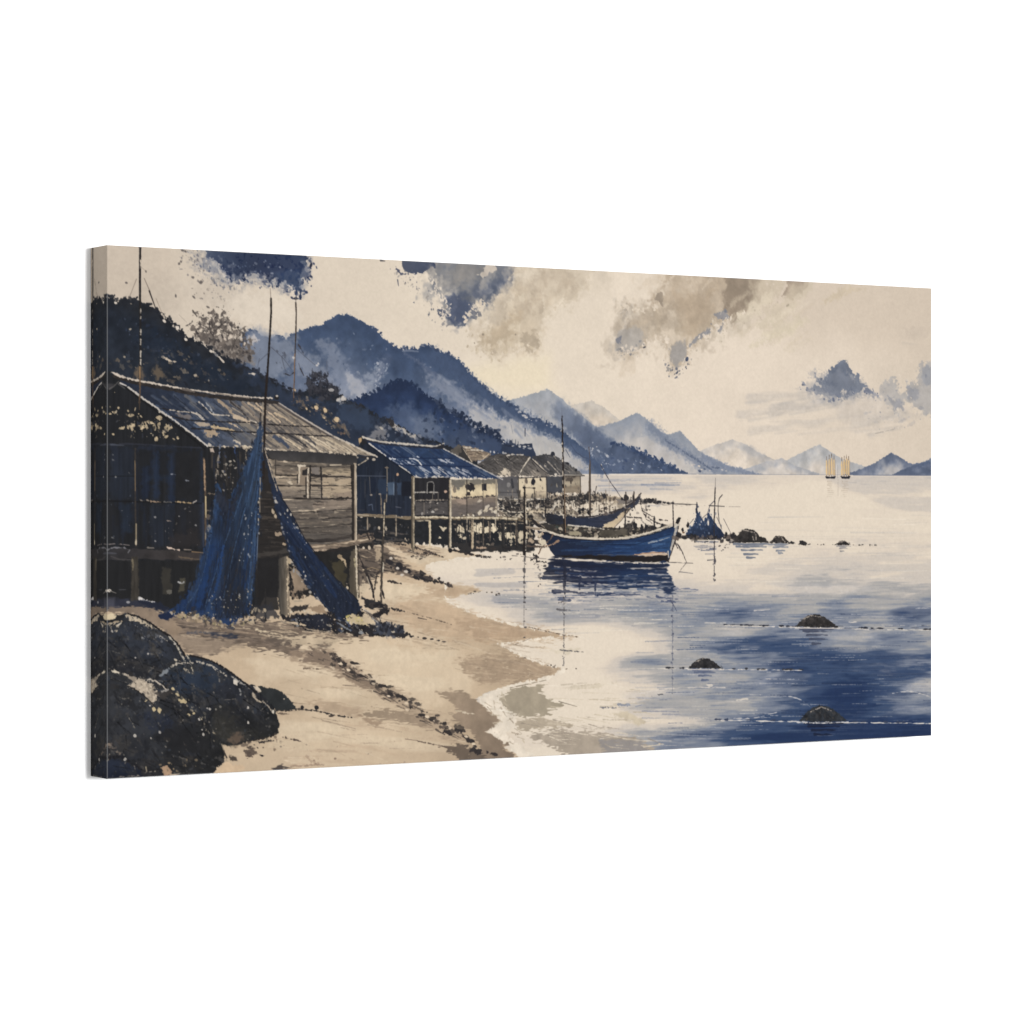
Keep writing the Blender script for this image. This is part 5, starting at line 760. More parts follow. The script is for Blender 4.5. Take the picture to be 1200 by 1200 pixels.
# rigging and junk behind the big boat
for p_ in ([(743, 588), (744, 596)], [(750, 588), (754, 602), (766, 611), (774, 614), (785, 616)], [(755, 600), (768, 607)], [(757, 594), (757, 608), (764, 613)], [(766, 608), (767, 620)], [(732, 595), (733, 620)], [(736, 596), (739, 604)], [(735, 606), (752, 607)], [(742, 612), (746, 620)], [(744, 606), (742, 612)], [(773, 609), (782, 610)]):
    stroke(p_, 1.4, (66, 60, 60), .7, rough=.6, br=.12)
stroke([(767, 605), (767.4, 620)], 1.7, (52, 50, 52), 1.7, rough=.6); stroke([(733, 598), (732.6, 620)], 2, (52, 50, 52), 2.4, rough=.6)
dabs([(728, 586), (760, 590), (772, 608), (770, 620), (730, 620)], 40, [(80, 74, 72), (52, 50, 52), (160, 150, 140)], (.4, 1.5), asp=(1, 2.4), ang=20, angv=40, alpha=(.6, 1))
B1 = 'painted_boat@1'
poly([(634, 617), (650, 614), (668, 615), (706, 619), (735, 618), (765, 619), (788, 614), (794, 612), (780, 620), (760, 627), (735, 631), (700, 632), (664, 630), (640, 623)], (58, 54, 51), soft=1, rough=1, mot=.15, motn='g', label=B1+'/deck@1')
dabs([(640, 616), (668, 616), (706, 620), (765, 619), (788, 615), (764, 625), (735, 629), (700, 630), (664, 628)], 150, [(40, 38, 40), (150, 138, 122), (200, 186, 166), (90, 82, 76), (66, 70, 66), (110, 104, 88)], (.5, 2.1), asp=(1, 2.4), angv=30, alpha=(.6, 1))
along([(735, 618), (750, 617), (762, 619), (776, 618)], 46, [(46, 44, 46), (70, 66, 64)], 2, (.8, 2.6), asp=(1, 1.8), ang=90, angv=40, alpha=(.8, 1))
for q in [(745, 617), (752, 619), (757, 618), (726, 620), (776, 617)]: blob(q, 2, 3.4, (44, 43, 46), rough=.5)
stroke([(666, 615.5), (690, 617.5), (708, 620)], 1.5, (206, 196, 180), 1.1, rough=.6, br=.08); poly([(664, 626), (674, 621), (682, 626), (672, 628)], (150, 140, 118), soft=1.2, rough=1.2); poly([(703, 622), (736, 620), (736, 627), (704, 628)], (84, 78, 70), soft=1.5, rough=1.5, rn='l', mot=.15)
HULL = [(629, 621.5), (638, 623), (650, 627), (662, 630), (680, 632), (700, 633), (720, 633), (735, 632), (750, 629.5), (765, 625.5), (780, 620), (795, 614.5), (793, 625), (788, 641), (782.5, 658), (752, 658), (720, 657), (690, 655), (665, 653.5), (651, 652), (645, 645), (639, 635)]
poly(HULL, [(0, (38, 42, 55)), (.3, (34, 47, 78)), (.55, (34, 62, 112)), (.85, (47, 86, 140)), (1, (42, 68, 110))], soft=.8, rough=.4, ax=[(632, 640), (795, 630)], mot=.06, motn='l', label=B1)
poly([(690, 633), (735, 632.5), (765, 626), (795, 615), (793, 622), (768, 632), (735, 638), (690, 639)], (32, 50, 88), soft=3.5, rough=1.5, rn='l', alpha=.75)
poly([(636, 624), (665, 632), (720, 634), (700, 642), (660, 640), (642, 636)], (34, 42, 62), soft=5, rough=2, alpha=.6)
hatch([(650, 632), (735, 636), (788, 624), (783, 646), (700, 650), (655, 646)], 60, [(34, 57, 102), (46, 82, 134), (30, 44, 78), (64, 100, 148), (28, 36, 58)], (14, 44), -2, (.8, 2.6), (.2, .5), br=.15, bn='l', angv=3, soft=1.4)
stroke([(760, 636), (772, 633.5), (785, 629.5)], 1.5, (160, 164, 168), .8, rough=.6, alpha=.85); stroke([(765, 640), (780, 636)], 4, (70, 108, 158), 2, alpha=.6, soft=2, rough=1.2); stroke([(700, 638), (745, 638), (786, 626)], 1, (24, 38, 70), .8, alpha=.8)
poly([(650, 650.5), (665, 651), (690, 650.5), (735, 651.5), (765, 651), (784, 648), (782.5, 658.5), (752, 658.5), (720, 657.6), (690, 655.6), (665, 654)], (36, 33, 34), soft=1.6, rough=.8, rn='l', mot=.08, label=B1+'/keel@1')
poly([(744, 650), (752, 648.6), (762, 647), (770, 646.5), (782, 648), (782, 650), (770, 650.5), (758, 651.4)], (206, 182, 158), soft=1, rough=1, rn='l', br=.08); stroke([(742, 650.5), (760, 648), (782, 647)], .9, (150, 110, 84), .8, br=.25); stroke([(700, 650), (744, 650.4)], .9, (110, 104, 100), .8, alpha=.6, br=.3, bn='l')
stroke([(625, 619), (632, 620.5), (640, 622), (650, 625.5), (662, 628.6), (680, 630.5), (700, 631.5), (720, 631.3), (736, 629.8), (750, 627), (765, 623), (780, 617.5), (792, 613)], 2.5, (206, 193, 174), 2.2, rough=.5, mot=.1, motn='l', label=B1+'/gunwale@1')
stroke([(636, 624), (650, 628), (664, 631), (700, 633.4), (736, 632.4), (766, 625.6), (790, 617)], 1.1, (26, 26, 32), 1, alpha=.85, br=.06)
stroke([(792.5, 619), (790, 630), (786.5, 644)], 3.4, (176, 168, 158), 3, rough=.5, mot=.15, label=B1+'/stem@1'); stroke([(795.5, 614), (792.6, 630), (788, 644), (783, 658)], 1.6, (58, 50, 48), 1.4, rough=.4); stroke([(789.4, 624), (785, 642)], .8, (60, 60, 66), .8); stroke([(783, 646), (783.4, 653)], 1.6, (196, 186, 172), 1.2)
poly([(621.5, 603.5), (624, 604.5), (628, 610), (638, 618.5), (634, 620), (627, 615.5), (623.5, 610)], (46, 43, 44), soft=.8, rough=.5, label=B1+'/stern_post@1'); stroke([(625, 607), (631, 613), (638, 618)], 1.4, (150, 134, 114), 1.2, rough=.4); stroke([(627, 609), (640, 613), (650, 617.5)], 1.4, (170, 160, 146), .9, rough=.6, br=.08); stroke([(616, 618), (632, 620)], 2.2, (140, 124, 108), 2, rough=.8, br=.1); stroke([(616, 617), (636, 619)], .8, (196, 180, 158), .8)
poly([(632, 614), (644, 613), (650, 618), (644, 620)], (60, 57, 55), soft=1, rough=1.2)
poly([(791.5, 613), (792.5, 609), (795, 606.4), (798, 607), (796, 611), (794.6, 615)], (38, 37, 39), soft=.8, rough=.7, label=B1+'/stem_head@1'); stroke([(791, 617), (796, 614.6)], 2.6, (200, 190, 174), 1.8, rough=.6)
stroke([(788.6, 590), (788.8, 602), (789.2, 617)], 1.2, (50, 46, 48), 2, rough=.4, label=B1+'/bow_pole@1'); stroke([(788.8, 587), (788.8, 592)], .7, (110, 104, 104), .8); blob((788.8, 590), 2, .9, (60, 56, 58))
stroke([(658.6, 488), (659.2, 510), (659.6, 530), (660, 560), (660.8, 590), (662, 624)], 1.9, (42, 37, 37), 3, rough=.5, label=B1+'/mast@1')
for y0, y1 in [(518, 521), (525, 529), (536, 541), (552, 557), (563, 567), (573, 579), (586, 592), (603, 607)]: stroke([(658.4+(y0-500)*.02, y0), (658.4+(y1-500)*.02, y1)], 1.1, (206, 192, 172), .9, rough=.4)
stroke([(658.4, 478), (658.6, 490)], .7, (110, 114, 128), .9, br=.15); stroke([(661.5, 570), (662.8, 624)], .9, (150, 124, 98), .8, br=.2)
stroke([(648, 627), (645, 632), (640, 636), (634, 643), (631, 649)], 1.8, (110, 90, 76), 1.2, rough=.6); stroke([(655, 633.5), (647, 638), (640, 640)], 1.9, (160, 130, 106), 1.2, rough=.8, br=.1); stroke([(618, 640), (634, 641), (642, 641)], 2.2, (90, 78, 70), 1.2, rough=.8)
poly([(617, 632), (632, 633), (634, 638), (618, 637)], (58, 54, 53), soft=1, rough=1.4, rn='l'); dabs([(618, 622), (636, 624), (640, 636), (618, 636)], 16, [(206, 190, 164), (120, 106, 94), (176, 156, 134)], (.8, 2.6), alpha=(.6, 1)); poly([(632, 634), (638, 632), (640, 638), (635, 640)], (214, 200, 176), soft=1, rough=1)
for p_ in ([(622, 657), (627, 653), (629, 657)], [(628, 651), (630, 658)], [(625, 650), (631, 653)], [(629, 658), (640, 659)]): stroke(p_, 2, (50, 47, 49), 1, rough=.9)
stroke([(790, 635), (796, 640), (800, 648), (804.5, 659)], 1.2, (70, 64, 64), 1.1, rough=.4); stroke([(791, 635), (794, 642)], 2, (80, 74, 74), 1.2, rough=.6); stroke([(794, 637), (797, 645)], .8, (90, 84, 84), .6)
stroke([(804, 660), (799, 666), (795.5, 671)], 1, (120, 112, 106), .7, br=.3); stroke([(783, 658.8), (796, 659.4), (812, 660)], 1.1, (90, 84, 84), .7, br=.2, bn='l')
# its reflection
RFL = 'painted_reflection@1'
poly([(644, 658), (652, 654), (690, 657), (720, 659), (783, 659.5), (783, 668), (786, 676), (790, 684), (791, 694), (784, 697), (775, 690), (750, 689), (735, 691), (715, 687), (690, 690), (668, 686), (652, 683), (638, 676), (636, 671)], [(0, (46, 49, 62)), (.35, (38, 45, 70)), (.6, (34, 54, 92)), (1, (46, 60, 90))], soft=2.2, rough=3, rn='s', ax=[(640, 670), (795, 672)], mot=.08, motn='l', label=RFL)
hatch([(640, 659), (783, 662), (788, 692), (660, 688)], 36, [(30, 40, 76), (36, 70, 126), (44, 54, 84), (64, 88, 130)], (14, 44), 0, (1, 3), (.3, .6), br=.15, bn='l', angv=1)
for k_ in range(40):
    y_ = 684 + 24*rng.rand(); x_ = 646 + 144*rng.rand(); l_ = 4 + 16*rng.rand()
    stroke([(x_-l_, y_), (x_, y_+.5*rng.randn()), (x_+l_, y_)], .8+1.4*rng.rand(), [(62, 76, 110), (90, 100, 124), (46, 58, 90), (110, 116, 132)][k_ % 4], .4, alpha=.75*(1-(y_-684)/34), soft=1, rough=.7, rn='l', br=.1, bn='h')
poly([(646, 657), (783, 660), (782, 668), (648, 666)], (32, 36, 52), soft=4, rough=1.5, rn='l', alpha=.6)
for k_ in range(46):
    y_ = 664 + 34*rng.rand()**.7; x_ = 640 + 150*rng.rand(); l_ = 5 + 22*rng.rand()
    stroke([(x_-l_, y_), (x_, y_+.5*rng.randn()), (x_+l_, y_)], .7+1.1*rng.rand(), [(196, 188, 178), (150, 150, 156), (120, 126, 140), (210, 200, 186)][k_ % 4], .4, alpha=(.2+.5*rng.rand())*min(1, (y_-656)/26), soft=1.2, rough=.6, rn='l', br=.1, bn='h')
for a, b, w in [((668, 668), (690, 669.4), 1.6), ((690, 669), (702, 668.6), 1), ((650, 664), (668, 665), 1.4), ((626, 673.5), (660, 674), 1.8), ((662, 673), (680, 675), 1.2), ((680, 675.5), (694, 676.5), 2), ((694, 676), (716, 675), 1.3), ((735, 666), (752, 666), 1), ((752, 666), (784, 664.5), 1.2), ((760, 672.5), (786, 673.5), 1.6), ((640, 679), (664, 680.5), 2), ((664, 683), (692, 683.6), 1.4), ((700, 684), (722, 686), 1.4), ((730, 686), (748, 683), 1.3), ((762, 681), (790, 682.6), 1.4), ((776, 677), (790, 676), 1), ((656, 688), (690, 692), 2), ((716, 690), (752, 692), 1.6)]:
    stroke([a, ((a[0]+b[0])/2, (a[1]+b[1])/2+.5), b], w, (200, 190, 178), w*.3, alpha=.75, soft=1.3, rough=.7, rn='l', br=.12, bn='l')
for p_, w, c_ in [([(643, 664), (690, 668)], 2.4, (48, 54, 76)), ([(638, 671), (664, 671)], 2.4, (70, 70, 80)), ([(634, 677), (700, 680)], 3, (64, 68, 84)), ([(648, 694), (664, 693), (680, 695)], 3.6, (64, 68, 86)), ([(650, 692), (700, 696)], 2, (90, 92, 106)), ([(690, 694), (730, 697), (750, 696)], 2.6, (90, 96, 116)), ([(656, 702), (668, 704)], 4, (90, 98, 122)), ([(700, 698), (716, 695)], 2.8, (52, 66, 100)), ([(770, 699), (795, 703)], 3, (84, 92, 118)), ([(790, 690), (818, 691)], 2, (130, 132, 146)), ([(776, 704), (792, 706)], 2.4, (90, 98, 124)), ([(655, 714), (664, 716)], 2, (110, 108, 112))]:
    stroke(p_, w, c_, w*.4, rough=1.2, rn='l', br=.1, bn='l', label=RFL)
stroke([(662, 660), (661.6, 690)], 4.2, (40, 42, 56), 3.4, rough=1, alpha=.8, br=.2, bn='l'); stroke([(698, 684), (697.5, 697)], 2.6, (56, 64, 90), 1.6, rough=.8, br=.2)
stroke([(680, 676), (679, 690)], 3, (48, 54, 76), 2, rough=1, br=.2, bn='l')
along([(661.4, 690), (661, 730), (660.6, 780)], 46, [(66, 66, 74), (104, 102, 106)], .8, (.4, 1.2), asp=(1, 1.5), ang=90, angv=40, alpha=(.6, 1)); stroke([(661, 700), (660.8, 780)], 1.4, (90, 86, 86), .8, br=.45, bn='l', alpha=.8)
for a, b in [((652, 714), (668, 715)), ((655, 706), (668, 702)), ((656, 762), (684, 764))]: stroke([a, b], 1.4, (96, 92, 94), .6, rough=.7, br=.15)
along([(788, 690), (788, 720), (788, 760), (788, 806)], 56, [(76, 80, 98), (100, 104, 120)], .6, (.4, 1.2), asp=(1, 1.6), ang=90, angv=30, alpha=(.5, .9)); stroke([(788.4, 700), (788, 760), (788, 810)], .9, (96, 100, 118), .6, br=.4, bn='f', alpha=.8); stroke([(786, 703), (793, 716)], 1.2, (80, 84, 104), .8, br=.2)
stroke([(796, 670), (812, 672)], 1, (110, 106, 110), .6, br=.2)
stroke([(640, 653.6), (660, 655), (700, 657.4), (740, 659.8), (786, 660)], 1.1, (226, 214, 198), 1, rough=.4, br=.38, bn='l')
along([(632.6, 665), (632, 690)], 16, [(100, 94, 94)], .8, (.4, 1.3), ang=90, angv=40)
# post standing in front of the deck and its reflection
stroke([(614.8, 571), (614.8, 600), (614.6, 630), (614.4, 649)], 2.2, (42, 38, 38), 4.2, rough=.4, label='painted_mooring_post'); stroke([(616, 584), (616.4, 612)], 1, (196, 182, 160), .9, rough=.3, br=.1); stroke([(616.2, 632), (616.2, 645)], 1.1, (176, 166, 152), .8, rough=.4); blob((614.2, 571.6), 2.2, 1.2, (48, 45, 45)); blob((617, 611), 1, 2.4, (206, 194, 174))
for y, h in [(654.5, 3.4), (668, 3), (661, 1), (676, 2), (682, 1.6), (688, 1), (694, 1.6), (700, 2), (706, 1), (714, 1.2), (720, .8), (728, .7), (735, .8), (747, .8)]: blob((614.6+.5*rng.randn(), y), 1.3, h*.8, (70, 67, 70), rough=.9, alpha=.8)
stroke([(614.6, 652), (614.2, 700), (614, 735)], 1, (90, 86, 86), .6, br=.35, bn='f', alpha=.8); stroke([(600, 651), (640, 655)], 1, (120, 112, 106), .6, br=.4, bn='l')
dabs([(580, 648), (632, 650), (640, 664), (582, 656)], 26, [(110, 102, 98), (70, 66, 66), (236, 224, 206)], (.4, 1.4), asp=(1, 3), angv=10)
# ---- nets, stones and ships out on the water ------------------------------------------------------------
SC_ = 'painted_drying_nets'
poly([(804, 626), (806, 620), (811, 616), (814.5, 610), (815.5, 598), (816.4, 589), (817.6, 590), (818.4, 600), (820.5, 601), (822, 607), (825, 610), (828, 606), (830, 600), (831, 597), (833, 603), (836, 610), (839, 613), (843, 618), (847, 624), (851, 629), (840, 632), (806, 631)], [(0, (50, 58, 80)), (.5, (52, 72, 108)), (1, (38, 46, 66))], soft=.9, rough=1.4, rn='f', ax=[(818, 590), (826, 632)], mot=.14, motn='f', label=SC_)
dabs([(808, 616), (826, 610), (846, 622), (846, 630), (808, 630)], 46, [(72, 94, 130), (36, 42, 58), (120, 132, 152), (44, 60, 92)], (.5, 1.8), ang=80, angv=40, alpha=(.5, .95))
dabs([(812, 600), (838, 600), (846, 616), (810, 616)], 18, [(226, 212, 194), (120, 122, 132)], (.4, 1.2), ang=80, angv=30)
along([(788, 628), (800, 629), (820, 631), (840, 631), (862, 628)], 90, [(40, 39, 41), (58, 54, 54), (100, 90, 84)], 1.5, (.8, 2.6), asp=(1, 2.2), angv=25, alpha=(.8, 1), label=SC_)
for q, a, b in [((806, 614), 1.6, 4), ((800, 622), 2, 3), ((851, 626), 2, 3), ((858, 628), 4, 2.4), ((796, 627), 4, 3)]: blob(q, a, b, (46, 44, 46), rough=.5)
blob((801, 624), 2, 1.2, (130, 104, 84)); stroke([(800, 633), (842, 633.4)], 1.2, (232, 220, 202), 1, br=.35, bn='l')
stroke([(838, 571), (837.6, 590), (837, 610), (836.8, 632)], 1.4, (50, 47, 50), 2, rough=.4, label='painted_mast@5'); stroke([(838.4, 560), (838.2, 572)], .6, (130, 124, 122), .8)
stroke([(846.4, 580), (843, 584), (841.6, 590), (841.6, 600), (842.6, 610), (845, 618)], 1.2, (64, 60, 62), .8, rough=.3); stroke([(831, 592.5), (840, 593), (849, 593.4)], 1.3, (70, 66, 68), .9, br=.1); stroke([(837, 587), (832, 592), (829, 602), (822, 608)], 1, (80, 78, 86), .7, br=.15); stroke([(848, 608), (852, 616), (856, 624)], .8, (90, 86, 88), .6, br=.2); stroke([(813, 608), (808, 614)], .8, (90, 88, 94), .6)
stroke([(816.6, 589), (816.4, 600)], 1.4, (56, 56, 64), 1.6, rough=.3); stroke([(840, 606), (846, 620)], .8, (84, 80, 82), .6); stroke([(851, 593.6), (868, 594)], .6, (150, 140, 132), .5, br=.4)
hatch([(806, 634), (842, 634), (838, 652), (822, 648)], 18, [(120, 122, 134), (90, 96, 114), (160, 156, 156)], (6, 20), 0, (.8, 2), (.5, .9), br=.2, bn='l', angv=2)
along([(837.2, 634), (837.2, 652), (837, 682)], 30, [(60, 58, 64), (90, 86, 90)], .6, (.5, 1.6), asp=(1, 1.6), ang=90, angv=50, alpha=(.6, 1)); stroke([(837.2, 634), (837, 675)], 1.3, (70, 68, 74), .8, br=.25); stroke([(829, 656.5), (838, 656)], 1.2, (80, 78, 84), .8)
dabs([(842, 634), (860, 634), (850, 646), (842, 646)], 12, [(84, 80, 82)], (.4, 1.3), asp=(1.2, 2.6), angv=10)
def rock(p, c_, hi, n, label, ref=None):
    poly(p, c_, soft=.8, rough=.7, rn='f', mot=.18, motn='g', label=label)
    p = np.asarray(p, float); top = p[:, 1].min(); bot = p[:, 1].max()
    q = np.asarray([[x, min(y+1.2, bot-1)] for x, y in p])
    dabs(q, n, [(30, 30, 32), (64, 61, 60), (78, 73, 70), (46, 45, 47)], (.4, 1.8), asp=(1, 2.4), ang=30, angv=60, alpha=(.25, .6), soft=.8)
    for a, b in hi: stroke([a, b], 1.3, (150, 140, 130), .7, rough=.8, br=.15)
    if ref:
        poly([(ref[0]+2, bot+.4), (ref[1]-2, bot+.4), (ref[1]-5, bot+2.4), ((ref[0]+ref[1])/2+3, bot+4.2), ((ref[0]+ref[1])/2-4, bot+4.6), (ref[0]+5, bot+2.6)], ref[2], soft=1.2, rough=1, rn='l', alpha=.75)
        x0, x1, cc, lines = ref
        for k, (f, wd) in enumerate(lines):
            xm = (x0+x1)/2 + (rng.rand()-.5)*2; hw = (x1-x0)*.5*f
            stroke([(xm-hw, bot+1.4+k*wd), (xm-hw*.3, bot+1.7+k*wd), (xm+hw*.4, bot+1.3+k*wd), (xm+hw, bot+1.6+k*wd)], wd*.82, cc, wd*.3, alpha=.9, rough=.5, rn='l', br=.06, bn='l', label=label+'/reflection@'+label)
rock([(858, 636), (861, 631), (865, 627), (869, 621.5), (875, 619.2), (881, 620.5), (887, 624), (890, 628), (893, 629.5), (897, 630), (901, 636)], (52, 49, 48), [((872, 621), (884, 624)), ((886, 626), (886, 633)), ((882, 629), (884, 634))], 60, 'painted_rock@1', (860, 901, (110, 116, 130), [(1, 2.6), (.85, 3.2), (.6, 3.6), (.4, 4), (.25, 4)]))
rock([(901, 636.4), (905, 632), (909, 628.5), (913, 627.4), (918, 629), (922, 632.5), (926, 636.6)], (62, 57, 54), [((908, 630), (913, 629)), ((916, 630), (920, 635))], 26, 'painted_rock@2', (902, 926, (130, 134, 144), [(1, 2.4), (.7, 3), (.4, 3.6), (.2, 3.4)]))
rock([(923, 637), (927, 634.2), (930, 635), (932.4, 637)], (46, 44, 46), [], 4, 'painted_rock@3')
rock([(936, 638), (937, 634.6), (940, 633.2), (943.5, 635), (946, 637), (944, 639), (939, 639)], (42, 40, 41), [], 6, 'painted_rock@4')
rock([(978, 638.4), (983, 635), (987, 633), (991, 634.6), (997, 638.6)], (50, 46, 46), [((984, 635), (990, 634.6))], 10, 'painted_rock@5', (979, 997, (150, 146, 146), [(.9, 2.2), (.5, 2.6), (.25, 3)]))
dabs([(946, 637), (978, 637.4), (978, 639), (946, 638.6)], 8, [(90, 84, 82)], (.4, .9), asp=(1.2, 2.4), angv=5); dabs([(997, 638), (1036, 638.6), (1036, 640), (997, 639.6)], 12, [(100, 94, 90), (60, 56, 56)], (.4, 1.1), asp=(1.2, 2.4), angv=5); stroke([(990, 639.6), (1040, 640)], .8, (206, 194, 180), .6, br=.4, bn='l'); stroke([(842, 633), (868, 634)], 1.4, (110, 104, 102), .8, br=.35, bn='l')
def tide(x0, y0, x1, y1, dark, n, seed_break=.35):
    stroke(line((x0, y0+1), (x1, y1+1), 8, .25), 1.3, (214, 206, 196), 1, rough=.5, rn='l', br=seed_break, bn='l')
    for t in rng.rand(n):
        x = x0 + (x1-x0)*t; y = y0 + (y1-y0)*t
        blob((x, y), 1.4+3*rng.rand(), .7+.5*rng.rand(), dark, rough=.5, soft=.3)
tide(850, 732, 1091, 737.5, (48, 50, 60), 30); tide(770, 782.5, 940, 784.5, (56, 56, 62), 16); tide(838, 843, 1091, 847, (60, 70, 96), 18, .25)
hatch([(846, 728), (1091, 733), (1091, 740), (846, 735)], 24, [(110, 116, 136), (196, 192, 188), (60, 64, 78)], (6, 24), 1, (.6, 1.3), (.4, .8), br=.25, bn='l', angv=.6)
rock([(932, 734), (937, 728.6), (943, 723.6), (949, 720.4), (955, 719.2), (962, 721), (969, 725), (976, 730), (982, 734.6), (955, 735.4)], (54, 51, 50), [((942, 725), (951, 721)), ((950, 721), (962, 723))], 60, 'painted_rock@6', (934, 982, (70, 76, 96), [(.9, 2.8), (.68, 3.2), (.5, 3.6), (.36, 4), (.2, 4.4)]))
rock([(807, 783), (812, 777), (818, 772.6), (824, 770.6), (830, 771.6), (836, 775), (841, 779), (846, 783.4)], (46, 45, 47), [((816, 775), (824, 772))], 36, 'painted_rock@7', (808, 845, (96, 106, 134), [(.8, 3), (.66, 3), (.4, 3.4), (.2, 4)]))
rock([(936, 845), (941, 840), (946, 834), (953, 829), (960, 826.2), (968, 827.6), (976, 831), (984, 837), (993, 844.6), (965, 846)], (48, 51, 56), [((950, 834), (961, 829)), ((962, 828), (974, 833))], 70, 'painted_rock@8', (940, 990, (30, 38, 62), [(.9, 3.4), (.74, 3.8), (.56, 4), (.4, 4.4)]))
stroke([(934, 846.6), (965, 847.6), (994, 846)], 1, (206, 202, 198), .8, rough=.4, br=.12, bn='l'); stroke([(932, 736), (984, 736.4)], 1.1, (222, 212, 200), .9, br=.15, bn='l'); stroke([(806, 784.6), (848, 785)], 1, (220, 210, 198), .8, br=.2, bn='l')
for k, (x0, x1) in enumerate([(966.6, 979.4), (984.6, 996.4)]):
    S_ = 'painted_sailing_ship@%d' % (k+1); w_ = x1-x0; r1 = [.16, .4, .62, .84]
    for j, t in enumerate(r1):
        xx = x0 + w_*t; tp = [538, 536.5, 535, 537][j] + k
        stroke([(xx, tp-3), (xx, 558)], .8, (110, 92, 78), .9, rough=.2, label=S_+'/mast@%d%d' % (k, j))
        poly([(xx-.9, tp+2), (xx+.7, tp+1), (xx+1.0, 556.5), (xx-.9, 556.5)], (216, 186, 140), soft=.9, rough=.5, mot=.1, motn='v', alpha=.92, label=S_+'/sail@%d%d' % (k, j))
        stroke([(xx+1.3, tp+2), (xx+1.5, 557)], .5, (130, 100, 80), .5, alpha=.8)
    poly([(x0, 558), (x0+1, 559.4), (x0+2, 561), (x1-1.5, 561), (x1-.4, 559.2), (x1+.4, 557.8), ((x0+x1)/2, 558.6)], (46, 46, 54), soft=.7, rough=.4, label=S_+'/hull@%d' % k)
    for j in range(9): stroke([(x0+1.5+rng.rand()*2, 564+j*2.2), (x1-2-rng.rand()*3, 564+j*2.2)], .9, (176, 160, 142) if j < 6 else (200, 186, 168), .5, alpha=.75, br=.35, bn='f')
stroke([(981.8, 545), (981.6, 560)], .5, (120, 116, 118), .4, alpha=.7); stroke([(982, 562), (982, 582)], .5, (150, 140, 132), .4, alpha=.7, br=.4)
# ---- the big hut in front -----------------------------------------------------------------------
A1 = 'painted_hut@1'
poly([(126, 437), (131, 435), (150, 452), (186, 479), (220, 504), (243, 523), (312, 525), (316, 640), (310, 700), (300, 722), (200, 716), (126, 708)], [(0, (37, 38, 41)), (1, (38, 38, 40))], soft=1, rough=.8, ax=[(126, 500), (300, 600)], mot=.1, motn='v', label=A1)
poly([(300, 536), (332, 528), (418, 533), (418, 640), (418, 690), (330, 700), (300, 700)], (46, 43, 42), soft=1, rough=.8, mot=.1, label=A1)
# dark blue wall behind the porch
hatch([(128, 522), (236, 524), (238, 640), (128, 640)], 90, [(38, 42, 52), (34, 38, 48), (41, 47, 60), (32, 33, 37), (38, 44, 58)], (14, 50), 90, (2, 7), (.2, .5), br=.12, bn='v', angv=1.5, soft=2)
for p_, c_ in [([(130, 524), (156, 524), (156, 560), (130, 560)], (41, 46, 56)), ([(142, 590), (154, 590), (154, 625), (142, 625)], (40, 48, 62)), ([(128, 556), (156, 556), (156, 584), (128, 584)], (42, 47, 57)), ([(166, 548), (175, 545), (176, 586), (166, 586)], (37, 45, 63)), ([(180, 530), (187, 528), (187, 586), (179, 586)], (41, 52, 74)), ([(197, 532), (204, 531), (204, 590), (198, 590)], (40, 50, 71)), ([(162, 522), (205, 522), (204, 528), (162, 528)], (42, 47, 60)), ([(172, 558), (200, 557), (200, 562), (172, 562)], (40, 49, 66)), ([(176, 592), (204, 592), (204, 640), (176, 640)], (40, 44, 53)), ([(234, 522), (238, 522), (239, 640), (234, 640)], (41, 48, 62))]:
    poly(p_, c_, soft=6, rough=2, alpha=.7, mot=.12, motn='v')
poly([(206, 530), (233, 528), (234, 586), (206, 584)], (37, 37, 39), soft=3, rough=1, alpha=.9, label=A1+'/doorway@1'); poly([(162, 526), (178, 528), (176, 545), (164, 546)], (36, 37, 40), soft=3, rough=1, alpha=.8); poly([(188, 531), (196, 531), (196, 556), (188, 556)], (35, 36, 40), soft=2, rough=1, alpha=.8)
poly([(206, 592), (234, 590), (236, 640), (206, 640)], (40, 40, 43), soft=4, alpha=.7); poly([(196, 628), (232, 620), (236, 640), (200, 642)], (50, 46, 46), soft=6, rough=3, alpha=.6)
stroke([(126, 521), (150, 520), (200, 523), (240, 525)], 2, (56, 58, 68), 1.4, alpha=.6, br=.3, bn='l'); stroke([(130, 521), (145, 522)], 2, (84, 88, 100), 1, alpha=.7, soft=1.5)
stroke([(126, 558), (158, 558)], 1.2, (30, 31, 34), 1, alpha=.8); stroke([(126, 587), (160, 588), (236, 590)], 1.6, (28, 28, 30), 1.4, alpha=.8)
for a, b, w, c_ in [((177, 587.4), (188, 588.4), 2, (150, 128, 108)), ((192, 588.4), (201, 588.4), 1.8, (96, 94, 92)), ((206, 588), (224, 589.4), 1.5, (176, 152, 118)), ((226, 589.5), (230, 587), 1.6, (170, 160, 150)), ((164, 586), (169, 587), 1, (120, 112, 104)), ((172, 586), (175, 587), 1.2, (140, 128, 116)), ((196, 610), (200, 610.5), 1.3, (130, 118, 110)), ((201, 555.6), (206, 556), 1.2, (130, 132, 140)), ((218, 563), (221, 563.6), 1.2, (120, 122, 130))]:
    stroke([a, b], w, c_, w*.6, rough=.6, br=.08)
dabs([(165, 590), (234, 592), (234, 640), (165, 640)], 22, [(90, 84, 80), (74, 74, 78), (120, 114, 110)], (.3, .8), alpha=(.3, .7)); dabs([(128, 530), (156, 530), (156, 640), (128, 640)], 14, [(90, 96, 108), (120, 118, 118)], (.3, .9), alpha=(.4, .8))
for q in [(210, 605), (229.5, 615.5), (182, 634), (135.5, 559), (182, 606)]: blob(q, .9, .8, (150, 146, 144), rough=.6, alpha=.8)
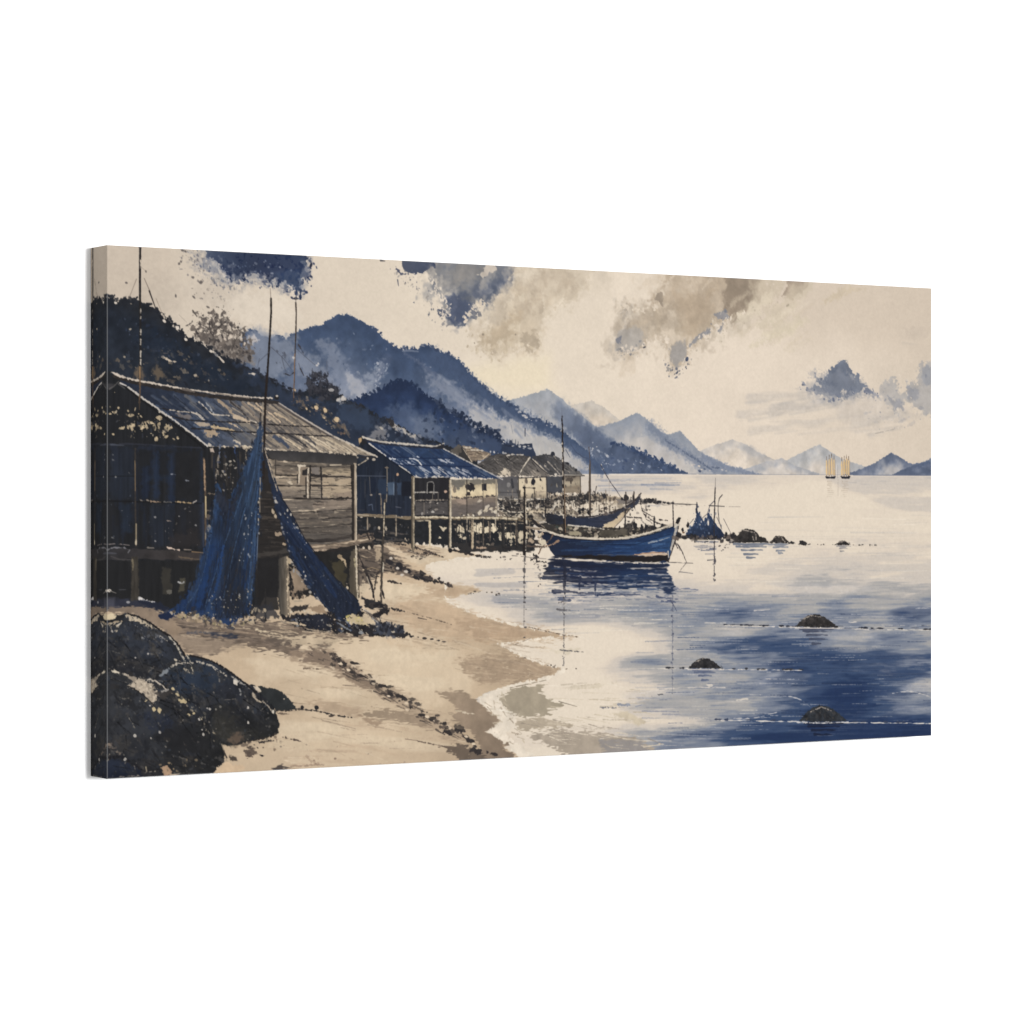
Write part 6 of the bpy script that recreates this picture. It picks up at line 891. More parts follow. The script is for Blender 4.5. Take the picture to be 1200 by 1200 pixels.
stroke([(193, 591), (192.6, 640)], .8, (30, 30, 33), .8, alpha=.6)
# cream spots behind the gable
for q, a, b in [((155, 501), 2.6, 4), ((151, 500.5), 1.8, 2.4), ((144, 501.5), 2.2, 1.4), ((141, 502), 1.2, 1), ((165.5, 502), 2.8, 3.4), ((171, 499), 2, 4), ((173, 494.5), 4, 1.6), ((181, 502), 1.6, 4), ((186, 490), 3.6, 2.8), ((186, 500), 1.6, 5), ((197, 502), 4, 3.6), ((201, 500), 2.2, 3), ((191, 506), 2, 3.4), ((180.5, 507), 2.6, 1.3), ((182.5, 515), 2, 2), ((204, 514.6), 1.4, 1.4), ((208.6, 513.5), 1.3, 2.2), ((194, 512), 2, 1.2), ((154, 486.5), 2.4, 1.4), ((158, 481.5), 1, 3), ((150, 481), 1.2, 3), ((162.4, 485), 1.3, 1.6), ((165.5, 488), 1.3, 1.6), ((133, 483), 2, 1.6), ((133.2, 509), 1.5, 1.4), ((134.8, 459.5), 1.4, 2), ((139, 477), 1.4, 1.2), ((129, 485), 1.2, .9), ((178, 496), 4, .9), ((193, 509), 1.4, 2)]:
    blob(q, a*.78, b*.75, (182, 164, 135), ang=rng.randint(-15, 15), rough=1.1, soft=.4, mot=.15, br=.22, bn='f')
dabs([(128, 476), (205, 496), (212, 516), (140, 512)], 50, [(150, 136, 114), (104, 95, 84), (76, 76, 82), (180, 166, 144)], (.3, .9), asp=(1, 2), ang=90, angv=50, alpha=(.5, 1))
dabs([(160, 494), (204, 494), (204, 512), (165, 512)], 26, [(40, 40, 42), (52, 54, 62)], (.5, 1.6), asp=(1, 3), ang=90, angv=20, alpha=(.7, 1))
poly([(127, 448), (134, 450), (130, 456), (127, 454)], (72, 70, 72), soft=2.5, alpha=.7); stroke([(128, 456), (133, 453), (139, 447)], 1.6, (96, 92, 90), 1, alpha=.8, br=.15)
# roof
RF1 = [(131, 437), (146, 443), (162, 447.5), (190, 452.5), (230, 460.5), (277, 466), (326, 471), (345, 483), (368, 497), (392, 511), (418, 523), (442, 535), (430, 534), (417, 532.5), (400, 531.5), (390, 530.5), (378, 530), (367, 528.5), (350, 528.5), (332, 527.5), (312, 526.5), (295, 525), (280, 524.5), (262, 523), (250, 523), (243, 522.5), (230, 512), (217, 503), (200, 490), (186, 480), (165, 465), (150, 454), (138, 444)]
poly(RF1, [(0, (42, 48, 62)), (.3, (58, 68, 88)), (.5, (92, 92, 96)), (.68, (128, 118, 108)), (1, (140, 128, 114))], soft=.8, rough=.6, ax=[(180, 500), (385, 470)], mot=.08, motn='g', label=A1+'/roof@1')
ROOFL = [(170, 462), (230, 464), (280, 468), (300, 498), (300, 522), (250, 521), (200, 486)]
hatch(ROOFL, 80, [(40, 46, 60), (70, 82, 104), (88, 96, 112), (50, 58, 76), (120, 116, 112)], (10, 30), 38, (1.4, 4.5), (.3, .7), br=.15, bn='g', angv=4, soft=1.4)
ROOFR = [(255, 468), (326, 473), (392, 512), (438, 534), (390, 529), (316, 524), (290, 506)]
hatch(ROOFR, 60, [(56, 54, 56), (70, 66, 66), (46, 46, 50)], (10, 40), 36, (.7, 2), (.4, .8), br=.25, bn='g', angv=5)
hatch(ROOFL, 40, [(34, 38, 48), (30, 33, 40), (60, 68, 84)], (10, 36), 38, (.7, 2.4), (.4, .8), br=.25, bn='g', angv=5)
hatch(ROOFR, 110, [(172, 156, 136), (112, 104, 98), (74, 72, 74), (150, 136, 120), (190, 172, 148), (92, 88, 88), (130, 120, 110)], (12, 34), 36, (1, 3.6), (.4, .85), br=.15, bn='g', angv=4)
hatch([(318, 508), (392, 514), (434, 532), (390, 528), (320, 524)], 50, [(196, 178, 154), (160, 146, 128), (100, 94, 90), (206, 190, 166)], (10, 24), 33, (.8, 2.6), (.5, .9), br=.12, bn='g', angv=3)
for a, b, w, c_ in [((256, 469), (274, 487), 3.4, (160, 142, 122)), ((270, 471), (290, 489), 2.4, (64, 60, 60)), ((284, 472), (304, 494), 2.2, (128, 116, 106)), ((291, 472), (316, 492), 2.4, (186, 166, 142)), ((300, 473), (328, 494), 2, (196, 174, 148)), ((312, 478), (336, 494), 2.2, (112, 104, 98)), ((322, 484), (346, 498), 2.4, (188, 168, 142)), ((275, 488), (292, 495), 4, (196, 176, 152)), ((248, 500), (276, 506), 3.4, (188, 166, 132)), ((268, 495), (286, 506), 1.8, (190, 170, 146)), ((283, 496), (300, 506), 5, (128, 120, 110)), ((306, 500), (318, 506), 3, (90, 90, 94)), ((330, 512), (352, 526), 1.6, (206, 186, 158)), ((338, 509), (360, 524), 2.8, (60, 58, 60)), ((348, 510), (376, 529), 1.8, (212, 196, 172)), ((364, 511), (396, 530), 1.6, (206, 190, 166)), ((356, 511), (370, 521), 3, (80, 78, 80)), ((378, 512), (410, 530), 1.8, (190, 174, 150)), ((322, 512), (338, 524), 5, (70, 78, 96)), ((241, 472), (250, 484), 1.6, (150, 152, 156)), ((262, 512), (280, 520), 4, (84, 92, 110)), ((274, 516), (286, 524), 2, (196, 182, 164)), ((228, 498), (246, 512), 3, (84, 96, 118)), ((230, 484), (240, 493), 1.8, (176, 168, 158)), ((183, 476), (204, 492), 3, (66, 80, 104))]:
    stroke([a, ((a[0]+b[0])/2+.6, (a[1]+b[1])/2-.8), b], w, c_, w*.7, rough=.8, br=.1, bn='f')
poly([(238, 503), (252, 503), (256, 510), (244, 512)], (170, 150, 128), soft=2, rough=2.5, rn='f', br=.15); poly([(226, 494), (246, 496), (250, 500), (232, 499)], (176, 160, 142), soft=1.4, rough=1.2, br=.1); poly([(206, 484), (222, 486), (226, 490), (212, 490)], (112, 106, 104), soft=2, rough=1.6)
for p_, w in [([(200, 488), (222, 492.5), (252, 494), (290, 495), (302, 496)], 1.4), ([(311, 497), (340, 499), (369, 500)], 1.3), ([(224, 502), (250, 503.5), (280, 506), (300, 506.5)], 1.4), ([(311, 507.5), (340, 508.5), (369, 510.5), (388, 511)], 1.6), ([(184, 478), (206, 481), (226, 484)], 1)]:
    stroke(p_, w, (42, 40, 42), w*.8, rough=.5, br=.08)
for p_ in ([(199, 480.6), (206, 481)], [(208, 482), (222, 483)], [(224, 483), (230, 485), (238, 492)], [(233, 471), (236, 473), (248, 485), (262, 487)], [(250, 486), (272, 487)], [(296, 508), (299, 509)], [(293, 492), (302, 496)]):
    stroke(p_, 1.3, (196, 184, 168), .8, rough=.5, br=.12)
stroke([(134, 440.5), (150, 446), (170, 450.5), (200, 456), (230, 462), (260, 466), (300, 469.5), (326, 472)], 4.2, (50, 46, 45), 3.8, rough=.5, mot=.15, label=A1+'/ridge_pole@1')
stroke([(131, 436), (140, 440.5), (150, 443.5), (162, 446), (184, 450), (215, 455.5), (250, 460.5), (280, 464), (300, 466), (319, 466.5)], 2, (206, 192, 176), 1.6, rough=.6, br=.05, label=A1+'/ridge_pole@1'); stroke([(214, 456), (228, 459)], 2.4, (100, 92, 86), 2.2, rough=.5); stroke([(246, 460), (292, 466.4)], 1.1, (150, 136, 122), 1); blob((324, 466), 2.6, 2.4, (40, 38, 38)); blob((324.6, 464), 1.4, 1, (196, 184, 170))
stroke([(150, 454), (158, 459), (166, 466), (184, 478), (188, 482), (204, 492), (218, 503), (226, 509), (236, 517), (243, 522.5)], 2.2, (196, 188, 178), 1.6, rough=.6, rn='f', br=.1, label=A1+'/barge_board@1')
stroke([(146, 453), (166, 469), (186, 484), (216, 506), (240, 526)], 2, (30, 30, 32), 2)
for q, a in [((187, 482), 1.9), ((246, 521.5), 2), ((218, 504.5), 1.2)]: blob(q, a, a*.8, (190, 180, 166), ang=30, rough=.5)
stroke([(141, 449), (148, 452)], 2, (196, 188, 180), 1.2, br=.15); stroke([(139, 450), (146, 455)], 2, (74, 72, 72), 1.4)
poly([(246, 526), (250, 523), (251, 530), (247, 529)], (176, 160, 146), soft=1, rough=1)
stroke([(327, 472.5), (345, 484), (368, 498), (389, 510)], 1.5, (186, 176, 166), 1.4, rough=.4); stroke([(392, 512), (410, 520), (430, 530), (442, 535.5)], 2, (196, 184, 168), 1.6, rough=.5)
stroke([(326, 474), (345, 486.5), (366, 499), (386, 511)], 3, (62, 58, 60), 1.4, alpha=.75, soft=1.5)
along([(250, 523), (270, 523.4), (296, 525), (320, 527), (350, 529), (370, 529.5), (392, 531.5), (418, 533.5)], 60, [(206, 190, 168), (60, 56, 56), (176, 160, 140)], .7, (.6, 1.6), asp=(1, 2), ang=20, angv=20, alpha=(.8, 1))
for q in [(288, 523.4), (294, 524), (277, 522.6), (334, 529), (355, 530), (366, 528), (377, 529.5), (388, 530.5), (408, 531)]: blob(q, 2.6, 1.2, (208, 192, 168), ang=15, rough=.5)
# side wall of planks
WALL = [(314, 538), (340, 541), (380, 543), (413, 545), (414, 634), (400, 637), (360, 640), (345, 634), (330, 602), (322, 572)]
poly(WALL, [(0, (154, 139, 121)), (.3, (156, 141, 123)), (.5, (116, 107, 99)), (1, (98, 92, 86))], soft=.8, rough=.5, ax=[(365, 540), (365, 638)], mot=.07, motn='l', label=A1)
poly([(310, 527), (332, 528), (367, 529.5), (392, 532), (418, 534), (418, 545), (390, 544), (350, 541), (318, 538.5)], [(0, (52, 51, 53)), (1, (72, 69, 68))], soft=1, rough=.7, ax=[(365, 528), (364, 544)], mot=.08, label=A1)
for y, h, c_, al in [(552, 8, (128, 114, 101), .8), (564, 8, (150, 134, 116), .5), (578, 8, (124, 112, 102), .6), (592, 10, (116, 106, 97), .85), (604, 7, (138, 124, 109), .8), (613, 7, (148, 133, 116), .7), (622, 7, (112, 102, 92), .8)]:
    x0 = {552: 322, 564: 324, 578: 327, 592: 332, 604: 338, 613: 344, 622: 350}[y]; x1 = {552: 350, 564: 366, 578: 360, 592: 368, 604: 412, 613: 412, 622: 412}[y]
    poly([(x0, y-h*.45), (x1, y-h*.4), (x1, y+h*.45), (x0+2, y+h*.4)], c_, soft=3, rough=2, rn='l', alpha=al)
hatch(WALL, 150, [(170, 155, 134), (122, 112, 103), (82, 77, 73), (148, 134, 117), (100, 94, 88), (66, 62, 60)], (10, 36), 2, (.6, 2), (.3, .7), br=.25, bn='l', angv=2)
poly([(366, 588), (412, 586), (412, 598), (368, 598)], (150, 134, 119), soft=2.5, rough=1.5, rn='l', alpha=.7); poly([(378, 560), (412, 561), (412, 583), (378, 583)], (186, 166, 140), soft=1.5, rough=1, alpha=.7); poly([(392, 578), (412, 576), (412, 584), (390, 584)], (138, 122, 110), soft=3, rough=2, rn='l', alpha=.6); poly([(376, 548), (412, 549), (412, 557), (378, 556)], (176, 158, 132), soft=1.4, rough=1, alpha=.7)
for p_, w in [([(322, 545), (340, 546), (362, 546.5), (412, 547)], 1), ([(323, 557), (350, 557), (380, 558.5), (412, 559)], 1.3), ([(325, 569), (345, 569.5), (365, 569), (412, 569.5)], 1.2), ([(332, 584), (365, 584.6), (390, 584.6), (412, 584)], 1.6), ([(336, 601), (370, 599.5), (412, 596.5)], 1), ([(343, 608), (370, 608), (412, 606)], 1.3), ([(347, 619), (370, 618.5), (412, 614)], 1.3), ([(355, 633), (375, 634), (395, 632), (414, 627)], 4)]:
    stroke(p_, w, (44, 40, 39), w*.9, rough=.6, rn='l', br=.06, bn='l')
for p_, w in [([(324, 559), (336, 558.6)], 1.8), ([(330, 585.5), (344, 585)], 1), ([(338, 599), (366, 598.4), (380, 595)], 1.4), ([(352, 607), (362, 607)], 1.4), ([(374, 607), (384, 606.6)], 1), ([(368, 617), (382, 617), (392, 614.6)], 1.6), ([(393, 600), (398, 600.4)], 3), ([(333, 541), (340, 543)], 2.4), ([(370, 599), (372, 604)], 2.4)]:
    stroke(p_, w, (206, 188, 164), w*.6, rough=.7, rn='l', br=.1)
stroke([(323, 539), (323, 556)], 1, (52, 48, 46)); blob((341, 564), 4, 2.6, (196, 180, 158), ang=-20, rough=.8, br=.1)
for k in range(70):
    x = 326+86*rng.rand(); y = 545+88*rng.rand()
    stroke([(x, y), (x+4+12*rng.rand(), y+.6*rng.randn())], .8+1.6*rng.rand(), [(62, 56, 53), (84, 76, 70), (50, 46, 45), (96, 86, 78)][k % 4], .5, alpha=.25+.45*rng.rand(), rough=.6, rn='l', br=.2, bn='l')
for k in range(16):
    x = 340+70*rng.rand(); y = 585+46*rng.rand(); blob((x, y), 6+8*rng.rand(), 3+2*rng.rand(), (84, 77, 71), alpha=.22+.2*rng.rand(), soft=1, rough=1, rn='l')
poly([(330, 600), (412, 596), (412, 634), (380, 640), (350, 636)], (78, 72, 68), soft=10, rough=6, rn='l', alpha=.42)
poly([(318, 540), (413, 545), (413, 551), (320, 549)], (70, 65, 62), soft=4, rough=2, rn='l', alpha=.55)
hatch([(326, 548), (412, 550), (412, 634), (350, 634)], 90, [(54, 50, 48), (70, 65, 61), (90, 84, 78), (192, 176, 152)], (4, 22), 1, (.4, 1), (.35, .8), br=.25, bn='l', angv=2)
# window of the big hut
W1 = A1+'/window@1'
poly([(350, 546), (363, 547), (363.5, 569), (361, 584), (360, 569), (350, 568)], (140, 124, 108), soft=.8, rough=.5, label=W1)
poly([(353, 550), (362, 549), (362, 557), (354, 557)], (48, 45, 45), soft=.8, rough=1); stroke([(349.5, 545.5), (358, 546)], 2.2, (206, 192, 172), 1.8, rough=.5, label=W1); stroke([(351, 547), (350.8, 556), (350.4, 567)], 2.2, (204, 190, 170), 1.6, rough=.6, br=.06, label=W1); stroke([(361.5, 549), (360.5, 558), (360.8, 583)], 1.5, (206, 192, 172), 1.3, rough=.5, br=.08, label=W1); stroke([(348.6, 556), (348.6, 566)], 1.2, (50, 46, 44)); stroke([(358.6, 560), (358.8, 583)], 1.5, (42, 39, 39), 1.3)
stroke([(363.5, 546), (363.6, 560), (363.2, 583)], 1.8, (38, 36, 36), 1.6, rough=.4, label=W1); stroke([(364, 556), (376, 557)], 2.2, (48, 46, 46), 2, rough=.7); stroke([(375.6, 547), (376.6, 557), (377, 583)], 1.7, (44, 41, 41), 1.4, rough=.6, br=.08); stroke([(378, 557), (388, 556)], 1.6, (60, 55, 53), .6, rough=.8); stroke([(366, 570), (376, 570)], 1, (60, 54, 52), .8); stroke([(378, 569), (392, 569.6)], 1, (70, 62, 58), .6)
poly([(365, 548), (374, 548), (374, 556), (366, 555)], (120, 112, 106), soft=1.2, rough=.8); blob((357, 581.5), 2, 1.4, (46, 43, 42))
stroke([(387, 545), (400, 544.6)], 1.2, (206, 190, 166), .8, br=.2); stroke([(412, 546), (413.4, 590), (413.8, 690)], 2.6, (46, 42, 40), 2.4, rough=.5); stroke([(395, 584), (412, 583.6)], 2, (50, 46, 45), 1.6, rough=1)
# platform, legs and the dark below
poly([(330, 645), (418, 642), (418, 700), (405, 705), (372, 700), (345, 690)], (40, 39, 39), soft=1.4, rough=1, mot=.1); poly([(388, 660), (402, 655), (406, 676), (404, 692), (392, 680)], (70, 64, 50), soft=4, rough=3, alpha=.85); stroke([(398, 653), (404, 657), (405, 664)], 2.4, (176, 156, 128), 1.2, rough=1.2); blob((399, 652), 3, 1.6, (150, 132, 108), rough=.8); blob((406.5, 688), 1.8, 3, (190, 174, 150), rough=.6)
stroke([(360, 643), (380, 641), (400, 638), (418, 634.5), (436, 631)], 7, (118, 104, 91), 6, rough=1.2, rn='l', mot=.2, motn='l', label=A1+'/platform_beam@2'); stroke([(366, 641), (385, 639), (405, 636), (436, 631)], 1.6, (190, 170, 146), 1, rough=.9, rn='l', br=.2, bn='l'); stroke([(368, 645), (384, 644)], 2, (186, 166, 144), 1, rough=.8); stroke([(384, 646), (418, 641), (436, 638)], 2, (46, 42, 41), 2, rough=.8)
stroke([(418, 629), (425, 627), (436, 625)], 3, (110, 97, 86), 2.4, rough=1); stroke([(422, 634), (436, 631)], 1.4, (196, 178, 154), .9); poly([(420, 638), (438, 636), (437, 643), (422, 643)], (48, 45, 44), soft=1, rough=1); blob((426, 642), 1.4, 1.4, (206, 192, 172)); blob((433, 642), 2, 2.6, (196, 180, 158)); stroke([(430, 625), (433, 632)], 2, (56, 50, 48)); stroke([(436, 624), (437, 640)], 2, (60, 54, 52), 2, rough=.8)
poly([(411, 646), (418, 643), (420, 700), (419, 722), (412, 720), (409, 680)], [(0, (74, 68, 60)), (1, (104, 94, 80))], soft=1, rough=1, rn='f', ax=[(410, 680), (420, 680)], mot=.12, motn='w', label=A1+'/leg@1a')
stroke([(416, 544), (416.4, 600), (416.6, 632)], 3, (170, 154, 134), 2.8, rough=.6, mot=.15, motn='w', label=A1+'/corner_post@1'); stroke([(414.6, 545), (415, 632)], 1, (50, 45, 43), 1, br=.1); stroke([(417.4, 546), (417.8, 632)], .9, (208, 194, 172), .9, br=.2, bn='w')
stroke([(417.2, 640), (418, 680), (419.4, 705)], 1.9, (206, 192, 170), 1.4, rough=.5, br=.08, bn='w'); stroke([(419.6, 640), (421, 700)], 1, (48, 44, 42), 1); stroke([(415.6, 655), (416, 665)], 2, (160, 148, 120), 1.4, rough=.8); stroke([(419.6, 703), (420, 722)], 1.4, (190, 176, 156), .8, br=.25)
stroke([(420, 545), (430, 539)], 1.6, (176, 162, 142), 1.4, rough=.4); stroke([(419, 536), (440, 536)], 1.6, (48, 46, 48), 1.4, rough=.7); blob((431, 537), 1.6, 1.4, (190, 176, 158)); blob((438, 538.4), 2, 1.4, (176, 164, 148)); blob((419, 536), 1.2, 1, (150, 140, 128))
poly([(326, 655), (338, 651), (339.6, 700), (339.6, 722), (328, 722), (325, 690)], [(0, (62, 59, 56)), (.6, (100, 92, 82)), (1, (142, 126, 108))], soft=1, rough=.8, rn='f', ax=[(326, 690), (340, 690)], mot=.12, motn='w', label=A1+'/leg@1b'); stroke([(336.6, 654), (337, 690), (338, 720)], 1.6, (196, 178, 152), 1, rough=.8, br=.25, bn='w'); poly([(336, 652), (342, 656), (341, 660), (337, 660)], (176, 158, 132), soft=1, rough=1.2); stroke([(340, 656), (343, 660)], 2, (186, 170, 148), 1)
poly([(341, 666), (350, 664), (356, 676), (360, 690), (355, 700), (342, 701)], [(0, (150, 132, 112)), (1, (128, 111, 95))], soft=1.6, rough=2, rn='f', ax=[(345, 664), (348, 700)], mot=.1); along([(341, 700), (348, 698), (356, 695), (361, 692)], 26, [(40, 38, 38)], 1.6, (.8, 2.4), ang=90, angv=50); stroke([(345, 705), (354, 704.5)], 2, (176, 160, 138), 1.2, rough=.7); dabs([(340, 664), (344, 690), (344, 700), (339, 690)], 10, [(44, 41, 40)], (.8, 2), angv=60)
poly([(302, 655), (326, 652), (326, 714), (302, 716)], (38, 37, 38), soft=1.5, rough=1, alpha=.9); hatch([(304, 560), (328, 585), (336, 640), (304, 645)], 30, [(66, 60, 56), (52, 49, 48), (84, 76, 68)], (8, 22), 2, (1, 3), (.4, .8), br=.2, bn='l', angv=3)
for y in (602, 612, 622, 638): stroke([(305, y), (320+(y-600)*.3, y-1)], 1.4, (40, 38, 38), 1.2, rough=.5, br=.1)
stroke([(303, 650), (322, 648), (338, 645)], 5, (64, 60, 57), 4, rough=1, rn='l'); blob((327, 626), 3, 2.4, (160, 142, 122), rough=.8); blob((333, 638), 2.4, 1.4, (170, 150, 126), rough=.6); for_ = [(320, 600), (323, 605)]
for q in for_: blob(q, 1.4, 2.4, (176, 160, 138), ang=-20, rough=.6)
poly([(126, 642), (160, 643), (200, 645), (240, 648), (240, 657), (200, 656), (160, 655), (126, 656)], [(0, (52, 51, 53)), (1, (66, 60, 58))], soft=1.4, rough=1, rn='l', ax=[(126, 645), (240, 655)], mot=.1, label=A1+'/platform_beam@1')
stroke([(196, 641), (202, 643), (210, 644.6)], 2, (206, 184, 168), 1.2, rough=.8); stroke([(173, 641.6), (180, 642)], 1.6, (110, 104, 98), 1, rough=.6); stroke([(216, 644), (224, 644.4)], 1.3, (140, 128, 118), .8, br=.2); stroke([(225, 646.5), (240, 648)], 1.3, (130, 108, 84), .8, br=.15); stroke([(210, 653), (236, 655.6)], 1.8, (96, 84, 72), 1, rough=.7, br=.15)
stroke([(127, 638), (136, 637), (152, 639)], 1.2, (120, 112, 110), .8, br=.25); stroke([(127, 644), (134, 641.5), (146, 642), (152, 645), (150, 648)], 1.5, (112, 110, 114), 1, rough=.6, br=.08); stroke([(127, 648), (136, 648.6)], 2.4, (78, 78, 84), 1.4, alpha=.8, br=.15); stroke([(130, 652), (140, 655.4), (154, 656)], .9, (80, 76, 76), .7); stroke([(132, 655), (158, 658)], 1, (64, 62, 62), .6)
poly([(126, 657), (240, 658), (245, 700), (240, 716), (126, 705)], (38, 38, 39), soft=2, rough=1.4, alpha=.85, mot=.08, motn='v')
poly([(154, 652), (162, 652), (163, 690), (162, 706), (153, 706), (154, 680)], (62, 58, 53), soft=2, rough=.8, mot=.15, motn='w', label=A1+'/leg@1c'); stroke([(155.4, 656), (156, 668)], 2, (116, 106, 88), 1, alpha=.9, rough=.6); poly([(190, 666), (200, 666), (201, 696), (191, 696)], (60, 57, 52), soft=3, rough=2, alpha=.85, label=A1+'/leg@1d'); poly([(210, 676), (216, 678), (217, 694), (210, 692)], (74, 70, 60), soft=2, rough=2, alpha=.9); stroke([(209, 682), (213, 684), (216, 682)], 1.8, (160, 158, 156), 1, rough=.6); blob((199, 693), 2.4, 2, (110, 106, 98), rough=.7, alpha=.8)
stroke([(158.6, 526), (158.4, 560), (158.8, 600), (159.4, 640)], 1.8, (60, 55, 52), 1.8, rough=.4, label=A1+'/porch_post@1'); stroke([(158.2, 540), (158.6, 575)], 1.1, (120, 102, 80), .9, br=.25, bn='w'); stroke([(159.6, 614), (159.6, 638)], 1.4, (150, 136, 112), 1.2, br=.2, bn='w'); blob((159.5, 635), 1.1, 3, (196, 182, 158), rough=.4); stroke([(157.5, 440), (157.5, 478)], .1, (60, 55, 52))
stroke([(239, 538), (240, 560), (240.8, 580), (241, 640)], 2.6, (84, 72, 62), 2.2, rough=.5, label=A1+'/porch_post@1b'); stroke([(239.4, 539), (240.2, 575)], 1.8, (168, 140, 114), 1.4, rough=.5, br=.08, bn='w'); stroke([(241, 582), (241.4, 606)], 1.4, (196, 178, 140), 1.2, br=.12, bn='w'); stroke([(241, 625), (241, 632)], 1.4, (150, 136, 116), 1); stroke([(238, 590), (238.6, 640)], 2, (56, 60, 74), 2, alpha=.8)
for y in (578, 598, 606, 618, 628): stroke([(243, y), (252, y+1)], 1.4, (110, 98, 86), 1, rough=.8, br=.2); blob((246, 606), 3, 1.6, (90, 80, 72), rough=.8); blob((245, 619), 2, 3, (150, 136, 118), rough=.6)
hatch([(246, 528), (300, 530), (288, 560), (262, 605), (250, 570)], 46, [(44, 42, 42), (58, 54, 51), (38, 44, 60), (70, 64, 58), (34, 34, 37)], (8, 26), 90, (1, 3), (.4, .8), br=.15, bn='v', angv=4)
for x, y0, y1, c_ in [(258, 522, 536, (96, 104, 122)), (256, 534, 556, (130, 120, 108)), (276, 524, 532, (52, 72, 116)), (289, 526, 540, (140, 128, 112)), (254, 550, 566, (110, 100, 90)), (286, 544, 560, (120, 112, 104))]: stroke([(x, y0), (x-1, (y0+y1)/2), (x-.4, y1)], 1.8, c_, 1, rough=.8, br=.25)
dabs([(252, 535), (292, 535), (286, 575), (254, 580)], 46, [(130, 122, 112), (180, 170, 156), (60, 66, 84), (30, 30, 33)], (.4, 1.4), alpha=(.5, 1))
# shore under the hut
poly([(126, 704), (150, 702), (170, 706), (190, 712), (200, 716), (170, 716), (150, 710), (126, 716)], (52, 54, 66), soft=3, rough=2, rn='l', alpha=.9); poly([(126, 700), (135, 700), (134, 710), (126, 712)], (84, 84, 94), soft=4, alpha=.6); stroke([(164, 701), (170, 704), (182, 706)], 2.2, (190, 186, 184), 1, rough=.9, br=.08); blob((165, 702), 2.4, 1.8, (220, 214, 208)); blob((128, 692), 3, 1.6, (206, 196, 184)); stroke([(128, 692), (136, 695)], 1, (130, 124, 118), .6); blob((150, 705.6), 2, 1.2, (150, 148, 150)); stroke([(140, 691), (147, 691)], 1.2, (70, 70, 74), .8)
poly([(162, 704), (182, 706), (200, 712), (192, 718), (176, 714)], (38, 42, 56), soft=1.6, rough=2, alpha=.9)
poly([(126, 716), (150, 710), (180, 714), (200, 724), (215, 738), (204, 746), (190, 736), (165, 722), (140, 718)], [(0, (120, 106, 94)), (1, (150, 131, 112))], soft=2, rough=2, rn='l', ax=[(130, 712), (205, 740)], mot=.06, label='painted_beach')
# the poles go on in front of the roof
stroke([(164, 444), (164, 462), (163.4, 472)], 2.2, (98, 80, 64), 1.6, rough=.5, br=.1, bn='w'); stroke([(163.6, 470), (163.4, 480)], 1.6, (70, 60, 52), 1, br=.2)
stroke([(313, 440), (311, 468), (310.2, 495), (309.6, 530), (308.6, 560)], 2.8, (42, 36, 34), 2.8, rough=.25, label='painted_mast@2'); stroke([(308.6, 472), (307, 500), (307.6, 530)], 1.4, (150, 138, 122), 1, rough=.5, br=.3, bn='w'); stroke([(305.6, 484), (304, 500)], 1.2, (44, 40, 40), .8, br=.1)
# blue nets hung on the pole
N1 = 'painted_fishing_net@1'
NET1 = [(305, 492), (307.5, 512), (308, 535), (306, 560), (304, 590), (302.5, 620), (300.5, 650), (298, 680), (296, 706), (292, 718), (284, 722), (274, 734), (262, 732), (250, 724), (238, 722), (226, 716), (210, 720), (190, 723), (187, 720), (200, 715), (214, 704), (224, 690), (231, 675), (237, 655), (242, 638), (246, 618), (250, 600), (252, 580), (254, 566), (258, 574), (266, 590), (270, 584), (277, 570), (284, 552), (290, 540), (296, 525), (301, 508)]
poly(NET1, [(0, (46, 66, 98)), (.3, (44, 68, 104)), (.6, (36, 58, 97)), (1, (33, 57, 102))], soft=1.6, rough=2, rn='g', ax=[(300, 510), (245, 720)], mot=.14, motn='w', alpha=.93, br=.05, bn='w', label=N1)
hatch([(286, 560), (304, 560), (300, 640), (262, 640), (274, 590)], 46, [(46, 68, 98), (36, 52, 78), (58, 80, 106), (33, 42, 60), (32, 36, 46), (44, 45, 50)], (20, 60), 97, (1.4, 5), (.3, .65), br=.2, bn='w', angv=5, soft=1.5)
hatch([(242, 640), (298, 640), (294, 712), (215, 716)], 60, [(31, 50, 88), (36, 62, 106), (32, 40, 58), (29, 34, 48), (44, 64, 98), (40, 41, 46)], (18, 56), 106, (1.4, 5), (.35, .75), br=.15, bn='w', angv=7, soft=1.4)
poly([(254, 572), (270, 586), (282, 560), (284, 575), (272, 604), (264, 616), (258, 604)], (42, 43, 50), soft=4, rough=3, alpha=.85, mot=.15); poly([(258, 600), (270, 600), (268, 630), (262, 620)], (36, 42, 58), soft=6, rough=3, alpha=.6)
poly([(256, 672), (268, 664), (274, 676), (266, 700), (254, 715), (246, 700)], (34, 40, 58), soft=7, rough=4, alpha=.75); hatch([(278, 640), (300, 640), (297, 712), (262, 716)], 30, [(46, 44, 46), (60, 62, 66), (34, 40, 56)], (14, 44), 100, (.8, 2), (.4, .75), br=.2, bn='w', angv=4)
for p_, w_, c_, al in [([(303, 520), (297, 570), (288, 620), (282, 660)], 7, (62, 86, 118), .4), ([(294, 560), (276, 620), (258, 680), (246, 716)], 8, (52, 78, 116), .4), ([(250, 600), (242, 650), (228, 700)], 7, (50, 78, 122), .45), ([(299, 600), (296, 660), (291, 705)], 5, (56, 80, 112), .4), ([(300, 540), (284, 590), (272, 630)], 6, (34, 42, 58), .5), ([(290, 600), (274, 660), (266, 712)], 7, (34, 40, 54), .5), ([(246, 640), (236, 690), (226, 714)], 4, (34, 42, 60), .45)]:
    stroke(smooth_pts(p_, 2, False), w_, c_, w_*1.3, alpha=al, soft=6, rough=3, rn='w', br=.12, bn='w')
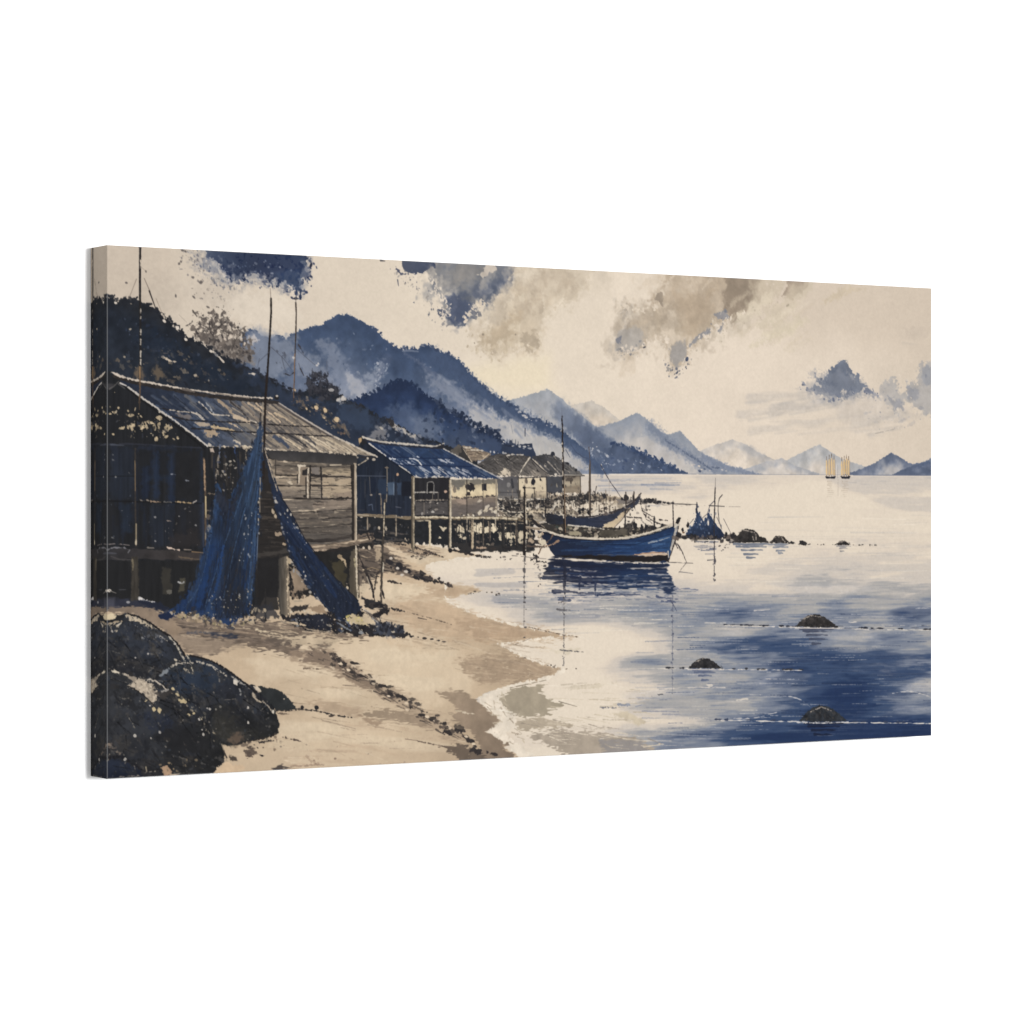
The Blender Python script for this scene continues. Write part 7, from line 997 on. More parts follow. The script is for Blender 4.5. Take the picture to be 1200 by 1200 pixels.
poly([(254, 596), (268, 612), (280, 640), (284, 690), (280, 722), (258, 722), (262, 680), (258, 640), (250, 620)], (36, 41, 52), soft=9, rough=6, rn='v', alpha=.72, mot=.12, motn='w')
poly([(262, 690), (292, 690), (290, 724), (256, 722)], (42, 42, 46), soft=7, rough=5, rn='w', alpha=.6, mot=.15, motn='w')
hatch(NET1, 150, [(40, 42, 48), (30, 36, 50), (52, 62, 80), (36, 56, 94), (28, 32, 42)], (10, 40), 103, (.5, 1.5), (.3, .7), br=.3, bn='w', angv=7)
hatch([(246, 640), (300, 640), (296, 725), (205, 718), (230, 680)], 60, [(44, 40, 38), (58, 52, 48), (38, 38, 42)], (6, 26), 105, (.5, 1.4), (.4, .8), br=.35, bn='w', angv=8)
for p_ in ([(304, 500), (298, 560), (280, 620), (262, 700)], [(306, 520), (300, 600), (290, 700)], [(253, 575), (246, 640), (234, 690), (216, 712)], [(296, 530), (284, 580), (262, 640), (240, 712)], [(300, 600), (298, 660), (293, 706)]):
    stroke(smooth_pts(p_, 2, False), 1.2, (66, 98, 142), .8, alpha=.6, rough=.5, br=.25, bn='w')
for e_ in ([(305, 495), (306, 560), (302, 640), (296, 706)], [(300, 510), (286, 548), (272, 588), (262, 604)], [(252, 580), (244, 630), (230, 680), (205, 714)], [(210, 718), (250, 724), (292, 720)]):
    along(e_, 60, [(38, 39, 43), (52, 62, 80), (40, 50, 72), (30, 32, 40)], 1.5, (.4, 1.4), asp=(1.2, 3), ang=100, angv=20, alpha=(.4, .9))
stroke([(262, 640), (258, 670), (250, 700)], 2.4, (34, 70, 132), 3.6, alpha=.6, soft=2, rough=1.4); stroke([(248, 640), (240, 680), (232, 708)], 5, (30, 62, 118), 8, alpha=.6, soft=3, rough=1.6)
dabs([(284, 600), (302, 600), (298, 660), (280, 660)], 18, [(130, 140, 152), (166, 162, 156), (84, 102, 130)], (.3, 1), asp=(1, 2.2), ang=95, angv=20, alpha=(.6, 1)); dabs([(248, 690), (296, 690), (292, 728), (240, 726)], 110, [(110, 118, 130), (156, 146, 130), (36, 40, 50), (140, 130, 110), (60, 74, 98), (40, 42, 48)], (.3, .9), asp=(1, 2), ang=90, angv=40, alpha=(.5, 1))
for q in [(287, 604), (295, 604.5), (291, 616), (291, 626), (295, 636), (291, 650), (303.6, 625), (280.6, 697), (271, 703), (258, 700), (290, 700)]: blob(q, .6, 1, (160, 158, 156), rough=.7, alpha=.8)
stroke([(305, 560), (304.6, 600)], 1.2, (160, 148, 132), .8, br=.4, bn='w'); stroke([(303, 610), (300, 680)], 1, (110, 124, 146), .6, br=.35, bn='w'); along([(303.6, 580), (303, 620)], 10, [(196, 182, 160)], .5, (.4, 1), ang=90, angv=20)
N2 = 'painted_fishing_net@2'
NET2 = [(309.5, 524), (311.5, 527), (314, 536), (320, 556), (328, 576), (336, 592), (342, 602), (357, 632), (372, 652), (390, 674), (400, 684), (412, 696), (420, 703), (425, 712), (421, 720), (410, 727), (398, 729), (391, 722), (384, 714), (374, 704), (366, 696), (355, 680), (346, 664), (337, 642), (330, 618), (322, 590), (316, 566), (311, 545)]
poly(NET2, [(0, (46, 47, 52)), (.2, (39, 47, 66)), (.5, (34, 42, 60)), (1, (36, 41, 54))], soft=1.3, rough=1.4, rn='g', ax=[(310, 530), (410, 725)], mot=.12, motn='w', label=N2)
hatch([(330, 600), (345, 615), (400, 690), (390, 706), (350, 665)], 34, [(36, 54, 92), (28, 36, 56), (42, 60, 96), (34, 42, 60)], (16, 46), 58, (1.4, 5), (.3, .7), br=.15, bn='g', angv=4, soft=1.5); stroke([(340, 640), (352, 665), (366, 685)], 4, (38, 60, 100), 3, alpha=.7, soft=2.5, rough=1.4)
stroke([(310, 525), (314, 540), (320, 560), (325, 575)], 1.3, (176, 160, 140), .8, rough=.5, br=.15); stroke([(328, 580), (343, 604), (358, 633), (392, 676), (420, 704)], 1, (34, 33, 38), .8)
hatch(NET2, 90, [(40, 42, 48), (28, 32, 44), (50, 60, 80), (34, 50, 84)], (8, 34), 58, (.5, 1.5), (.3, .7), br=.3, bn='g', angv=6)
along([(330, 600), (341, 615), (350, 622), (358, 636)], 14, [(176, 168, 156), (136, 136, 142)], 1.6, (.3, 1), asp=(1, 2.4), ang=60, angv=20); along([(318, 560), (324, 590), (331, 615), (345, 664), (357, 682), (372, 700), (388, 716)], 50, [(150, 146, 144), (200, 190, 176), (90, 100, 120), (40, 40, 46)], 1.4, (.4, 1.6), asp=(1, 2), ang=60, angv=30, alpha=(.6, 1))
dabs([(350, 640), (372, 656), (420, 705), (395, 722), (360, 684)], 50, [(70, 80, 98), (90, 94, 102), (46, 54, 74), (130, 126, 120)], (.3, 1), alpha=(.3, .8))
for q in [(337, 598), (341, 603), (351, 624), (359, 636), (356, 670), (358, 675), (365, 700), (358, 653)]: blob(q, .8, 1.1, (180, 172, 160), rough=.6)
# pile at the foot of the nets
poly([(326, 722), (345, 720), (368, 720), (384, 716), (396, 726), (412, 730), (425, 714), (434, 720), (446, 714), (455, 716), (448, 722), (440, 728), (455, 732), (470, 738), (480, 745), (462, 747), (440, 746), (405, 742), (380, 740), (360, 738), (345, 732)], (43, 41, 43), soft=1.8, rough=2.8, rn='g', mot=.2, br=.16, bn='f', label='painted_net_pile')
poly([(436, 728), (456, 730), (476, 740), (460, 746), (440, 742)], (72, 76, 88), soft=4, rough=3, alpha=.8); poly([(345, 722), (385, 720), (388, 738), (360, 736)], (38, 43, 58), soft=6, rough=4, alpha=.55)
dabs([(335, 724), (420, 724), (470, 742), (400, 742), (350, 736)], 76, [(140, 140, 140), (196, 182, 160), (56, 66, 90), (30, 30, 34), (90, 88, 88)], (.4, 1.8), asp=(1, 2.4), ang=20, angv=40, alpha=(.6, 1))
poly([(404, 724), (412, 720), (424, 722), (438, 726), (430, 732), (412, 730)], (190, 172, 140), soft=1.5, rough=2.4, rn='f', br=.15); poly([(422, 718), (436, 722), (440, 732), (428, 730)], (206, 186, 158), soft=1.6, rough=1.6); dabs([(404, 720), (424, 722), (424, 730), (406, 730)], 16, [(206, 190, 120), (70, 64, 50), (180, 166, 110)], (.5, 1.5)); stroke([(428, 715), (436, 722), (444, 728)], 2.4, (110, 100, 92), 1.4, rough=1); stroke([(426, 714), (434, 718)], 1.4, (190, 180, 166), .8); stroke([(436, 724), (443, 730)], 1.4, (150, 146, 144), 1)
along([(450, 734), (458, 734), (466, 738), (474, 742)], 40, [(40, 40, 46), (56, 58, 66)], 2, (.7, 2.6), ang=-60, angv=40, alpha=(.8, 1)); stroke([(459, 730), (460, 738)], 2.2, (44, 44, 50), 3, rough=.8); stroke([(396, 730), (404, 735), (411, 739)], 2, (120, 124, 130), 1, rough=.7); stroke([(330, 728), (345, 731), (356, 734)], 2.4, (150, 136, 120), 1, rough=1, br=.12); stroke([(340, 717), (352, 714), (366, 718)], 2, (206, 192, 170), 1.2, rough=1); poly([(360, 712), (376, 708), (386, 720), (372, 718)], (150, 128, 106), soft=1.6, rough=1.6, alpha=.9); poly([(340, 712), (362, 708), (360, 715), (344, 718)], (58, 54, 52), soft=1.6, rough=1.6)
for q in [(482, 746), (490, 746.6), (498, 748), (506, 749), (514, 750.5), (521, 752)]: blob(q, 2.4, 1, (66, 60, 58), rough=.5)
poly([(452, 742), (466, 741), (484, 745.6), (470, 747)], (46, 45, 48), soft=1, rough=1.6, rn='l')
poly([(424, 700), (440, 704), (452, 710), (456, 716), (440, 714), (428, 712)], (48, 46, 48), soft=1.6, rough=2, rn='l', mot=.12); stroke([(460, 713), (468, 715), (480, 718)], 2.6, (54, 50, 50), 1, rough=1.2); stroke([(480, 718), (500, 723), (530, 732)], 1, (110, 96, 84), .6, rough=.6, br=.3, bn='l'); stroke([(490, 724), (500, 726)], 1.4, (96, 84, 76), .8)
along([(430, 708), (446, 708), (456, 713)], 26, [(40, 38, 40), (64, 58, 56)], 1.6, (.7, 2.2), angv=60)
along([(192, 722), (215, 722), (240, 726), (262, 734), (288, 728), (310, 726)], 130, [(190, 172, 146), (48, 46, 50), (136, 121, 105), (160, 146, 112), (60, 62, 72), (84, 76, 70)], 3.4, (.4, 2), asp=(1, 1.8), angv=50, alpha=(.7, 1))
for q, a, b in [((232, 728), 5, 3), ((243, 730), 3, 2.6), ((222, 726), 4, 2.4), ((250, 736), 5, 1.5), ((275, 737), 5, 1.4), ((190, 717), 4, 2), ((212, 721), 5, 2.4)]: blob(q, a*.8, b*.7, (160, 141, 118), rough=.9, soft=.3, mot=.2, br=.15, bn='f')
poly([(240, 740), (280, 744), (276, 748), (250, 746)], (44, 50, 66), soft=3, rough=2, rn='l', alpha=.8); stroke([(220, 742), (240, 741)], 3, (84, 84, 92), 1.6, alpha=.7, rough=1.2); poly([(186, 722), (196, 718), (206, 723), (196, 726), (187, 725)], (34, 44, 72), soft=1.2, rough=1.2)
stroke([(318, 722), (335, 728), (358, 733)], 2, (190, 170, 144), 1, rough=1, br=.2, bn='l'); stroke([(300, 738), (330, 745)], 2, (206, 188, 160), 1, rough=1, br=.2, bn='l'); hatch([(280, 728), (360, 736), (420, 748), (340, 750), (290, 742)], 34, [(190, 170, 144), (206, 186, 158), (96, 84, 76), (120, 106, 94)], (8, 26), 8, (.7, 2), (.5, .9), br=.3, bn='l', angv=5)
stroke([(311, 690), (311, 727)], 1.4, (44, 42, 42), 2.6, rough=.5); poly([(292, 712), (318, 708), (326, 722), (300, 726)], (52, 52, 56), soft=2.5, rough=2.4, alpha=.8); along([(290, 706), (298, 715), (310, 716)], 20, [(176, 160, 136), (40, 40, 44)], 2, (.5, 1.6), asp=(1, 2), ang=90, angv=30)
# standing poles and trestle beside the hut
P1 = 'painted_pole'
stroke([(451.4, 586), (450, 610), (448.6, 640), (447.4, 670), (447, 686), (446.6, 705)], 2.4, (66, 60, 55), 2.8, rough=.6, mot=.15, label=P1+'@1'); stroke([(450.6, 590), (449.6, 628)], 1.2, (196, 182, 158), 1.1, rough=.4, br=.15); stroke([(449.4, 660), (448.6, 672)], 1.4, (206, 194, 174), 1, rough=.5); stroke([(447, 690), (446.6, 704)], 1.2, (120, 108, 96), .6)
stroke([(446.2, 580), (447.4, 604)], 1.4, (120, 108, 94), 1.1, rough=.5, br=.15, label=P1+'@2'); stroke([(453.2, 580), (453, 588)], 1.1, (150, 138, 120), .9)
for p_, w in [([(424, 662), (431, 676), (436, 692)], 2), ([(430, 672), (436, 686), (438, 700)], 2.4), ([(442, 672), (439, 688), (437, 700)], 1.6), ([(424, 664), (440, 668)], 1.2), ([(437, 692), (439, 704)], 1.6), ([(448, 692), (450, 701)], 2.2), ([(420, 650), (428, 668)], 1.2)]: stroke(p_, w, (48, 44, 44), w*.7, rough=.5, label='painted_trestle')
stroke([(430, 676), (435, 690)], 1, (190, 178, 160), .8, br=.2); stroke([(426, 668), (436, 665), (444, 668)], 1, (150, 130, 104), .8, br=.2); dabs([(421, 660), (445, 665), (442, 690), (422, 694)], 26, [(196, 178, 152), (60, 55, 53), (120, 106, 94)], (.5, 1.8), angv=60); poly([(424, 684), (430, 686), (428, 698), (422, 694)], (200, 182, 156), soft=2, rough=2, alpha=.85)
poly([(440, 645), (446, 642), (446, 655), (440, 658)], (186, 166, 140), soft=2, rough=2, alpha=.8)
# ---- boulders in the near corner -----------------------------------------------------------------
RK = 'painted_boulder'
poly([(300, 806), (305, 803.5), (312, 806), (320, 806), (330, 811), (338, 818), (344, 825), (346, 830), (338, 833), (324, 833), (314, 826)], (47, 49, 50), soft=.9, rough=.8, rn='f', mot=.12, label=RK+'@4')
blob((295, 806), 4, 3, (40, 40, 42), rough=.4); stroke([(324, 833), (345, 833), (350, 832)], 1.6, (64, 58, 54), .8, rough=.8); stroke([(326, 836), (342, 837)], 1.6, (110, 96, 84), .8, rough=.8, br=.15); blob((301, 808), 4, 2.6, (206, 190, 168), ang=20, rough=.5); poly([(297, 812), (306, 820), (312, 824), (300, 820)], (176, 150, 126), soft=1.4, rough=1.4); blob((333, 819), 1.2, .8, (196, 180, 160))
RA = [(126, 724), (130, 721), (136, 720), (141, 722), (147, 719), (153, 720), (160, 722), (168, 726), (176, 731), (186, 736), (192, 741), (200, 746), (206, 752), (212, 760), (217, 768), (222, 778), (224, 790), (205, 806), (180, 806), (126, 800)]
poly(RA, [(0, (50, 52, 58)), (.5, (44, 47, 54)), (1, (38, 38, 41))], soft=1, rough=.9, rn='f', ax=[(180, 730), (150, 795)], mot=.12, motn='m', label=RK+'@1')
RB = [(182, 800), (190, 791), (200, 782), (210, 776), (220, 767), (228, 770), (240, 771), (250, 776), (262, 782), (274, 790), (284, 798), (296, 805), (304, 812), (313, 820), (320, 828), (325, 838), (327.5, 848), (326, 857), (318, 862), (305, 866), (290, 869), (276, 874), (264, 873), (240, 866), (210, 840)]
poly(RB, [(0, (46, 52, 62)), (.4, (42, 44, 50)), (1, (40, 40, 41))], soft=1, rough=.9, rn='f', ax=[(240, 775), (270, 870)], mot=.13, motn='m', label=RK+'@2')
RC = [(126, 792), (131, 786), (140, 788), (150, 793), (162, 794), (174, 795), (186, 799), (196, 804), (206, 812), (218, 820), (228, 830), (236, 840), (246, 850), (254, 862), (260, 872), (264, 884), (262, 893), (254, 900), (240, 906), (126, 914)]
poly(RC, [(0, (50, 51, 54)), (.5, (43, 44, 48)), (1, (37, 37, 38))], soft=1, rough=.9, rn='f', ax=[(150, 800), (230, 900)], mot=.12, motn='m', label=RK+'@3')
for p_, c_, s_, al in [([(136, 740), (160, 730), (190, 745), (206, 765), (190, 778), (160, 762)], (52, 56, 66), 12, .6), ([(140, 770), (190, 780), (184, 796), (140, 790)], (38, 38, 42), 10, .7), ([(200, 790), (240, 780), (262, 796), (240, 812), (208, 806)], (44, 54, 70), 12, .7), ([(250, 796), (296, 815), (310, 840), (280, 830)], (52, 54, 62), 12, .5), ([(250, 840), (300, 850), (310, 862), (272, 872), (246, 862)], (50, 49, 46), 10, .7), ([(130, 820), (165, 812), (190, 830), (180, 862), (140, 860)], (58, 60, 65), 14, .6), ([(166, 838), (196, 836), (206, 852), (180, 856)], (40, 46, 62), 9, .6), ([(190, 850), (230, 856), (236, 890), (196, 896)], (38, 38, 40), 12, .7), ([(126, 860), (150, 868), (160, 884), (126, 880)], (66, 63, 60), 8, .5), ([(178, 868), (192, 872), (190, 892), (172, 888)], (58, 60, 64), 9, .5)]:
    poly(p_, c_, soft=s_, rough=6, alpha=al, mot=.08)
poly([(126, 892), (134, 890), (146, 893), (156, 897), (165, 903), (170, 909), (126, 914)], [(0, (42, 48, 62)), (1, (30, 34, 46))], soft=1.8, rough=1.4, ax=[(140, 892), (140, 910)], mot=.1, label=RK+'@5'); stroke([(126, 889), (140, 886), (152, 892), (166, 902)], 2, (32, 32, 36), 1.6, rough=1.2)
for A_ in (RA, RB, RC):
    dabs(A_, 150, [(66, 67, 71), (32, 32, 35), (56, 60, 68), (78, 75, 73), (36, 37, 41), (52, 49, 48)], (.5, 2.4), asp=(1, 2.2), ang=40, angv=60, alpha=(.3, .75), rough=.8, soft=.7); dabs(A_, 70, [(112, 106, 99), (140, 132, 122), (92, 88, 84)], (.3, 1), asp=(1, 2), ang=45, angv=40, alpha=(.3, .8), rough=.6)
    hatch(A_, 60, [(66, 66, 68), (30, 30, 32), (54, 52, 50), (26, 26, 28), (74, 71, 68)], (6, 22), 48, (.7, 3.4), (.25, .6), br=.35, bn='f', angv=26, soft=1.3)
    for k_ in scatter(A_, 46):
        s_ = 4 + 9*rng.rand(); t_ = np.radians(30 + 35*rng.randn())
        ang_ = np.sort(rng.rand(5))*2*np.pi
        f_ = [(k_[0] + s_*(.5+.7*rng.rand())*np.cos(w_)*1.3, k_[1] + s_*(.4+.5*rng.rand())*np.sin(w_)) for w_ in ang_]
        f_ = [v_ for v_ in f_ if inside(A_, [v_])[0]]
        if len(f_) < 3: continue
        poly(f_, [(58, 57, 57), (34, 34, 36), (70, 66, 62), (44, 46, 52), (28, 28, 30)][rng.randint(5)], soft=1+3*rng.rand(), rough=2.2, rn='f', alpha=.25+.35*rng.rand(), mot=.15, motn='f', br=.15, bn='f')
        if rng.rand() < .4: stroke([f_[0], f_[1]], 1.1, [(120, 114, 106), (96, 92, 88), (150, 140, 126)][rng.randint(3)], .4, alpha=.4+.4*rng.rand(), rough=.8, br=.35, bn='f')
    hatch(A_, 26, [(20, 20, 22)], (8, 24), 40, (.6, 1.4), (.5, .9), br=.25, bn='f', angv=40)
poly([(127, 723), (132, 719), (137, 721), (136, 725), (128, 726)], (214, 196, 164), soft=1.2, rough=1); poly([(137, 722), (145, 719), (147, 723), (140, 727), (134, 728)], (40, 40, 42), soft=1, rough=1.2)
poly([(146, 722), (150, 719.4), (158, 722), (168, 727), (176, 732), (185, 737), (178, 736), (170, 732), (160, 728), (152, 727)], (186, 171, 149), soft=1.4, rough=2, br=.2, rn='f'); stroke([(150, 719), (162, 722.6), (176, 730), (190, 740), (200, 746), (210, 757), (217, 768)], 1.7, (36, 34, 35), 2.4, rough=.7)
stroke([(126, 731), (134, 729), (143, 728)], 1.3, (160, 144, 122), .8, rough=.8, br=.2); stroke([(138, 733), (142, 730)], 2.2, (206, 194, 176), 1.2); dabs([(127, 728), (140, 730), (138, 742), (127, 738)], 16, [(150, 136, 120), (190, 176, 154)], (.4, 1.2), asp=(1, 2.4), ang=-50, angv=30)
stroke([(181, 748), (185, 745), (192, 748), (196, 751)], 1.3, (176, 168, 158), .9, rough=.8, br=.34, bn='f', alpha=.85); stroke([(198, 746), (204, 752), (210, 762), (217, 774)], 1.8, (206, 196, 178), 1.2, rough=.7, br=.34, bn='f', alpha=.85); stroke([(207, 757), (212, 768), (216, 774)], 1.2, (196, 184, 164), .8, br=.34, bn='f', alpha=.85); dabs([(150, 730), (185, 742), (200, 752), (170, 752)], 22, [(140, 138, 138), (84, 86, 92)], (.4, 1.6), ang=40, angv=20, alpha=(.4, .8))
stroke([(219, 768), (223, 776), (226, 786)], 1.7, (206, 194, 170), 1.2, rough=.7, br=.34, bn='f', alpha=.85); stroke([(201, 781), (207, 778), (214, 777), (222, 777), (232, 775.6), (240, 778), (248, 780), (256, 786), (266, 792)], 2, (200, 188, 170), 1.4, rough=1, br=.34, bn='f', alpha=.85); stroke([(205, 773), (212, 775)], 1.6, (190, 178, 158), 1, rough=.7); poly([(186, 792), (192, 786), (198, 783), (196, 788), (188, 793)], (130, 134, 138), soft=1.6, rough=1.2); stroke([(216, 784), (222, 788), (227, 789)], 2, (176, 162, 140), 1, rough=1, br=.34, bn='f', alpha=.85)
stroke([(222, 768), (236, 771), (248, 775), (262, 782), (280, 795), (290, 803), (300, 812)], 1.7, (36, 34, 35), 1.6, rough=.6); stroke([(272, 793), (280, 799), (288, 804)], 2.2, (190, 182, 170), 1.2, rough=.9, br=.34, bn='f', alpha=.85); poly([(274, 796), (279, 798), (278, 803), (274, 801)], (206, 196, 182), soft=1, rough=1); stroke([(281, 808), (282, 814)], 2.4, (130, 128, 126), 1.4, rough=1); stroke([(296, 813), (300, 819), (306, 823)], 2.6, (206, 188, 164), 1.4, rough=1, br=.34, bn='f', alpha=.85); stroke([(308, 822), (315, 828), (320, 836)], 1.3, (176, 162, 144), .8, rough=.7, br=.34, bn='f', alpha=.85); blob((320, 834), 1.4, 2, (206, 196, 180))
for q in [(243, 830), (246, 831), (253, 831.5), (258.6, 828.6), (233.6, 843), (291, 847), (158.8, 770.6), (173.6, 766), (146, 778.6), (158, 862), (177, 865), (146.6, 890), (237, 855), (238.6, 861), (205, 755), (291, 829), (176, 827), (132, 740), (187, 858)]: blob(q, 1.1+.5*rng.rand(), .9+.4*rng.rand(), (190, 182, 172), ang=rng.randint(0, 90), rough=.7, alpha=.7+.3*rng.rand())
stroke([(131, 786), (140, 788.6)], 2.2, (206, 194, 174), 1.4, rough=.8); stroke([(144, 789), (150, 792)], 2, (176, 164, 148), 1.2, rough=.8, br=.1); poly([(150, 792), (160, 794), (160, 800), (152, 797)], (150, 138, 124), soft=1.2, rough=1.2)
poly([(151, 803), (156, 801), (162, 796), (168, 795), (174, 800), (180, 801), (178, 806), (186, 812), (184, 820), (178, 824), (172, 818), (166, 812), (158, 808)], (178, 164, 146), soft=1.4, rough=1.8, rn='f', br=.1, mot=.14, motn='f'); stroke([(174, 796), (182, 798), (190, 803), (195, 808)], 2, (196, 184, 168), .8, rough=.8, br=.06); dabs([(162, 797), (185, 806), (184, 820), (168, 812)], 30, [(120, 110, 100), (206, 192, 172), (150, 136, 120)], (.4, 1.3), alpha=(.4, .9)); poly([(182, 812), (200, 808), (204, 812), (190, 820)], (62, 58, 56), soft=2, rough=1.6, alpha=.8); stroke([(190, 811), (198, 808)], 2.2, (150, 144, 138), 1, rough=.9, br=.12); stroke([(150, 804), (160, 809), (172, 818), (180, 826)], 1.2, (44, 41, 40), 1, br=.1)
for q, a, b in [((202, 807), 2, 1.3), ((208, 814), 2.8, 1.3), ((212, 821), 3, 1.3), ((217, 822), 3.4, 1.6), ((186, 833), 2, 3), ((181, 831), 2.4, 1.6), ((171, 822), 1.8, 2), ((222, 838), 2.4, 1.3), ((227, 836), 1.4, 1.2)]: blob(q, a, b, (190, 172, 136), ang=30, rough=.7, soft=.2)
along([(200, 806), (214, 818), (228, 834), (240, 850), (252, 866)], 30, [(150, 138, 118), (110, 104, 92), (190, 176, 150)], 2.6, (.4, 1.4), ang=45, angv=30, alpha=(.5, 1)); along([(126, 874), (134, 876), (142, 884)], 18, [(130, 116, 104), (96, 88, 82)], 2, (.5, 2), alpha=(.4, .9))
poly([(190, 900), (196, 897), (200, 902), (199, 907), (192, 906)], (176, 146, 120), soft=1.4, rough=1.6); stroke([(171, 899), (172, 904)], 1.6, (150, 138, 118), 1); stroke([(200, 908), (210, 907)], 1.2, (206, 190, 168), .8); dabs([(186, 892), (232, 890), (230, 906), (190, 906)], 20, [(120, 106, 88), (150, 130, 104)], (.4, 1.2), alpha=(.4, .9)); poly([(244, 906), (256, 900), (266, 892), (272, 896), (290, 898), (262, 904)], (206, 180, 150), soft=1.4, rough=1.6, rn='f')
stroke([(260, 872), (263, 882), (266, 892)], 1.2, (150, 136, 116), .8, br=.15); stroke([(262, 880), (266, 888)], 1.4, (60, 54, 52)); poly([(252, 826), (276, 838), (280, 868), (262, 872), (252, 850)], (54, 52, 48), soft=8, rough=4, alpha=.5); poly([(272, 858), (286, 862), (278, 872), (268, 870)], (110, 92, 78), soft=5, rough=3, alpha=.7)
stroke([(326, 858), (318, 863), (300, 867), (286, 870)], 1.6, (44, 41, 40), 1, rough=.9); dabs([(286, 870), (330, 858), (350, 868), (300, 890), (284, 886)], 22, [(80, 70, 64), (120, 104, 90), (44, 41, 42)], (.5, 2), asp=(1, 2.6), ang=5, angv=20); stroke([(304, 870), (320, 868)], 2.2, (60, 54, 52), 1, rough=1); stroke([(332, 864), (350, 868), (362, 874)], 1.5, (90, 78, 70), .8, rough=.9, br=.15); poly([(285, 880), (296, 876), (302, 882), (292, 888)], (90, 78, 70), soft=2, rough=2.4, rn='f', alpha=.9); poly([(266, 884), (276, 886), (280, 893), (268, 892)], (70, 62, 56), soft=2, rough=2, alpha=.9); poly([(330, 866), (360, 872), (372, 880), (330, 876), (310, 876)], (216, 196, 168), soft=3, rough=2.4, rn='l', alpha=.6)
# ---- overall tone: the blues of the print are dusty --------------------------------------------------
_k = np.exp(-.5*(np.arange(-2, 3)/.45)**2); _k /= _k.sum()       # ink sinks into cloth: edges bleed by a fraction of a millimetre
for ax in (0, 1):
    _p = np.pad(img, [(2, 2) if a_ == ax else (0, 0) for a_ in range(3)], mode='edge')
    img[...] = sum(_k[i]*np.take(_p, np.arange(i, i + img.shape[ax]), ax) for i in range(5))
_l = (img @ np.array([.3, .59, .11], np.float32))[..., None]
_b = sstep(.02, .2, img[..., 2] - img[..., 0])[..., None]
_d = .23 - .07*(1 - sstep(.1, .25, _l))
img[...] = (img*(1-_b*_d) + _l*(_b*_d))*(1 - .05*_b)
img[...] = np.clip(img*(1 + .012*noise('f')[..., None] + .008*noise('g')[..., None]), 0, 1)

# ---- the canvas: every painted motif is its own piece of the printed face ------------------------------
GAIN = AMB + KEY
def to_lin(c): return np.where(c <= .04045, c/12.92, ((c+.055)/1.055)**2.4)
lin = to_lin(np.clip(img, 0, 1).astype(np.float64))/GAIN
mc, nt, b = principled('printed_canvas', .8, .03)
at = nt.nodes.new('ShaderNodeAttribute'); at.attribute_name = 'print'
nt.links.new(at.outputs['Color'], b.inputs['Base Color'])
tc = nt.nodes.new('ShaderNodeTexCoord')              # the weave of the cloth, as a faint bump
w1 = nt.nodes.new('ShaderNodeTexWave'); w1.bands_direction = 'X'; w1.inputs['Scale'].default_value = 300; w1.inputs['Distortion'].default_value = .6
w2 = nt.nodes.new('ShaderNodeTexWave'); w2.bands_direction = 'Z'; w2.inputs['Scale'].default_value = 300; w2.inputs['Distortion'].default_value = .6
ad = nt.nodes.new('ShaderNodeMath'); ad.operation = 'ADD'
bp = nt.nodes.new('ShaderNodeBump'); bp.inputs['Strength'].default_value = .05; bp.inputs['Distance'].default_value = .0002
for w in (w1, w2): nt.links.new(tc.outputs['Object'], w.inputs['Vector'])
nt.links.new(w1.outputs['Fac'], ad.inputs[0]); nt.links.new(w2.outputs['Fac'], ad.inputs[1])
nt.links.new(ad.outputs[0], bp.inputs['Height']); nt.links.new(bp.outputs['Normal'], b.inputs['Normal'])

def mesh_obj(name, co, quads, col, parent):
    me = bpy.data.meshes.new(name)
    nv, nf = len(co), len(quads)
    me.vertices.add(nv); me.vertices.foreach_set('co', np.ascontiguousarray(co, np.float32).ravel())
    me.loops.add(nf*4); me.loops.foreach_set('vertex_index', np.ascontiguousarray(quads, np.int32).ravel())
    me.polygons.add(nf); me.polygons.foreach_set('loop_start', np.arange(0, nf*4, 4, dtype=np.int32))
    me.update(calc_edges=True)
    a = me.color_attributes.new('print', 'FLOAT_COLOR', 'POINT')
    a.data.foreach_set('color', np.concatenate([col, np.ones((nv, 1))], 1).astype(np.float32).ravel())
    me.materials.append(mc)
    o = bpy.data.objects.new(name, me); C.objects.link(o)
    if parent is not None: o.parent = parent
    return o

root = bpy.data.objects.new('canvas_print', None); C.objects.link(root)
root.empty_display_size = .1
root['label'] = 'wide stretched canvas print of stilt huts and boats on a bay in blue and sepia'
root['category'] = 'canvas print'
xs = (np.arange(GX)/NX - .5)*CW; zs = (.5 - np.arange(GY)/NY)*CH
flat_lin = lin.reshape(-1, 3)
cell = lab[:NY, :NX].astype(np.int32)
PART_LABELS = {}
def face_part(name, i, parent):
    jj, ii = np.nonzero(cell == i)
    if len(jj) == 0: return None
    a = jj*GX + ii
    q = np.stack([a, a+GX, a+GX+1, a+1], 1)
    v, inv = np.unique(q.ravel(), return_inverse=True)
    co = np.stack([xs[v % GX], np.full(len(v), -DEPTH), zs[v // GX]], 1)
    return mesh_obj(name, co, inv.reshape(-1, 4), flat_lin[v], parent)
made = {}
for i, key in enumerate(LABELS):
    if '/' in key: continue
    o = face_part(key.split('@')[0], i, root)
    if o is not None: made[key] = o
for i, key in enumerate(LABELS):
    if '/' not in key: continue
    top, sub = key.split('/', 1)
    if top not in made:
        e = bpy.data.objects.new(top.split('@')[0], None); C.objects.link(e); e.parent = root; e.empty_display_size = .01; made[top] = e
    face_part(sub.split('@')[0], i, made[top])
def relabel(key, text):
    if key in made: made[key]['label'] = text
relabel('painted_hut@1', 'big plank hut with a weathered grey roof in the near left of the painting')
relabel('painted_hut@2', 'hut with a blue roof and a cream wall on stilts')
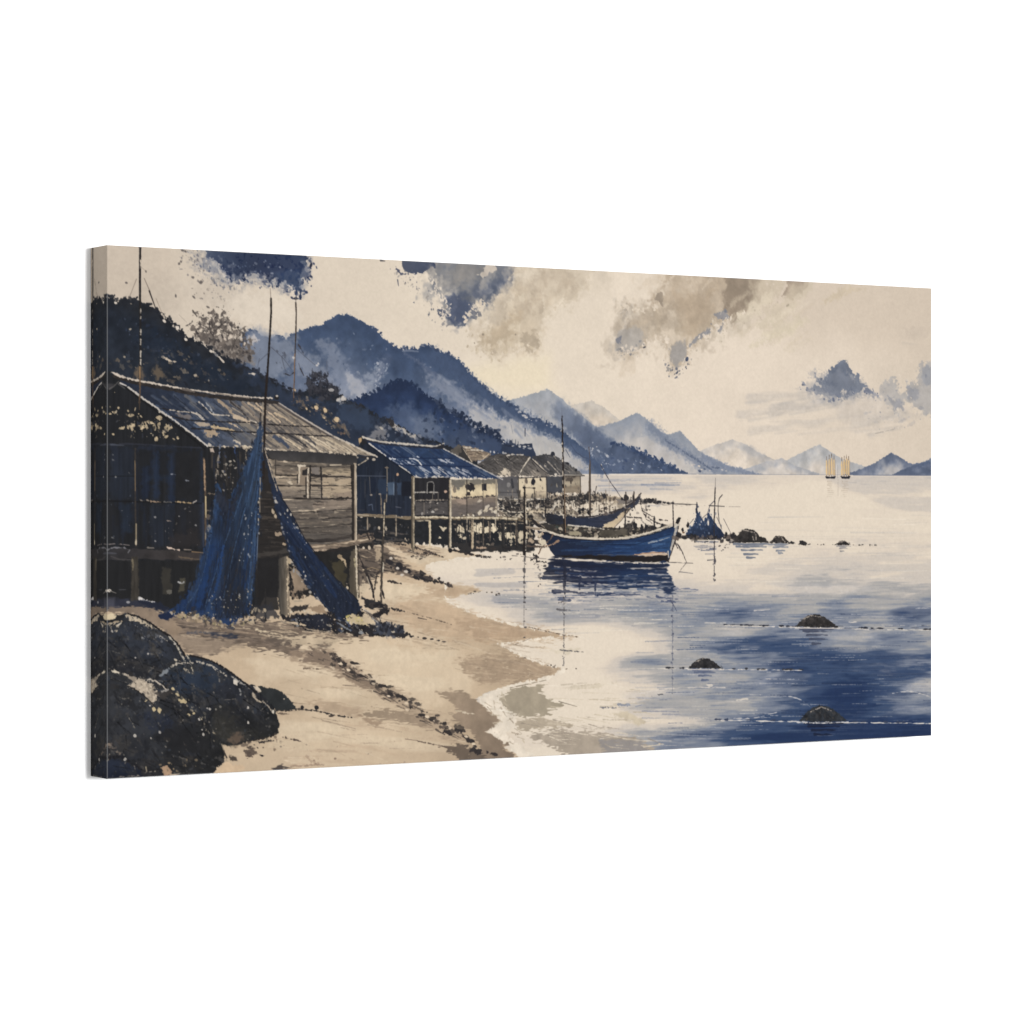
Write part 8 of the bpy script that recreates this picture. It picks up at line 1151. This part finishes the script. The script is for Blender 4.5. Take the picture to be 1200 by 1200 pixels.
relabel('painted_hut@3', 'grey roofed hut with a cream gable wall')
relabel('painted_hut@4', 'farthest small grey hut beside the tall mast')
relabel('painted_boat@1', 'blue wooden boat with a pale gunwale and tall mast')
relabel('painted_boat@2', 'dark boat with a long bowsprit behind the blue boat')
relabel('painted_fishing_net@1', 'broad blue net hanging straight down from the pole')
relabel('painted_fishing_net@2', 'narrow dark blue net slanting down to the right')
relabel('painted_cloud@1', 'deep blue cloud cut by the top edge')
relabel('painted_cloud@7', 'small blue cloud over the far mountains')
relabel('painted_drying_nets', 'blue nets drying on sticks along the rocky spit')

# the picture runs on, mirrored, round the four sides
na, nd = 6, 44
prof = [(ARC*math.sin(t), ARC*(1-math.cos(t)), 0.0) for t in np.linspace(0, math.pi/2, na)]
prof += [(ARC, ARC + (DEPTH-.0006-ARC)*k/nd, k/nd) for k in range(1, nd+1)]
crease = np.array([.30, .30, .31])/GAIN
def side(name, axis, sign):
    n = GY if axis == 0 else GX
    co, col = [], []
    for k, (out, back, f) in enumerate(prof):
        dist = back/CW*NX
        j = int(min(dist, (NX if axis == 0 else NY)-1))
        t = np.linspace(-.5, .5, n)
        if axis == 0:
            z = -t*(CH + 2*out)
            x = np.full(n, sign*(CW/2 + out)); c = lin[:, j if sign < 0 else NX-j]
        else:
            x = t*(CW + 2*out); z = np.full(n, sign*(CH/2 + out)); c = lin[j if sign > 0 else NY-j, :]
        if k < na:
            e = .5*math.sin(math.pi*(k+.5)/na)                # worn fold with its pale highlight mixed into the colour
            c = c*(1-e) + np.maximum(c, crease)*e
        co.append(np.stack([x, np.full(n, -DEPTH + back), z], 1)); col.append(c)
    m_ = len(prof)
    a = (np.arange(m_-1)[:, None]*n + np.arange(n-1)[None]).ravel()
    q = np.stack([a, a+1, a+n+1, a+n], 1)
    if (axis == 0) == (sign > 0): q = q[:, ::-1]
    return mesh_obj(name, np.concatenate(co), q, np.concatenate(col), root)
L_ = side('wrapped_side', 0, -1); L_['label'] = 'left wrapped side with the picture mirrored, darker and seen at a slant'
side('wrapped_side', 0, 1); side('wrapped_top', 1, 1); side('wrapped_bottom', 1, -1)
